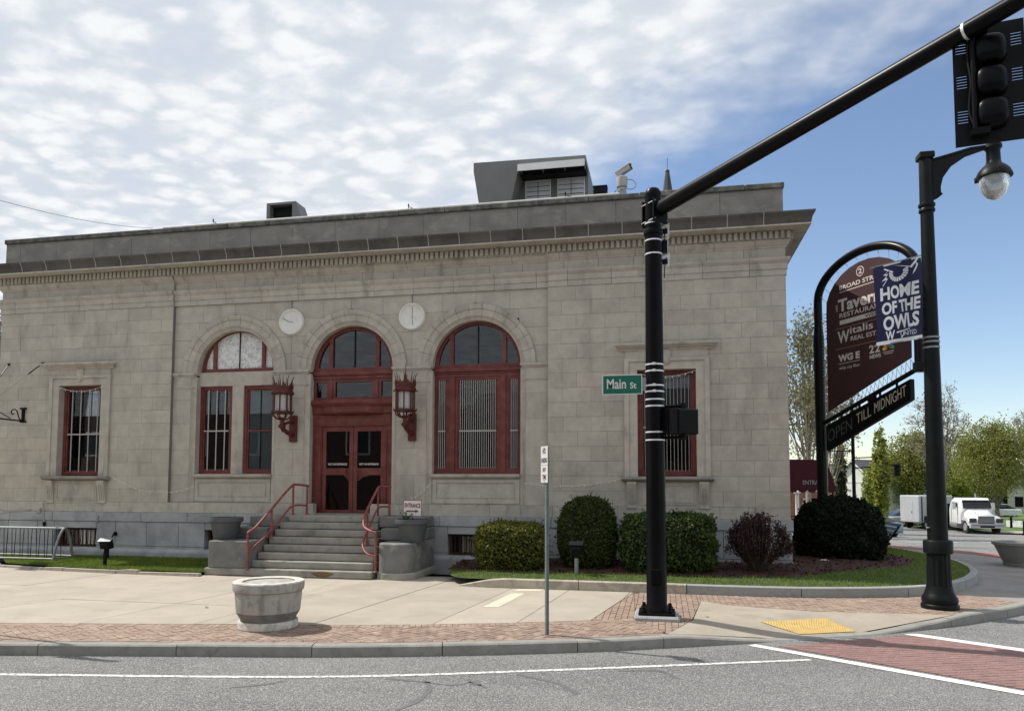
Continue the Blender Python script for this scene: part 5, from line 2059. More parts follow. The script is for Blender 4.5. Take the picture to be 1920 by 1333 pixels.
def shrub(name, label, cat, c, r, p, n, size, mat, lump=.04, base=None):
    t = thing(name, label, cat, (c[0], c[1], base if base is not None else c[2] - r[2]))
    core_mesh(c, r, p, 'shade_core', t)  # solid near-black core paints the shade behind the leaves
    C1, N1 = superell(c, r, p, n, lump)
    depth = RNG.random((n, 1)) ** 2.2 * .14
    C1 = C1 - N1 * depth + RNG.normal(0, .012, (n, 3))
    C1 = C1[C1[:, 2] > c[2] - r[2] + .02]
    m_ = n // 9
    C2, N2 = superell(c, r, p, m_ // 6, lump)
    sh = np.repeat(C2, 6, 0) + np.repeat(N2 + RNG.normal(0, .5, N2.shape), 6, 0) * np.tile(np.linspace(.0, 1, 6), len(C2))[:, None] * RNG.uniform(.02, .10, len(C2)).repeat(6)[:, None]
    sh = sh[sh[:, 2] > c[2] - r[2] + .05]
    C1 = np.concatenate([C1, sh + RNG.normal(0, .006, sh.shape)])
    quads('leaves', leaf_cards(C1, size, None, .5), M[mat], t)
    mb = MB()
    for k in range(5):
        a = k * 1.26
        mb.tube([(c[0] + .05 * math.cos(a), c[1] + .05 * math.sin(a), c[2] - r[2] - .1), (c[0] + r[0] * .4 * math.cos(a), c[1] + r[1] * .4 * math.sin(a), c[2])], .02, 5)
    mb.build('stems', M['twig'], t)
    return t


shrub('clipped_hedge', 'low rounded box hedge with yellowish green leaves, nearest the steps', 'hedge', (-3.42, 16.65, .74), (.80, .52, .54), 3.6, 15000, .030, 'leafolive')
shrub('domed_bush', 'tall dome-shaped clipped dark green bush behind the no parking post', 'bush', (-1.72, 17.05, .98), (.67, .6, .88), 2.5, 17000, .026, 'leafdark', .012, .2)
shrub('clipped_hedge', 'square-cut green hedge behind the traffic signal pole', 'hedge', (.07, 16.75, .88), (.98, .52, .64), 4.2, 14000, .034, 'leafbox', .06, .25)
shrub('yew_bush', 'huge rounded dark bush at the right corner of the building', 'bush', (4.36, 20.3, .86), (1.06, 1.15, .98), 2.3, 16000, .045, 'leafyew', .04, .2)
# purple barberry: bare stems fanning up into a dark round head
bb = thing('barberry_bush', 'dark purple vase-shaped bush with bare stems at its foot', 'bush', (1.98, 16.85, .3))
mb = MB()
C_ = []
for k in range(110):
    a = RNG.uniform(0, 2 * math.pi)
    rr = math.sqrt(RNG.random()) * .66
    h = 1.62 - .62 * (rr / .66) ** 2.4 - RNG.random() * .2
    ex, ey = rr * math.cos(a), rr * math.sin(a) * .85
    P = spline3([(1.98 + ex * .12, 16.85 + ey * .12, .28), (1.98 + ex * .66, 16.85 + ey * .66, .62), (1.98 + ex * 1.04, 16.85 + ey * 1.04, .62 + (h - .62) * .55), (1.98 + ex * 1.0 + RNG.normal(0, .03), 16.85 + ey, h)], 4)
    m = len(P)
    mb.tube([tuple(q) for q in P], [.009 * (1 - i / m) + .003 for i in range(m)], 4)
    for q in range(95):
        t = RNG.random() ** .7
        if t < .3:
            continue
        i = min(int(t * (m - 1)), m - 2)
        C_.append(P[i] + (P[i + 1] - P[i]) * RNG.random() + RNG.normal(0, .04, 3))
mb.build('stems', M['twig'], bb)
quads('leaves', leaf_cards(np.array(C_), .024), M['leafpurple'], bb)

# stones, hose and utility box at the corner
M['flag'] = material('flat_stone', (.24, .23, .215), .9, .12, 3, .2, 40, world_space=True)
for (u0, v0, u1, v1, h), lab in (((1502, 1061, 1560, 1062, .10), 'long flat grey stone block in the mulch under the dark bush'), ((1565, 1066, 1602, 1067, .13), 'small square grey stone block beside the white hose end')):
    a, b = at_z(u0, v0, .2), at_z(u1, v1, .2)
    t = thing('stone_block', lab, 'stone block', (a.x, a.y, .2), group='loose stone blocks in the mulch')
    MB().cbox(a.x, b.x, (a.y + b.y) / 2, (a.y + b.y) / 2 + .5, .18, .2 + h, .02).build('block', M['flag'], t)
    MB().box(a.x - .01, b.x + .01, (a.y + b.y) / 2 - .01, (a.y + b.y) / 2 + .51, .15, .178).build('footing', M['mulch'], t)
P = [at_z(1537, 1036, .30), at_z(1528, 1044, .29), at_z(1533, 1050, .33), at_z(1548, 1050, .36), at_z(1560, 1055, .30), at_z(1572, 1063, .28)]
t = tag(MB().tube([tuple(q) for q in spline3([tuple(q) for q in P])], .022, 8).build('hose', M['white'], None, smooth=True), 'short white hose lying across the flat stone in the mulch', 'hose')
ub = thing('outlet_box', 'small white outlet box on a stake in front of the dark bush', 'outlet', (4.2, 19.1, .2))
p = at_depth(1538, 993, 18.9)
MB().cbox(p.x - .05, p.x + .05, p.y - .03, p.y + .03, p.z - .08, p.z + .08, .01).build('box', M['white'], ub)
MB().tube([(p.x, p.y, .2), (p.x, p.y, p.z - .07)], .015, 6).build('stake', M['blackmatt'], ub)

# ---------------------------------------------------------------- concrete planter on the pavement
M['planter'] = material('weathered_planter', (.42, .40, .365), .9, .12, 3, .4, 45, col2=(.25, .24, .22), c2scale=4.0, c2range=(.44, .68), stretch=(1.8, 1.8, .7), world_space=True)
M['planterrim'] = material('pale_planter_rim', (.62, .59, .53), .85, .08, 4, .25, 60, col2=(.40, .38, .33), c2scale=9, world_space=True)
M['planterband'] = material('stained_band_shaded_lining', (.20, .19, .175), .9, .2, 5, .3, 50, world_space=True)
loc = (-5.91, 10.42, .0)
pl = thing('round_planter', 'large round weathered concrete planter on the brick strip, empty', 'planter', loc)
MB().lathe([(.43, .0), (.44, .01), (.44, .10), (.43, .115)], loc, 48).build('base_ring', M['planterrim'], pl, smooth=True)
MB().lathe([(.405, .117), (.405, .14), (.46, .235), (.465, .245)], loc, 48).build('lower_band', M['planterband'], pl, smooth=True)
MB().lathe([(.465, .247), (.468, .26), (.492, .53), (.492, .545)], loc, 48).build('drum', M['planter'], pl, smooth=True)
MB().lathe([(.494, .547), (.515, .56), (.522, .585), (.525, .655), (.522, .67)], loc, 48).build('rim_band', M['planter'], pl, smooth=True)
MB().lathe([(.522, .672), (.525, .68), (.515, .695), (.40, .695), (.385, .685)], loc, 48, caps=False).build('rim', M['planterrim'], pl, smooth=True)
MB().lathe([(.3845, .684), (.37, .60), (.36, .5), (.01, .48)], loc, 48, caps=False).build('shaded_lining', M['planterband'], pl, smooth=True)  # darker tone paints the rim's shadow on the inner wall
MB().lathe([(.001, .52), (.36, .52), (.3, .535), (.15, .55), (.001, .56)], loc, 24).build('soil', M['potsoil'], pl, smooth=True)

# ---------------------------------------------------------------- no parking sign
np_ = thing('no_parking_sign', 'narrow white no parking sign on a perforated green steel post at the kerb', 'sign', (-1.665, 10.72, 0))
M['post'] = material('galvanised_green_post', (.20, .25, .25), .5, .12, 9, metal=.3)
x, y = -1.665, 10.72
mb = MB()
# flanged channel section with rows of holes modelled as short webs between dark gaps
ca, sa = math.cos(R(-62)), math.sin(R(-62))
def pp(a, b):
    return (x + a * ca - b * sa, y + a * sa + b * ca)
for a0, a1, b0, b1 in ((-.045, -.026, .0, .006), (.026, .045, .0, .006), (-.026, -.020, .0, -.032), (.020, .026, .0, -.032)):
    q = [pp(a0, b0), pp(a1, b0), pp(a1, b1), pp(a0, b1)]
    mb.prism([(p[0], p[1], -.02) for p in q], (0, 0, 2.72))
mb.build('channel', M['post'], np_)
web = MB()
k = 0
z = .02
while z < 2.68:
    q = [pp(-.019, -.026), pp(.019, -.026), pp(.019, -.031), pp(-.019, -.031)]
    web.prism([(p[0], p[1], z) for p in q], (0, 0, .030))
    for a0, a1 in ((-.019, -.007), (.007, .019)):
        q = [pp(a0, -.0261), pp(a1, -.0261), pp(a1, -.0309), pp(a0, -.0309)]
        web.prism([(p[0], p[1], z + .029) for p in q], (0, 0, .022))
    z += .05
tag(web.build('perforated_web', M['post'], np_), kind='stuff')
ex = Vector((math.cos(R(-62)), math.sin(R(-62)), 0))
ex = Vector((.47, -.883, 0))
nx = Vector((-.883, -.47, 0))
c = Vector((x, y, 0)) + nx * .05
def panel(z0, z1, w_):
    P = [c - ex * w_ + Vector((0, 0, z0)), c + ex * w_ + Vector((0, 0, z0)), c + ex * w_ + Vector((0, 0, z1)), c - ex * w_ + Vector((0, 0, z1))]
    return MB().prism([tuple(q) for q in P], tuple(-nx * .003))


panel(2.19, 2.44, .152).build('panel', M['signwhite'], np_)
panel(2.445, 2.72, .152).build('panel', M['signwhite'], np_)
M['ink'] = material('sign_ink', (.05, .035, .06), .6, .05)
for txt, z0, hh, ww in (('NO', 2.605, .085, .13), ('PARKING', 2.475, .075, .26), ('ANY', 2.345, .065, .15), ('TIME', 2.235, .07, .17)):
    letters('lettering', txt, M['ink'], np_, tuple(c + nx * .0005 - ex * (ww / 2) + Vector((0, 0, z0))), tuple(ex), (0, 0, 1), ww, hh, bold=.03, depth=.001)
for z in (2.22, 2.69):
    q = c + nx * .002
    MB().lathe([(.012, -.008), (.012, .008)], (q.x, q.y, z), 6).build('bolt', M['alu'], np_)

# ---------------------------------------------------------------- traffic signal pole with mast arm
PX0, PY0 = -.13, 12.42
tp_ = thing('traffic_signal_pole', 'thick black traffic signal pole with a long mast arm reaching out over the road', 'signal pole', (PX0, PY0, 0))
MB().cbox(PX0 - .36, PX0 + .36, PY0 - .36, PY0 + .36, -.1, .075, .03).build('footing', M['bedkerb2'], tp_)
MB().cbox(PX0 - .29, PX0 + .29, PY0 - .29, PY0 + .29, .077, .115, .01).build('base_plate', M['black'], tp_)
for i in (-1, 1):
    for j in (-1, 1):
        MB().lathe([(.05, .116), (.05, .15), (.035, .16), (.03, .2), (.012, .215)], (PX0 + i * .21, PY0 + j * .21, 0), 6).build('anchor_bolt', M['black'], tp_)
MB().lathe([(.20, .117), (.185, .19), (.165, .22), (.160, 1.2), (.148, 4.0), (.132, 6.98), (.138, 7.0), (.138, 7.06), (.10, 7.12)], (PX0, PY0, 0), 28).build('pole', M['black'], tp_, smooth=True)
A = Vector((PX0, PY0, 6.72))
B_ = at_depth(1800, 66, 8.25)
dirA = (B_ - A).normalized()
E_ = A + dirA * 7.4
MB().tube([tuple(A + dirA * .12), tuple(A + dirA * 2.5), tuple(E_)], [.125, .112, .085], 20).build('mast_arm', M['black'], tp_, smooth=True)
MB().lathe([(.155, -.02), (.16, 0), (.16, .05), (.155, .07)], (PX0, PY0, 6.35), 24).build('collar', M['black'], tp_, smooth=True)
hz = Vector((dirA.x, dirA.y, 0)).normalized()
sdv = Vector((-hz.y, hz.x, 0))
MB().obox(Vector((PX0, PY0, 6.70)) + hz * .17, hz * .015, sdv * .155, Vector((0, 0, .20))).build('arm_flange', M['black'], tp_)
MB().obox(Vector((PX0, PY0, 6.70)) - hz * .135, hz * .012, sdv * .12, Vector((0, 0, .22))).build('clamp_plate', M['black'], tp_)
for j in (-1, 1):
    for k in (-1, 1):
        MB().tube([tuple(Vector((PX0, PY0, 6.70 + k * .15)) + hz * .20 + sdv * j * .135), tuple(Vector((PX0, PY0, 6.70 + k * .15)) - hz * .16 + sdv * j * .11)], .011, 6).build('bolt', M['alu'], tp_)
MB().cbox(PX0 - .09, PX0 + .09, PY0 - .19, PY0 - .155, .55, .80, .01).build('hand_hole_cover', M['black'], tp_)


def band(z, parent, knob=False, mat='strap'):
    rr = float(np.interp(z, [1.2, 4.0, 7.0], [.160, .148, .132])) + .003
    MB().lathe([(rr - .002, -.013), (rr + .004, -.012), (rr + .004, .012), (rr - .002, .013)], (PX0, PY0, z), 24).build('strap', M[mat], parent)
    if knob:
        MB().cbox(PX0 - .03, PX0 + .02, PY0 - rr - .022, PY0 - rr - .004, z - .02, z + .02, .005).build('buckle', M[mat], parent)


# street name sign
ms = thing('street_sign', 'green street name sign reading Main St, strapped to the signal pole', 'street sign', (-.65, 12.3, 3.6))
M['stgreen'] = material('sign_green', (.0, .125, .075), .5, .05, 4)
x0, x1, z0, z1, yy = -.985, -.33, 3.645, 3.975, 12.30
MB().cbox(x0, x1, yy, yy + .006, z0, z1, .002).build('border_plate', M['signwhite'], ms)
MB().cbox(x0 + .014, x1 - .014, yy - .002, yy - .0005, z0 + .014, z1 - .014, .0007).build('panel', M['stgreen'], ms)
letters('lettering', 'Main', M['signwhite'], ms, (x0 + .075, yy - .0035, z0 + .095), (1, 0, 0), (0, 0, 1), .315, .165, bold=.018, depth=.001)
letters('lettering', 'St', M['signwhite'], ms, (x0 + .455, yy - .0035, z0 + .095), (1, 0, 0), (0, 0, 1), .105, .105, bold=.022, depth=.001)
for z in (3.69, 3.79):
    band(z, ms, True)
MB().box(x1, PX0 - .14, yy + .008, yy + .03, 3.70, 3.92).build('mount', M['alu'], ms)
for z in (4.14, 4.03):
    band(z, ms, True)
# pedestrian signal
pd = thing('pedestrian_signal', 'black pedestrian signal box on the right side of the signal pole', 'pedestrian signal', (.3, 12.35, 3.0))
c = Vector((.33, 12.30, 3.185))
yaw = R(38)
ax = Vector((math.cos(yaw), math.sin(yaw), 0))
fy = Vector((-math.sin(yaw), math.cos(yaw), 0))
zz = Vector((0, 0, 1))
mb = MB()
rg = []
for t, k in ((-.12, .80), (-.10, .92), (-.02, 1.0), (.10, 1.0)):
    o = c + fy * t
    rg.append([tuple(o + ax * (.235 * k * i) + zz * (.215 * k * j)) for i, j in ((-1, -1), (1, -1), (1, 1), (-1, 1))])
mb.rings(rg)
mb.build('housing', M['black'], pd)
MB().obox(c + fy * .20 + ax * .24, ax * .006, fy * .10, zz * .215).build('visor', M['black'], pd)
MB().obox(c + fy * .20 - ax * .24, ax * .006, fy * .10, zz * .215).build('visor', M['black'], pd)
MB().obox(c + fy * .20 + zz * .22, ax * .24, fy * .10, zz * .006).build('visor', M['black'], pd)
for z in (3.44, 2.93):
    MB().tube([(PX0 + .12, PY0, z), (c.x, c.y + .02, z)], .028, 8).build('bracket_arm', M['black'], pd)
    MB().tube([(c.x, c.y + .02, z - .045), (c.x, c.y + .02, z + .045)], .045, 8).build('bracket_knuckle', M['blackmatt'], pd)
for z in (3.56, 3.45, 3.02, 2.89):
    band(z, pd)
# detectors strapped on the back
for zc, lab in ((6.44, 'upper white traffic detector behind the signal pole near the mast arm'), (5.92, 'lower white traffic detector behind the signal pole near the mast arm')):
    dt = thing('traffic_detector', lab, 'detector', (.1, 12.6, zc), group='white detectors on the signal pole')
    c = Vector((.085, 12.58, zc))
    MB().prism([(c.x - .08, c.y - .05, zc - .11), (c.x + .05, c.y - .05, zc - .09), (c.x + .055, c.y - .05, zc + .13), (c.x - .02, c.y - .05, zc + .10), (c.x - .08, c.y - .05, zc + .06)], (0, .16, 0)).build('housing', M['white'], dt)
    MB().box(c.x - .07, c.x + .02, c.y - .056, c.y - .051, zc - .06, zc + .03).build('recess', M['blackmatt'], dt)
    MB().tube([(PX0 + .1, PY0 + .08, zc), (c.x, c.y, zc)], .02, 6).build('arm', M['blackmatt'], dt)
    MB().tube([tuple(q) for q in spline3([(c.x, c.y - .05, zc + .05), (c.x - .03, c.y - .1, zc - .1), (c.x - .04, c.y - .06, zc - .3)])], .008, 5).build('cable', M['blackmatt'], dt)
    band(zc + .08, dt)
jb = thing('signal_junction_box', 'small dark box behind the signal pole between the two white detectors', 'box', (.06, 12.6, 6.1))
MB().cbox(-.0, .10, 12.5, 12.62, 6.06, 6.27, .01).build('box', M['blackmatt'], jb)
MB().box(.101, .108, 12.5, 12.62, 6.03, 6.33).build('side_plate', M['white'], jb)
band(6.23, jb)
# signal head seen from behind
sh = thing('traffic_signal', 'black three-section traffic signal with slotted backplate, seen from behind under the mast arm', 'traffic signal', (3.6, 8.8, 6.6))
tl, tr_, br_, bl_ = at_depth(1795, 60, 8.3), at_depth(1909, 22, 8.1), at_depth(1918, 250, 8.1), at_depth(1801, 294, 8.3)
ctr = (tl + tr_ + br_ + bl_) / 4
hx = ((tr_ + br_) - (tl + bl_)).normalized()
hx.z = 0
hx.normalize()
hz_ = Vector((0, 0, 1))
hy = hx.cross(hz_) * -1
hy = Vector((-hx.y, hx.x, 0))             # away from the camera
w_, h_ = .345, .68
def sp_(a, b, d=0):
    return tuple(ctr + hx * a + hz_ * b + hy * d)
rc = []
for cx_, cz_, a0 in ((w_ - .06, -h_ + .06, -90), (w_ - .06, h_ - .06, 0), (-w_ + .06, h_ - .06, 90), (-w_ + .06, -h_ + .06, 180)):
    for k in range(5):
        a = R(a0 + 22.5 * k)
        rc.append(sp_(cx_ + .06 * math.cos(a), cz_ + .06 * math.sin(a)))
# the plate is built in bands so that its slots are real openings
slots = []
for zc in (.40, .0, -.40):
    for sx in (-1, 1):
        slots.append((sx * .265, zc + .03))
mb = MB()
def bar_(x0, x1, z0, z1, d0=0, d1=.004):
    P = [sp_(x0, z0, d0), sp_(x1, z0, d0), sp_(x1, z1, d0), sp_(x0, z1, d0)]
    mb.prism(P, tuple(hy * (d1 - d0)))
zs_ = [-h_, -.36 - .105 + .03, -.36 + .135, .04 - .105, .04 + .105, .44 - .105, .44 + .105, h_]
sl_rows = [(-.355 - .08, -.355 + .08), (.045 - .08, .045 + .08), (.445 - .08, .445 + .08)]
for sx in (-1, 1):
    xa, xb = sorted((sx * .315, sx * w_))
    bar_(xa, xb, -h_, h_)
    xa, xb = sorted((sx * .16, sx * .215))
    bar_(xa, xb, -h_, h_)
    z = -h_
    xa, xb = sorted((sx * .2145, sx * .3155))
    for s0, s1 in sl_rows:
        bar_(xa, xb, z, s0, 0, .004)
        n = 5
        for k in range(n):
            q0 = s0 + (s1 - s0) * k / n
            bar_(xa, xb, q0, q0 + (s1 - s0) / n * .78, 0, .004)
        z = s1
    bar_(xa, xb, z, h_)
bar_(-.1605, .1605, -h_, h_)
mb.build('backplate', M['blackmatt'], sh)
for k, zc in enumerate((.36, 0, -.36)):
    mb = MB()
    rg = []
    for t in range(9):
        a = math.pi / 2 * t / 8
        rr, dd = math.cos(a), math.sin(a)
        ring = []
        for j in range(24):
            ph = 2 * math.pi * j / 24
            e = (abs(math.cos(ph)) ** 3.2 + abs(math.sin(ph)) ** 3.2) ** (-1 / 3.2)
            ring.append(sp_(.172 * rr ** .55 * e * math.cos(ph), zc + .178 * rr ** .55 * e * math.sin(ph), -.002 - .17 * dd))
        rg.append(ring)
    mb.rings(rg)
    mb.build('signal_section', M['black'], sh, smooth=True)
    rg = []
    for d in (.005, .26):
        rg.append([sp_(.15 * math.cos(2 * math.pi * j / 20), zc + .15 * math.sin(2 * math.pi * j / 20), d) for j in range(20)])
    MB().rings(rg, caps=False).build('visor', M['blackmatt'], sh, smooth=True)
MB().tube([sp_(-.17, .60, -.1), sp_(-.17, -.56, -.1)], .028, 10).build('bracket_tube', M['black'], sh, smooth=True)
MB().obox(ctr + hx * -.12 + hz_ * -.57 - hy * .08, hx * .09, hy * .05, hz_ * .035).build('lower_clamp', M['black'], sh)
MB().obox(ctr + hx * -.12 + hz_ * .56 - hy * .08, hx * .09, hy * .05, hz_ * .035).build('upper_clamp', M['black'], sh)
MB().tube([tuple(q) for q in spline3([sp_(-.2, .55, -.1), sp_(-.22, .3, -.08), sp_(-.2, .0, -.1), sp_(-.22, -.3, -.08), sp_(-.18, -.5, -.1)])], .012, 5).build('cable', M['blackmatt'], sh)
for f_ in (-.09, .09):
    q = A + dirA * ((ctr - A).dot(dirA) - .14 + f_)
    rr = .098
    rg = []
    a1 = dirA.cross(Vector((0, 0, 1))).normalized()
    a2 = a1.cross(dirA)
    for t in (-.014, .014):
        rg.append([tuple(q + dirA * t + (a1 * math.cos(2 * math.pi * j / 20) + a2 * math.sin(2 * math.pi * j / 20)) * rr) for j in range(20)])
    MB().rings(rg).build('strap', M['strap'], sh)
q = A + dirA * ((ctr - A).dot(dirA) - .14)
MB().tube([tuple(q), sp_(-.17, .58, -.1)], .035, 8).build('hanger', M['black'], sh)

# ---------------------------------------------------------------- street lamp with banner
LX, LY = 4.74, 14.42
lp = thing('street_lamp', 'tall black street lamp post with fluted base and a hanging acorn lantern', 'street lamp', (LX, LY, 0))
MB().lathe([(.30, .0), (.305, .06), (.295, .08), (.275, .09), (.29, .13), (.285, .19), (.25, .24), (.22, .33), (.205, .40)], (LX, LY, 0), 24).build('base', M['lampgreen'], lp, smooth=True)
MB().lathe([(.200, .402), (.195, .45), (.185, .94), (.205, .95)], (LX, LY, 0), 32, flute=.06).build('fluted_shaft', M['lampgreen'], lp)
MB().lathe([(.205, .952), (.235, .97), (.238, 1.16), (.22, 1.19), (.175, 1.2)], (LX, LY, 0), 28).build('collar', M['lampgreen'], lp, smooth=True)
MB().lathe([(.165, 1.2), (.15, 2.5), (.128, 4.7), (.108, 7.06), (.108, 7.1)], (LX, LY, 0), 28).build('pole', M['lampgreen'], lp, smooth=True)
MB().lathe([(.108, 7.1), (.135, 7.11), (.135, 7.15), (.115, 7.18), (.14, 7.21), (.14, 7.25), (.115, 7.27), (.108, 8.0), (.105, 8.08)], (LX, LY, 0), 20).build('upper_sleeve', M['lampgreen'], lp, smooth=True)
MB().cbox(LX - .13, LX + .13, LY - .13, LY + .13, 8.08, 8.20, .02).build('cap', M['lampgreen'], lp)
mb = MB()
pf = [(.09, 8.08), (.16, 8.08), (.34, 8.12), (.62, 8.19), (.95, 8.26), (1.13, 8.27), (1.13, 8.20), (.95, 8.17), (.66, 8.08), (.42, 7.92), (.28, 7.72), (.24, 7.56), (.24, 7.46), (.27, 7.42), (.20, 7.36), (.09, 7.30)]
mb.prism([(LX + a, LY - .02, z) for a, z in pf], (0, .04, 0))
mb.build('bracket', M['lampgreen'], lp)
MB().tube([(LX + .1, LY, 8.06), (LX + .4, LY, 8.13), (LX + .75, LY, 8.22), (LX + 1.14, LY, 8.25)], .035, 8).build('bracket_tube', M['lampgreen'], lp, smooth=True)
hx_, hy_ = LX + 1.12, LY
MB().lathe([(.10, 8.29), (.14, 8.25), (.145, 8.20), (.11, 8.15), (.115, 7.96), (.13, 7.90), (.18, 7.86), (.25, 7.78), (.285, 7.70), (.29, 7.66), (.25, 7.66), (.22, 7.68)], (hx_, hy_, 0), 28).build('lamp_housing', M['lampgreen'], lp, smooth=True)
M['globe'] = material('acorn_glass', (.58, .60, .61), .12, .03, 3, .35, 26)
_b = M['globe'].node_tree.nodes['Principled BSDF']
_b.inputs['Transmission Weight'].default_value = .55
MB().lathe([(.235, 7.655), (.24, 7.58), (.225, 7.48), (.18, 7.37), (.11, 7.29), (.04, 7.255), (.002, 7.25)], (hx_, hy_, 0), 28).build('globe', M['globe'], lp, smooth=True)
for k in range(3):
    a = k * 2.1 + .4
    MB().cbox(hx_ + .29 * math.cos(a) - .02, hx_ + .29 * math.cos(a) + .02, hy_ + .29 * math.sin(a) - .02, hy_ + .29 * math.sin(a) + .02, 7.64, 7.74, .005).build('latch', M['lampgreen'], lp)
p = at_depth(1746, 1007, 13.9)
MB().lathe([(.03, -.004), (.03, .004)], (LX - .168, LY - .05, 1.41), 10).build('sticker', M['white'], lp)
for z in (4.72, 4.80, 4.62):
    rr = .134
    MB().lathe([(rr - .003, -.018), (rr + .004, -.016), (rr + .004, .016), (rr - .003, .018)], (LX, LY, z), 24).build('strap', M['alu'], lp)

bn = thing('banner', 'purple-blue HOME OF THE OWLS banner hanging off the lamp post', 'banner', (4.2, 14.0, 4.6))
M['banner'] = leaf_material('banner_blue', (.016, .018, .062), (.030, .033, .105), 1.3, .2, .7)
M['bwhite'] = material('banner_white', (.86, .86, .88), .7, .03, 5)
ub_ = Vector((-.845, -.535, 0)).normalized()      # outwards from the post, nearly square to the view
TL, TR, BR, BL = at_depth(1636, 501, 13.1), at_depth(1727, 478, 13.9), at_depth(1731, 634, 13.9), at_depth(1643, 649, 13.1)


def bpt(a, b, d=0.0):
    """banner sheet: a from the free edge to the post, b from the hem to the top"""
    top, bot = TL.lerp(TR, a), BL.lerp(BR, a)
    q = bot.lerp(top, b)
    n = (TR - TL).cross(TL - BL).normalized()
    if n.y > 0:
        n = -n
    wv = .030 * math.sin(a * 5.0 + b * 2.2) * (1 - abs(2 * b - 1) ** 4) + .012 * math.sin(a * 11 + b * 7) * (b < .97)
    return tuple(q + n * (wv + d))


mb = MB()
n, m = 24, 32
for d in (0, -.004):
    pass
vs = [bpt(i / n, j / m) for j in range(m + 1) for i in range(n + 1)]
mb.add(vs, [(j * (n + 1) + i, j * (n + 1) + i + 1, (j + 1) * (n + 1) + i + 1, (j + 1) * (n + 1) + i) for j in range(m) for i in range(n)])
vs = [bpt(i / n, j / m, -.004) for j in range(m + 1) for i in range(n + 1)]
mb.add(vs, [(j * (n + 1) + i, (j + 1) * (n + 1) + i, (j + 1) * (n + 1) + i + 1, j * (n + 1) + i + 1) for j in range(m) for i in range(n)])
mb.build('cloth', M['banner'], bn, smooth=True)


def on_banner(name, polys, mat, d=.004):
    """flat print following the cloth: polygons in banner coordinates, cut into small cells"""
    mb = MB()
    for poly in polys:
        x0, x1 = min(p[0] for p in poly), max(p[0] for p in poly)
        y0, y1 = min(p[1] for p in poly), max(p[1] for p in poly)
        nx_, ny_ = max(1, int((x1 - x0) / .06)), max(1, int((y1 - y0) / .05))
        for i in range(nx_):
            for j in range(ny_):
                c_ = clip_poly(poly, [(x0 + (x1 - x0) * i / nx_, y0 + (y1 - y0) * j / ny_), (x0 + (x1 - x0) * (i + 1) / nx_, y0 + (y1 - y0) * j / ny_), (x0 + (x1 - x0) * (i + 1) / nx_, y0 + (y1 - y0) * (j + 1) / ny_), (x0 + (x1 - x0) * i / nx_, y0 + (y1 - y0) * (j + 1) / ny_)])
                if len(c_) >= 3 and abs(area(c_)) > 1e-7:
                    mb.add([bpt(a, b, d) for a, b in c_], [tuple(range(len(c_)))])
    return mb.build(name, M[mat], bn)


def text_polys(txt, x0, x1, y0, y1, bold=0.0):
    cu = bpy.data.curves.new('lettering', 'FONT')
    cu.body = txt
    cu.offset = bold
    cu.resolution_u = 3
    ob = bpy.data.objects.new('lettering', cu)
    me = bpy.data.meshes.new_from_object(ob)
    V_ = [(v.co.x, v.co.y) for v in me.vertices]
    ax_, bx_ = min(v[0] for v in V_), max(v[0] for v in V_)
    ay_, by_ = min(v[1] for v in V_), max(v[1] for v in V_)
    res = [[(x0 + (V_[i][0] - ax_) / (bx_ - ax_) * (x1 - x0), y0 + (V_[i][1] - ay_) / (by_ - ay_) * (y1 - y0)) for i in p.vertices] for p in me.polygons]
    bpy.data.objects.remove(ob)
    bpy.data.curves.remove(cu)
    bpy.data.meshes.remove(me)
    return res


for txt, x0, x1, y0, y1 in (('HOME', .10, .93, .545, .71), ('OF THE', .12, .96, .365, .52), ('OWLS', .13, .95, .165, .345)):
    on_banner('lettering', text_polys(txt, x0, x1, y0, y1, .038), 'bwhite')
on_banner('lettering', text_polys('W', .17, .38, .04, .16, .03), 'bwhite', .005)
on_banner('lettering', text_polys('UNITED', .50, .88, .07, .125, .0), 'bwhite', .005)
on_banner('hem', [[(0, 0), (1, 0), (1, .045), (0, .045)], [(0, .97), (1, .97), (1, .995), (0, .995)]], 'bwhite', .003)
on_banner('stripe', [[(.42, .115), (.72, .145), (.73, .155), (.42, .135)], [(.50, .05), (.58, .115), (.61, .115), (.53, .05)]], 'bwhite', .005)
# emblem above the words: a round eye with spokes and a tufted outline
eye = []
ec, er = (.52, .855), (.20, .105)
for k in range(14):
    a0, a1 = R(150 + k * 18.5), R(150 + k * 18.5 + 14)
    if k > 12:
        continue
    eye.append([(ec[0] + er[0] * .52 * math.cos(a0), ec[1] + er[1] * .52 * math.sin(a0)), (ec[0] + er[0] * math.cos(a0), ec[1] + er[1] * math.sin(a0)), (ec[0] + er[0] * math.cos(a1), ec[1] + er[1] * math.sin(a1)), (ec[0] + er[0] * .52 * math.cos(a1), ec[1] + er[1] * .52 * math.sin(a1))])
on_banner('emblem', eye, 'bwhite', .005)
tuft = [[(.42, .96), (.75, .90), (.88, .965), (.97, .99), (.90, .94), (.78, .875), (.76, .885)], [(.20, .93), (.30, .90), (.17, .86), (.26, .85), (.13, .79), (.24, .80), (.14, .73), (.16, .73), (.28, .815), (.19, .81), (.30, .865), (.22, .87), (.34, .91), (.22, .945)],
        [(.86, .95), (.93, .90), (.86, .83), (.80, .79), (.82, .83), (.89, .90)]]
on_banner('emblem', tuft, 'bwhite', .005)
for (a, b), (c_, d_) in (((-.05, .995), (1.06, .995)), ((-.03, .005), (1.05, .005))):
    MB().tube([bpt(a, b), bpt(.5, b), bpt(c_, d_)], .012, 6).build('rod', M['alu'], bn)

# ---------------------------------------------------------------- tavern sign on its bent-pipe frame
SB, SD = Vector((4.05, 20.58, 0)), Vector((.5, -.866, 0))
SN = Vector((-.866, -.5, 0))


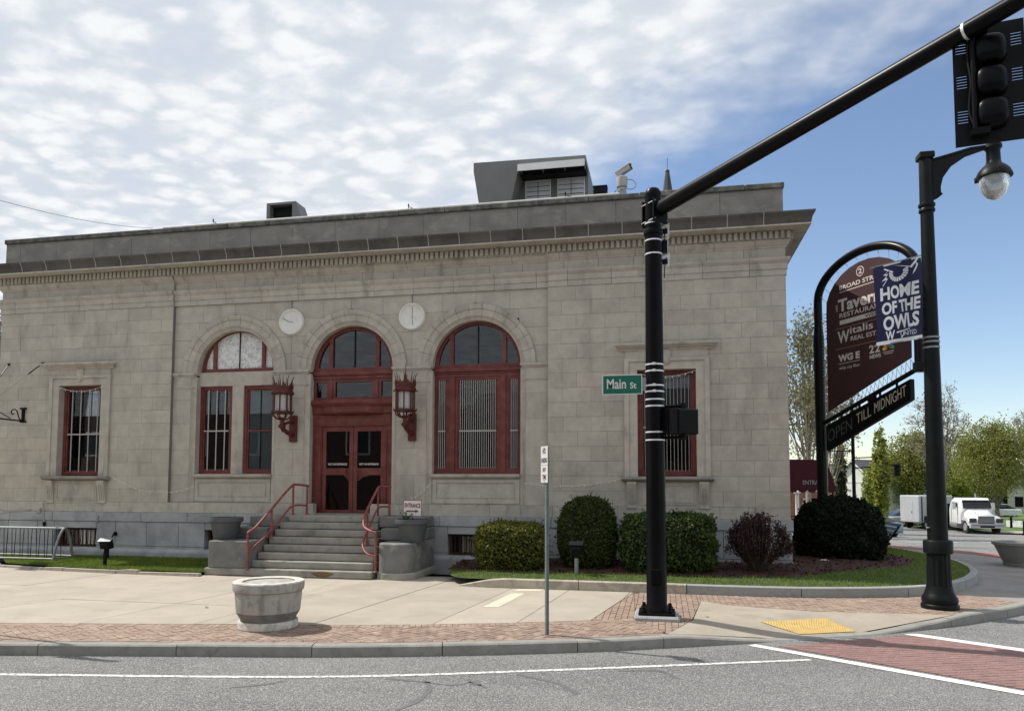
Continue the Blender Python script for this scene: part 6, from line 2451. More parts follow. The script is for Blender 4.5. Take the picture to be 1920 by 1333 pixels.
def sp2(t, z, d=0.0):
    return tuple(SB + SD * t + SN * d + Vector((0, 0, z)))


ts = thing('tavern_sign', 'arched maroon tavern sign with white lettering in a black pipe frame', 'sign', tuple(SB + Vector((0, 0, .2))))
M['maroon'] = material('sign_maroon', (.050, .017, .017), .6, .06, 3)
M['pipe'] = material('black_pipe', (.006, .006, .007), .3, .1, 5, spec=.15)
M['cream'] = material('sign_cream', (.62, .58, .54), .6, .05, 5)
path = [(0.02, .15), (0.0, 5.0), (0.0, 6.75)]
for k in range(0, 13):
    a = math.pi - math.pi * k / 12
    path.append((1.58 + 1.58 * math.cos(a), 6.95 + .95 * math.sin(a)))
path += [(3.16, 6.6), (3.14, 4.85)]
P = spline3([sp2(t, z) for t, z in path], 5)
MB().tube([tuple(q) for q in P], [.135 if q[2] < 6.2 and (Vector(q) - SB).xy.length < .3 else .105 for q in P], 14).build('frame', M['pipe'], ts, smooth=True)
MB().tube([sp2(.05, 3.72), sp2(3.2, 4.78)], .055, 10).build('bottom_rail', M['pipe'], ts, smooth=True)
MB().cbox(*[v for p in zip(np.array(sp2(3.14, 4.78)) - .12, np.array(sp2(3.14, 4.78)) + .12) for v in p], .03).build('rail_end', M['pipe'], ts)
pan = [(.30, 4.02), (2.93, 5.02), (2.95, 6.55)]
for k in range(1, 13):
    a = math.pi * k / 13
    pan.append((1.62 + 1.33 * math.cos(a), 6.62 + 1.02 * math.sin(a)))
pan += [(.31, 6.55)]
MB().prism([sp2(t, z, .012) for t, z in pan], tuple(-SN * .024)).build('panel', M['maroon'], ts)
mb = MB()                                                   # lacing between panel and frame
def lace(p, q, n):
    for k in range(n):
        a, b = Vector(p[0]).lerp(Vector(p[1]), (k + .2) / n), Vector(q[0]).lerp(Vector(q[1]), (k + .8) / n)
        mb.tube([tuple(a), tuple(b)], .006, 4)
        c_ = Vector(p[0]).lerp(Vector(p[1]), (k + 1.2) / n)
        mb.tube([tuple(b), tuple(c_)], .006, 4)
lace((sp2(.08, 4.2), sp2(.08, 6.6)), (sp2(.32, 4.2), sp2(.32, 6.6)), 26)
lace((sp2(.3, 3.85), sp2(3.0, 4.76)), (sp2(.32, 4.0), sp2(2.93, 5.0)), 20)
for k in range(1, 13):
    a = math.pi * k / 13
    mb.tube([sp2(1.62 + 1.33 * math.cos(a), 6.62 + 1.02 * math.sin(a)), sp2(1.58 + 1.52 * math.cos(a + .05), 6.95 + .87 * math.sin(a + .05))], .006, 4)
tag(mb.build('lacing', M['bar'], ts), kind='stuff')


def sign_text(txt, t0, t1, z0, z1, mat='cream', bold=.0, d=.0145):
    return letters('lettering', txt, M[mat], ts, sp2(t0, z0, d), tuple(SD), (0, 0, 1), t1 - t0, z1 - z0, depth=.002, bold=bold)


def ring_print(tc, zc, r0, r1, n=28, mat='cream'):
    mb = MB()
    for k in range(n):
        a, b = 2 * math.pi * k / n, 2 * math.pi * (k + 1) / n
        mb.add([sp2(tc + r0 * math.cos(a), zc + r0 * math.sin(a), .015), sp2(tc + r1 * math.cos(a), zc + r1 * math.sin(a), .015), sp2(tc + r1 * math.cos(b), zc + r1 * math.sin(b), .015), sp2(tc + r0 * math.cos(b), zc + r0 * math.sin(b), .015)], [(0, 1, 2, 3)])
    return mb.build('emblem', M[mat], ts)


def bar_print(t0, t1, z0, z1, mat='cream', nm='rule'):
    MB().add([sp2(t0, z0, .015), sp2(t1, z0, .015), sp2(t1, z1, .015), sp2(t0, z1, .015)], [(0, 1, 2, 3)]).build(nm, M[mat], ts)


ring_print(1.50, 7.39, .105, .125)
sign_text('2', 1.44, 1.56, 7.33, 7.46, bold=.02)
sign_text('BROAD STREET', .80, 2.25, 7.08, 7.19, bold=.02)
bar_print(.80, 2.45, 7.01, 7.03)
sign_text('Tavern', .74, 2.12, 6.52, 6.84, bold=.03)
sign_text('THE', .66, .72, 6.55, 6.72)
sign_text('RESTAURANT', .78, 2.24, 6.36, 6.48, bold=.01)
bar_print(.78, 2.5, 6.19, 6.30)
sign_text('WESTFIELD', 1.62, 2.55, 6.205, 6.285, 'maroon', .02, .0165)
M['rule'] = material('sign_rule', (.30, .20, .12), .6, .05)
bar_print(.62, 2.75, 6.095, 6.108, 'rule')
sign_text('W', .70, 1.10, 5.72, 6.03, bold=.02)
sign_text('italis', 1.12, 1.86, 5.90, 6.08, bold=.01)
sign_text('REAL ESTATE', 1.14, 2.3, 5.72, 5.83, bold=.01)
bar_print(.62, 2.75, 5.575, 5.588, 'rule')
sign_text('WG E', .70, 1.42, 5.25, 5.43, bold=.05)
M['leafprint'] = material('print_green', (.20, .45, .06), .6, .05)
bar_print(1.13, 1.20, 5.33, 5.355, 'leafprint', 'plus')
bar_print(1.155, 1.178, 5.30, 5.385, 'leafprint', 'plus')
bar_print(.70, 1.42, 5.195, 5.207)
sign_text('whip city fiber', .72, 1.42, 5.03, 5.13)
sign_text('2', 1.72, 1.87, 5.30, 5.50, bold=.03)
sign_text('2', 1.90, 2.05, 5.30, 5.50, bold=.03)
sign_text('NEWS', 1.73, 2.07, 5.17, 5.265, bold=.03)
cols_ = [(.75, .55, .03), (.72, .22, .03), (.62, .03, .05), (.32, .12, .42), (.03, .22, .55), (.05, .42, .12)]
for k in range(6):
    a0, a1 = R(190 - k * 33.5), R(190 - (k + 1) * 33.5 + 3)
    m_ = material('print_colour', cols_[k], .6, .05)
    c0 = (2.30, 5.33)
    MB().add([sp2(c0[0] + .03 * math.cos((a0 + a1) / 2), c0[1] + .03 * math.sin((a0 + a1) / 2), .0155), sp2(c0[0] + .15 * math.cos(a0), c0[1] + .15 * math.sin(a0), .0155), sp2(c0[0] + .185 * math.cos((a0 + a1) / 2), c0[1] + .185 * math.sin((a0 + a1) / 2), .0155), sp2(c0[0] + .15 * math.cos(a1), c0[1] + .15 * math.sin(a1), .0155)], [(0, 1, 2, 3)]).build('feather', m_, ts)
bar_print(2.14, 2.46, 5.255, 5.27)
bar_print(2.17, 2.43, 5.21, 5.225)
# board under it
ob_ = thing('open_board', 'slanting black board with gold OPEN TILL MIDNIGHT hung under the tavern sign', 'sign', sp2(1.6, 3.8))
M['gold'] = material('board_gold', (.46, .42, .33), .5, .1, 8)
M['dullgold'] = material('board_dull_lettering', (.075, .072, .066), .6, .1, 8)
q = [(.26, 3.02), (2.93, 4.06), (2.93, 4.53), (.26, 3.66)]
MB().prism([sp2(t, z, .06) for t, z in q], tuple(-SN * .12)).build('board', M['black'], ob_)
sl_ = Vector(sp2(2.93, 4.30)) - Vector(sp2(.26, 3.36))
sl_.normalize()
for txt, t0, t1, z0, mt, hh in (('OPEN', .33, 1.17, 3.22, 'dullgold', .30), ('TILL', 1.30, 1.78, 3.63, 'gold', .24), ('MIDNIGHT', 1.88, 2.82, 3.84, 'gold', .25)):
    letters('lettering', txt, M[mt], ob_, sp2(t0, z0, .064), tuple(sl_), (0, 0, 1), (t1 - t0) * 1.05, hh, depth=.003, bold=-.005)
for t in (.75, 1.35, 2.0, 2.5):
    MB().tube([sp2(t, 3.72 + t * .335), sp2(t, 3.62 + t * .33 - .1)], .03, 8).build('hanger', M['pipe'], ob_)
MB().cbox(*[v for p in zip(np.array(sp2(1.75, 4.22)) - .09, np.array(sp2(1.75, 4.22)) + .09) for v in p], .02).build('spot_lamp', M['black'], ob_)
# awning over the side entrance
aw = thing('entrance_awning', 'dark red barrel awning lettered ENTRANCE on the right side of the building', 'awning', (3.9, 24.0, 2.0))
M['awning'] = material('awning_cloth', (.085, .014, .026), .8, .1, 2, .1, 60, world_space=True)
ya, yb = 23.6, 25.6
pf = []
for k in range(13):
    a = math.pi / 2 * k / 12
    pf.append((2.87 + 2.02 * math.sin(a) ** .8 if k else 2.87, 2.12 + .76 * math.cos(a) ** .8 if k < 12 else 2.12))
pf = [(2.87, 2.90), (3.9, 2.895), (4.55, 2.88), (4.74, 2.80), (4.86, 2.60), (4.96, 2.30), (5.03, 2.02)]
mb = MB()
mb.prism([(x_, ya, z_) for x_, z_ in pf] + [(5.02, ya, 1.97), (2.87, ya, 1.97)], (0, .02, 0))
mb.rings([[(x_, ya, z_) for x_, z_ in pf], [(x_, yb, z_) for x_, z_ in pf]], caps=False, closed=False)
mb.build('cloth', M['awning'], aw)
mb = MB()
for k in range(8):
    x0, x1 = 2.87 + k * .27, 2.87 + (k + 1) * .27
    mb.prism([(x0, ya - .002, 1.975), (x1 - .003, ya - .002, 1.975), (x1 - .05, ya - .002, 1.91), (x0 + .13, ya - .002, 1.89), (x0 + .04, ya - .002, 1.92)], (0, .01, 0))
mb.build('valance', M['awning'], aw)
M['awtext'] = material('awning_print', (.42, .40, .38), .7, .05)
letters('lettering', 'ENTRANCE', M['awtext'], aw, (4.10, ya - .004, 2.135), (1, 0, 0), (0, 0, 1), .72, .13, bold=.01, depth=.001)
for x_ in (4.95,):
    for y_ in (ya + .1, yb - .1):
        MB().tube([(x_, y_, .15), (x_, y_, 2.0)], .025, 8).build('post', M['blackmatt'], aw)
# bench beside the big bush
be = thing('bench', 'black park bench seen end-on beside the dark bush', 'bench', (6.25, 23.6, .02))
p = at_depth(1660, 1040, 23.6)
bx, by = 6.35, 23.5
for y_ in (by, by + 1.5):
    MB().tube([(bx - .05, y_, .0), (bx - .05, y_, .45), (bx - .4, y_, .47)], .03, 6).build('leg', M['black'], be)
    MB().tube([(bx - .45, y_, .0), (bx - .42, y_, .45)], .03, 6).build('leg', M['black'], be)
    MB().tube([(bx - .02, y_, .42), (bx + .20, y_, .70), (bx + .35, y_, .93)], .035, 6).build('back_support', M['black'], be)
for k in range(4):
    MB().box(bx - .45 + k * .115, bx - .35 + k * .115, by - .1, by + 1.6, .475, .50).build('slat', M['black'], be)
for k in range(4):
    a = .12 + k * .085
    q = Vector((bx - .02 + a * 1.0, by + .75, .46 + a * 1.32))
    MB().obox(q, Vector((.028, 0, .036)), Vector((0, .85, 0)), Vector((-.010, 0, .008))).build('slat', M['black'], be)
# second planter at the right edge
loc = (9.35, 22.3, .0)
p2 = thing('round_planter', 'grey concrete planter cut off by the right edge, by the far kerb', 'planter', loc)
M['planter2'] = material('grey_planter', (.27, .265, .25), .9, .1, 3, .2, 40, world_space=True)
MB().lathe([(.40, .0), (.41, .02), (.415, .08)], loc, 32).build('base_ring', M['planter2'], p2, smooth=True)
MB().lathe([(.40, .082), (.43, .12), (.60, .52), (.62, .54)], loc, 32).build('drum', M['planter2'], p2, smooth=True)
MB().lathe([(.64, .542), (.66, .56), (.66, .62), (.55, .63), (.5, .5), (.01, .49)], loc, 32, caps=False).build('rim', M['planter2'], p2, smooth=True)
# road sign beyond the left edge of the picture: its shadow falls on kerb and road
rs = thing('diamond_road_sign', 'diamond road sign on a post, casting its shadow over the kerb at far left', 'road sign', (-10.15, 9.2, 0))
MB().tube([(-10.15, 9.2, 0), (-10.15, 9.2, 3.8)], .03, 8).build('post', M['alu'], rs)
MB().prism([(-10.15 - .55, 9.16, 3.35), (-10.15, 9.16, 2.8), (-10.15 + .55, 9.16, 3.35), (-10.15, 9.16, 3.9)], (0, .006, 0)).build('panel', M['yellow'], rs)
MB().prism([(-10.15 - .5, 9.055, 2.75), (-10.15, 9.055, 2.25), (-10.15 + .5, 9.055, 2.75), (-10.15, 9.055, 3.25)], (0, .003, 0)).build('face', M['yellow'], rs) if False else None
# ================================================================ what lies beyond the corner
M['bark'] = material('grey_bark', (.16, .14, .12), .95, .25, 5, .3, 30, world_space=True)
M['barkpale'] = material('pale_bark', (.26, .235, .20), .95, .25, 5, .3, 30, world_space=True)
M['bud'] = leaf_material('budding_leaf', (.16, .17, .055), (.29, .26, .13), 1.2, .35)
M['budgrey'] = leaf_material('bare_bud', (.17, .145, .11), (.25, .21, .16), 1.0, .3)
M['olive'] = leaf_material('olive_leaf', (.155, .18, .04), (.29, .30, .075), .5, .45)
M['lime'] = leaf_material('lime_leaf', (.19, .24, .04), (.33, .36, .07), .7, .45)
M['green'] = leaf_material('green_leaf', (.075, .105, .02), (.15, .17, .04), .5, .4)
M['dkgreen'] = leaf_material('evergreen_leaf', (.018, .035, .012), (.04, .06, .02), .6, .2)


def tree(label, x, y, H, rx, rz, cz, mat, nleaf, size, bark='bark', limbs=22, twigs=7, tr=.16, fill=.5, ry=None, name='tree', cat='tree', twig_r=.012, group=None):
    """tapered trunk, limbs reaching into an ellipsoid crown, twigs, leaf clumps round the twig ends"""
    z0 = zroad(x, y) - .05
    t = thing(name, label, cat, (x, y, z0), group=group)
    ry = ry or rx
    rs = np.random.default_rng(int(abs(x * 71 + y * 131 + H * 17)) % 99991)
    wood = MB()
    lean = rs.normal(0, .03, 2)
    top = np.array([x + lean[0] * H, y + lean[1] * H, z0 + cz + rz * .6])
    tp = [np.array([x, y, z0]) + (top - np.array([x, y, z0])) * f + np.append(rs.normal(0, .06, 2), 0) * (f > 0) * min(H * .1, 1) for f in (0, .12, .3, .5, .7, 1)]
    wood.tube([tuple(p) for p in tp], [tr * 1.5, tr, tr * .85, tr * .65, tr * .4, tr * .1], 8)
    trunk = wood.build('trunk', M[bark], t, smooth=True)
    br = MB()
    ends = []
    c = np.array([x, y, z0 + cz])
    for k in range(limbs):
        f = rs.uniform(.25, .95)
        i = min(int(f * 5), 4)
        a = tp[i] + (tp[i + 1] - tp[i]) * (f * 5 - i) if f * 5 < 5 else tp[-1]
        ph = k * 2.4 + rs.uniform(-.4, .4)
        th = rs.uniform(-.35, 1.45)
        rr = rs.uniform(.72, 1.0)
        e = c + np.array([rx * math.cos(ph) * math.cos(th), ry * math.sin(ph) * math.cos(th), rz * math.sin(th)]) * rr
        if e[2] < a[2] - .2:
            a = tp[1] + (tp[2] - tp[1]) * rs.random()
        m1 = a + (e - a) * .5 + np.array([0, 0, .08 * H * rs.random()]) + rs.normal(0, .06 * rx, 3)
        P = spline3([a, m1, e], 4)
        n_ = len(P)
        r0 = tr * .34 * (1 - .5 * f)
        br.tube([tuple(p) for p in P], [r0 * (1 - j / n_) + twig_r * .8 for j in range(n_)], 5, caps=False)
        for q in range(twigs):
            s = P[int(rs.uniform(.35, 1) * (n_ - 1))]
            d = rs.normal(size=3)
            d[2] = abs(d[2]) * .8
            d = d / np.linalg.norm(d)
            e2 = s + d * rx * rs.uniform(.14, .34)
            m2 = (s + e2) / 2 + rs.normal(0, .03 * rx, 3)
            br.tube([tuple(s), tuple(m2), tuple(e2)], [twig_r * 1.3, twig_r, twig_r * .5], 3, caps=False)
            ends.append(e2)
            ends.append(m2)
            for w_ in range(3):
                e3 = m2 + rs.normal(0, .10 * rx, 3) + np.array([0, 0, .05 * rx])
                br.tube([tuple(m2), tuple(e3)], [twig_r * .7, twig_r * .4], 3, caps=False)
                ends.append(e3)
    br.build('limbs', M[bark], t)
    ends = np.array(ends)
    n1 = int(nleaf * (1 - fill))
    pick = ends[rs.integers(0, len(ends), n1)] + rs.normal(0, .07 * rx, (n1, 3))
    n2 = nleaf - n1
    if n2:
        d = rs.normal(size=(n2, 3))
        d /= np.linalg.norm(d, axis=1, keepdims=True)
        lump = 1 + .10 * np.sin(d[:, 0] * 9 + x) * np.cos(d[:, 2] * 8 + y) + .09 * np.sin(d[:, 1] * 13 + d[:, 2] * 11)
        k_ = (rs.random(n2) ** .35 * lump)[:, None]
        ins = c + d * np.array([rx, ry, rz]) * k_
        pick = np.concatenate([pick, ins])
    quads('crown', leaf_cards(pick, size), M[mat], t)
    return t


def ux(u, d):
    p = at_depth(u, 904, d)
    return p.x, p.y


def tree_uv(label, u, vtop, d, halfw, mat, nleaf, size, low=None, **kw):
    """place by direction and distance; crown reaches from height low up to the seen top"""
    x, y = ux(u, d)
    zt = CAMH + (904 - vtop) / FPX * d
    z0 = zroad(x, y)
    H = zt - z0
    lo = low if low is not None else H * .3
    return tree(label, x, y, H, halfw / FPX * d, (H - lo) / 2, (H + lo) / 2, mat, nleaf, size, **kw)


tree_uv('tall budding tree right behind the building corner, pale green against the sky', 1508, 570, 42, 92, 'bud', 5200, .085, low=2.5, bark='barkpale', limbs=34, twigs=10, fill=.15, twig_r=.013)
tree_uv('budding tree with tan twigs between the tavern sign and the awning', 1556, 640, 52, 62, 'bud', 3600, .10, low=3.0, bark='barkpale', limbs=26, twigs=9, fill=.12, twig_r=.014)
tree_uv('slender yellow-green columnar tree beside the dark bush', 1652, 795, 31, 15, 'lime', 3000, .075, low=.5, limbs=20, twigs=5, tr=.06, fill=.55)
tree_uv('short leafy yellow-green tree between columnar tree and white van', 1668, 915, 33, 18, 'lime', 1500, .07, low=.3, limbs=12, twigs=5, tr=.04, fill=.4) if False else None
tree_uv('bright green round tree in front of the white gabled house', 1640, 866, 62, 24, 'lime', 4200, .12, low=.6, limbs=18, fill=.6)
tree_uv('olive green tree behind the white van, left of the lamp post', 1712, 806, 88, 62, 'olive', 16000, .13, low=.6, limbs=22, fill=.62)
tree_uv('tall grey bare tree behind the lamp post, its twigs above the other trees', 1762, 722, 78, 66, 'budgrey', 1500, .09, low=4.0, bark='barkpale', limbs=36, twigs=11, fill=.05, twig_r=.026)
tree_uv('wide olive tree with a visible trunk at the right edge', 1868, 786, 66, 74, 'olive', 22000, .085, low=2.6, bark='bark', limbs=34, twigs=9, fill=.5, tr=.2)
tree_uv('bright yellow-green tree behind the white truck', 1788, 858, 84, 40, 'lime', 9000, .13, low=.4, limbs=16, fill=.65)
tree_uv('dark green tree behind the wide olive tree', 1838, 822, 96, 58, 'green', 9500, .16, low=.5, limbs=20, fill=.65)
tree_uv('bare tree at the far right, rising behind the olive crown', 1925, 765, 92, 60, 'budgrey', 1200, .10, low=3.5, bark='barkpale', limbs=26, twigs=9, fill=.05, twig_r=.028)
tree_uv('dark evergreen seen between awning and tavern sign post', 1576, 826, 70, 11, 'dkgreen', 2600, .14, low=.4, limbs=14, fill=.6)
tree_uv('green tree above the far white gabled house', 1660, 862, 110, 46, 'green', 3600, .3, low=1, limbs=16, fill=.65)
tree_uv('pale bare tree just visible past the left edge of the building', -22, 560, 48, 40, 'budgrey', 1400, .1, low=3.0, bark='barkpale', limbs=26, twigs=9, fill=.1, twig_r=.016)
# far wood closing the view: reads as one mass
C_ = []
for k in range(60):
    u = 1380 + k * 10 + RNG.uniform(-8, 8)
    d = RNG.uniform(125, 150)
    x, y = ux(u, d)
    z = zroad(x, y)
    h = RNG.uniform(4.0, 7.5)
    n = 260
    dd = RNG.normal(size=(n, 3))
    dd /= np.linalg.norm(dd, axis=1, keepdims=True)
    C_.append(np.array([x, y, z + h * .5]) + dd * np.array([3.2, 3.2, h * .55]) * (RNG.random((n, 1)) ** .3))
tag(quads('far_wood', leaf_cards(np.concatenate(C_), .55), M['green']), kind='stuff')

# ---- houses
M['clap'] = material('white_clapboard', (.72, .72, .70), .7, .05, 2, world_space=True)
M['roofgrey'] = material('grey_shingles', (.10, .105, .115), .9, .12, 4, world_space=True)
M['dkwin'] = material('dark_window', (.015, .017, .02), .12, .1, 3, spec=.4)
M['redbrick'] = material('red_brickwork', (.25, .12, .085), .9, .18, 6, .2, 40, world_space=True)


def house(label, u, d, w_, hwall, hroof, depth, rz, mats=('clap', 'roofgrey'), wins=2, storeys=1, name='house', zoff=0):
    x, y = ux(u, d)
    z0 = zroad(x, y) + zoff
    h = thing(name, label, 'house', (x, y, z0), rz)
    mb = MB()
    mb.prism([(-w_ / 2, 0, 0), (w_ / 2, 0, 0), (w_ / 2, 0, hwall), (0, 0, hwall + hroof), (-w_ / 2, 0, hwall)], (0, depth, 0))
    mb.build('wall', M[mats[0]], h, local=True)
    e, th = .35, .18
    for s in (-1, 1):
        n_ = Vector((s * hroof, 0, w_ / 2)).normalized() * th
        a = Vector((0, -e, hwall + hroof + .01))
        b = Vector((s * (w_ / 2 + e), -e, hwall - e * hroof / (w_ / 2) + .01))
        MB().prism([tuple(a), tuple(b), tuple(b + n_), tuple(a + Vector((0, 0, th * 1.2)))], (0, depth + 2 * e, 0)).build('roof', M[mats[1]], h, local=True)
        mb = MB()
        mb.prism([(0, -e - .03, hwall + hroof - .06), tuple(b + Vector((0, -.03, -.06))), tuple(b + Vector((0, -.03, .16))), (0, -e - .03, hwall + hroof + .18)], (0, .028, 0))
        mb.build('bargeboard', M['clap'], h, local=True)
    for st_ in range(storeys):
        for k in range(wins):
            xc = -w_ / 2 + w_ * (k + .5) / wins
            zc = 1.5 + st_ * 2.7
            if zc + .7 > hwall:
                continue
            f = MB().box(xc - .55, xc + .55, -.05, -.003, zc - .75, zc + .75).build('window', M['clap'], h, local=True)
            MB().box(xc - .45, xc + .45, -.07, -.052, zc - .65, zc + .65).build('pane', M['dkwin'], f, local=True)
    MB().box(-w_ / 2 - .03, w_ / 2 + .03, -.04, -.002, hwall - .15, hwall + .05).build('fascia', M['clap'], h, local=True)
    return h


house('white gabled house with dark roof between the sign posts', 1600, 88, 5.4, 4.0, 2.4, 12, R(-48), wins=2)
house('two-storey pale house half hidden by the wide olive tree', 1868, 98, 5.0, 5.0, 1.6, 8, R(-38), wins=2, storeys=2)
house('pale house cut by the right edge behind the trees', 1932, 92, 5.0, 4.0, 1.8, 8, R(-35), wins=2, storeys=1)
house('low grey-roofed house between columnar tree and olive tree', 1672, 118, 7.0, 5.0, 1.6, 10, R(60), mats=('clap', 'roofgrey'), wins=3, storeys=1)
bs_ = house('low brick house glimpsed under the awning', 1515, 74, 7.0, 3.1, 1.5, 8, R(-10), mats=('redbrick', 'roofgrey'), wins=3)
x, y = ux(1494, 58)
cl = thing('porch_column', 'white porch column glimpsed under the awning', 'column', (x, y, zroad(x, y)))
MB().lathe([(.22, 0), (.2, .1), (.16, .2), (.14, 2.9), (.2, 3.0)], (x, y, zroad(x, y)), 12).build('shaft', M['white'], cl, smooth=True)
MB().cbox(x - .25, x + .25, y - .25, y + .25, zroad(x, y) + 3.0, zroad(x, y) + 3.15, .02).build('capital', M['white'], cl)

# ---- church spire behind the roof
ch = thing('church_spire', 'dark green pointed church spire rising behind the parapet', 'spire', (.55, 60, 0))
M['copper'] = material('dark_copper', (.035, .045, .042), .7, .15, 1.0, world_space=True)
MB().lathe([(2.9, 9.0), (2.0, 15.0), (.44, 25.4), (.16, 27.3), (.13, 27.35)], (.55, 60, 0), 8).build('spire', M['copper'], ch)
MB().lathe([(.2, 27.36), (.12, 27.5), (.02, 27.55), (.02, 28.5)], (.55, 60, 0), 6).build('finial', M['copper'], ch)
MB().box(.55 - 2.3, .55 + 2.3, 57.7, 62.3, -.5, 8.99).build('tower', M['redbrick'], ch)

# ---- vehicles
M['carwhite'] = material('white_car_paint', (.62, .63, .64), .35, .05, 2, coat=.4)
M['vanwhite'] = material('white_van_panel', (.44, .45, .48), .45, .04, 1)
M['carsilver'] = material('silver_car_paint', (.42, .45, .45), .3, .04, 2, metal=.4, coat=.5)
M['carblue'] = material('pale_blue_car_paint', (.22, .30, .36), .3, .04, 2, coat=.5)
M['tyre'] = material('tyre_rubber', (.02, .02, .02), .9, .2, 10)
M['rim'] = material('wheel_rim', (.45, .45, .46), .35, .05, 5, metal=.6)
M['chrome'] = material('dark_grille', (.06, .06, .065), .35, .1, 9, metal=.5)
M['lampglass'] = material('headlight_glass', (.75, .77, .78), .12, .03, 5, spec=.8)
M['lampglass'].node_tree.nodes['Principled BSDF'].inputs['Coat Weight'].default_value = 1


def wheel(v, x, y, r, w_=.26):
    rg = []
    s = 1 if y > 0 else -1
    for yy, rr in ((0, r * .97), (.03, r), (w_ - .03, r), (w_, r * .96), (w_, r * .6)):
        rg.append([(x + rr * math.cos(2 * math.pi * k / 20), y + s * (yy - w_), r + rr * math.sin(2 * math.pi * k / 20)) for k in range(20)])
    wh = MB().rings(rg).build('wheel', M['tyre'], v, local=True, smooth=True)
    rg = []
    for yy, rr in ((.004, r * .58), (.02, r * .5), (-.02, r * .3), (.01, r * .12)):
        rg.append([(x + rr * math.cos(2 * math.pi * k / 16), y + s * yy, r + rr * math.sin(2 * math.pi * k / 16)) for k in range(16)])
    MB().rings(rg).build('rim', M['rim'], wh, local=True, smooth=True)


def loft_x(sections):
    """sections: (x, [(y,z)...]) closed rings along the vehicle's length"""
    return MB().rings([[(x, y, z) for y, z in ring] for x, ring in sections])


def ring_box(w_, z0, z1, r=.12, tw=None):
    tw = tw or w_
    return [(-w_, z0), (w_, z0), (w_, z0 + (z1 - z0) * .6), (tw, z1 - r), (tw - r, z1), (-tw + r, z1), (-tw, z1 - r), (-w_, z0 + (z1 - z0) * .6)]


# white conventional truck, nose towards the viewer
x, y = ux(1806, 59.5)
tk = thing('white_truck', 'white truck with a sloping hood driving towards the corner', 'truck', (x, y, zroad(x, y)), math.atan2(-1.0, .06))
loft_x([(.1, ring_box(1.15, .75, 2.45, .2, 1.05)), (.35, ring_box(1.18, .7, 2.68, .22, 1.06)), (1.4, ring_box(1.18, .7, 2.70, .22, 1.04)), (1.75, ring_box(1.18, .7, 2.55, .22, 1.0)), (2.15, ring_box(1.18, .7, 1.80, .2, 1.12))]).build('cab', M['carwhite'], tk, local=True, smooth=True, angle=30)
loft_x([(2.0, ring_box(1.0, .8, 1.82, .2, .95)), (2.6, ring_box(.98, .8, 1.74, .25, .85)), (3.3, ring_box(.95, .75, 1.58, .3, .75)), (3.55, ring_box(.85, .7, 1.35, .3, .62))]).build('hood', M['carwhite'], tk, local=True, smooth=True, angle=40)
for s in (-1, 1):
    rg = []
    for xx, z1 in ((2.25, 1.15), (2.5, 1.3), (2.9, 1.35), (3.3, 1.25), (3.52, 1.05)):
        rg.append([(xx, s * .86, .62 if xx > 3.2 else 1.0), (xx, s * 1.18, .62 if xx > 3.2 else 1.0), (xx, s * 1.2, z1 - .1), (xx, s * 1.1, z1), (xx, s * .86, z1 + .05)])
    MB().rings(rg).build('fender', M['carwhite'], tk, local=True, smooth=True)
    MB().obox((3.53, s * .93, 1.02), (.03, s * -.03, 0), (0, .2, 0), (0, 0, .13)).build('headlight', M['lampglass'], tk, local=True)
    MB().obox((1.55, s * 1.42, 2.05), (.05, 0, 0), (0, .12, 0), (0, 0, .25)).build('mirror', M['carwhite'], tk, local=True)
    MB().tube([(1.5, s * 1.1, 2.2), (1.52, s * 1.4, 2.2)], .02, 5).build('mirror_arm', M['blackmatt'], tk, local=True)
    MB().obox((1.05, s * 1.165, 2.05), (.40, 0, 0), (0, .012, 0), (.0, 0, .28)).build('side_window', M['dkwin'], tk, local=True)
    wheel(tk, 2.75, s * 1.15, .50)
    wheel(tk, -3.4, s * 1.15, .50)
MB().prism([(2.17, -1.0, 1.88), (2.17, 1.0, 1.88), (1.80, .92, 2.52), (1.80, -.92, 2.52)], (.02, 0, .01)).build('windscreen', M['dkwin'], tk, local=True)
MB().tube([(2.19, -.1, 1.85), (2.0, .5, 2.2)], .012, 4).build('wiper', M['blackmatt'], tk, local=True)
MB().obox((3.57, 0, 1.08), (.02, 0, 0), (0, .56, 0), (0, 0, .27)).build('grille', M['chrome'], tk, local=True)
for k in range(5):
    MB().obox((3.60, 0, .90 + k * .09), (.008, 0, 0), (0, .53, 0), (0, 0, .014)).build('grille_bar', M['rim'], tk, local=True)
MB().obox((3.62, 0, .62), (.10, 0, 0), (0, 1.18, 0), (0, 0, .16)).build('bumper', M['vanwhite'], tk, local=True)
MB().obox((3.725, 0, .56), (.006, 0, 0), (0, .5, 0), (0, 0, .06)).build('bumper_slot', M['blackmatt'], tk, local=True)
MB().box(-4.2, 2.2, -.45, .45, .62, .92).build('chassis', M['blackmatt'], tk, local=True)
MB().box(-4.3, -.3, -1.15, 1.15, .95, 1.15).build('flat_bed', M['blackmatt'], tk, local=True)
MB().box(-.4, -.25, -1.1, 1.1, 1.16, 2.2).build('headboard', M['blackmatt'], tk, local=True)
MB().prism([(1.62, -1.02, 2.66), (1.62, 1.02, 2.66), (1.98, .98, 2.50), (1.98, -.98, 2.50)], (0, 0, .03)).build('sun_visor', M['carwhite'], tk, local=True)
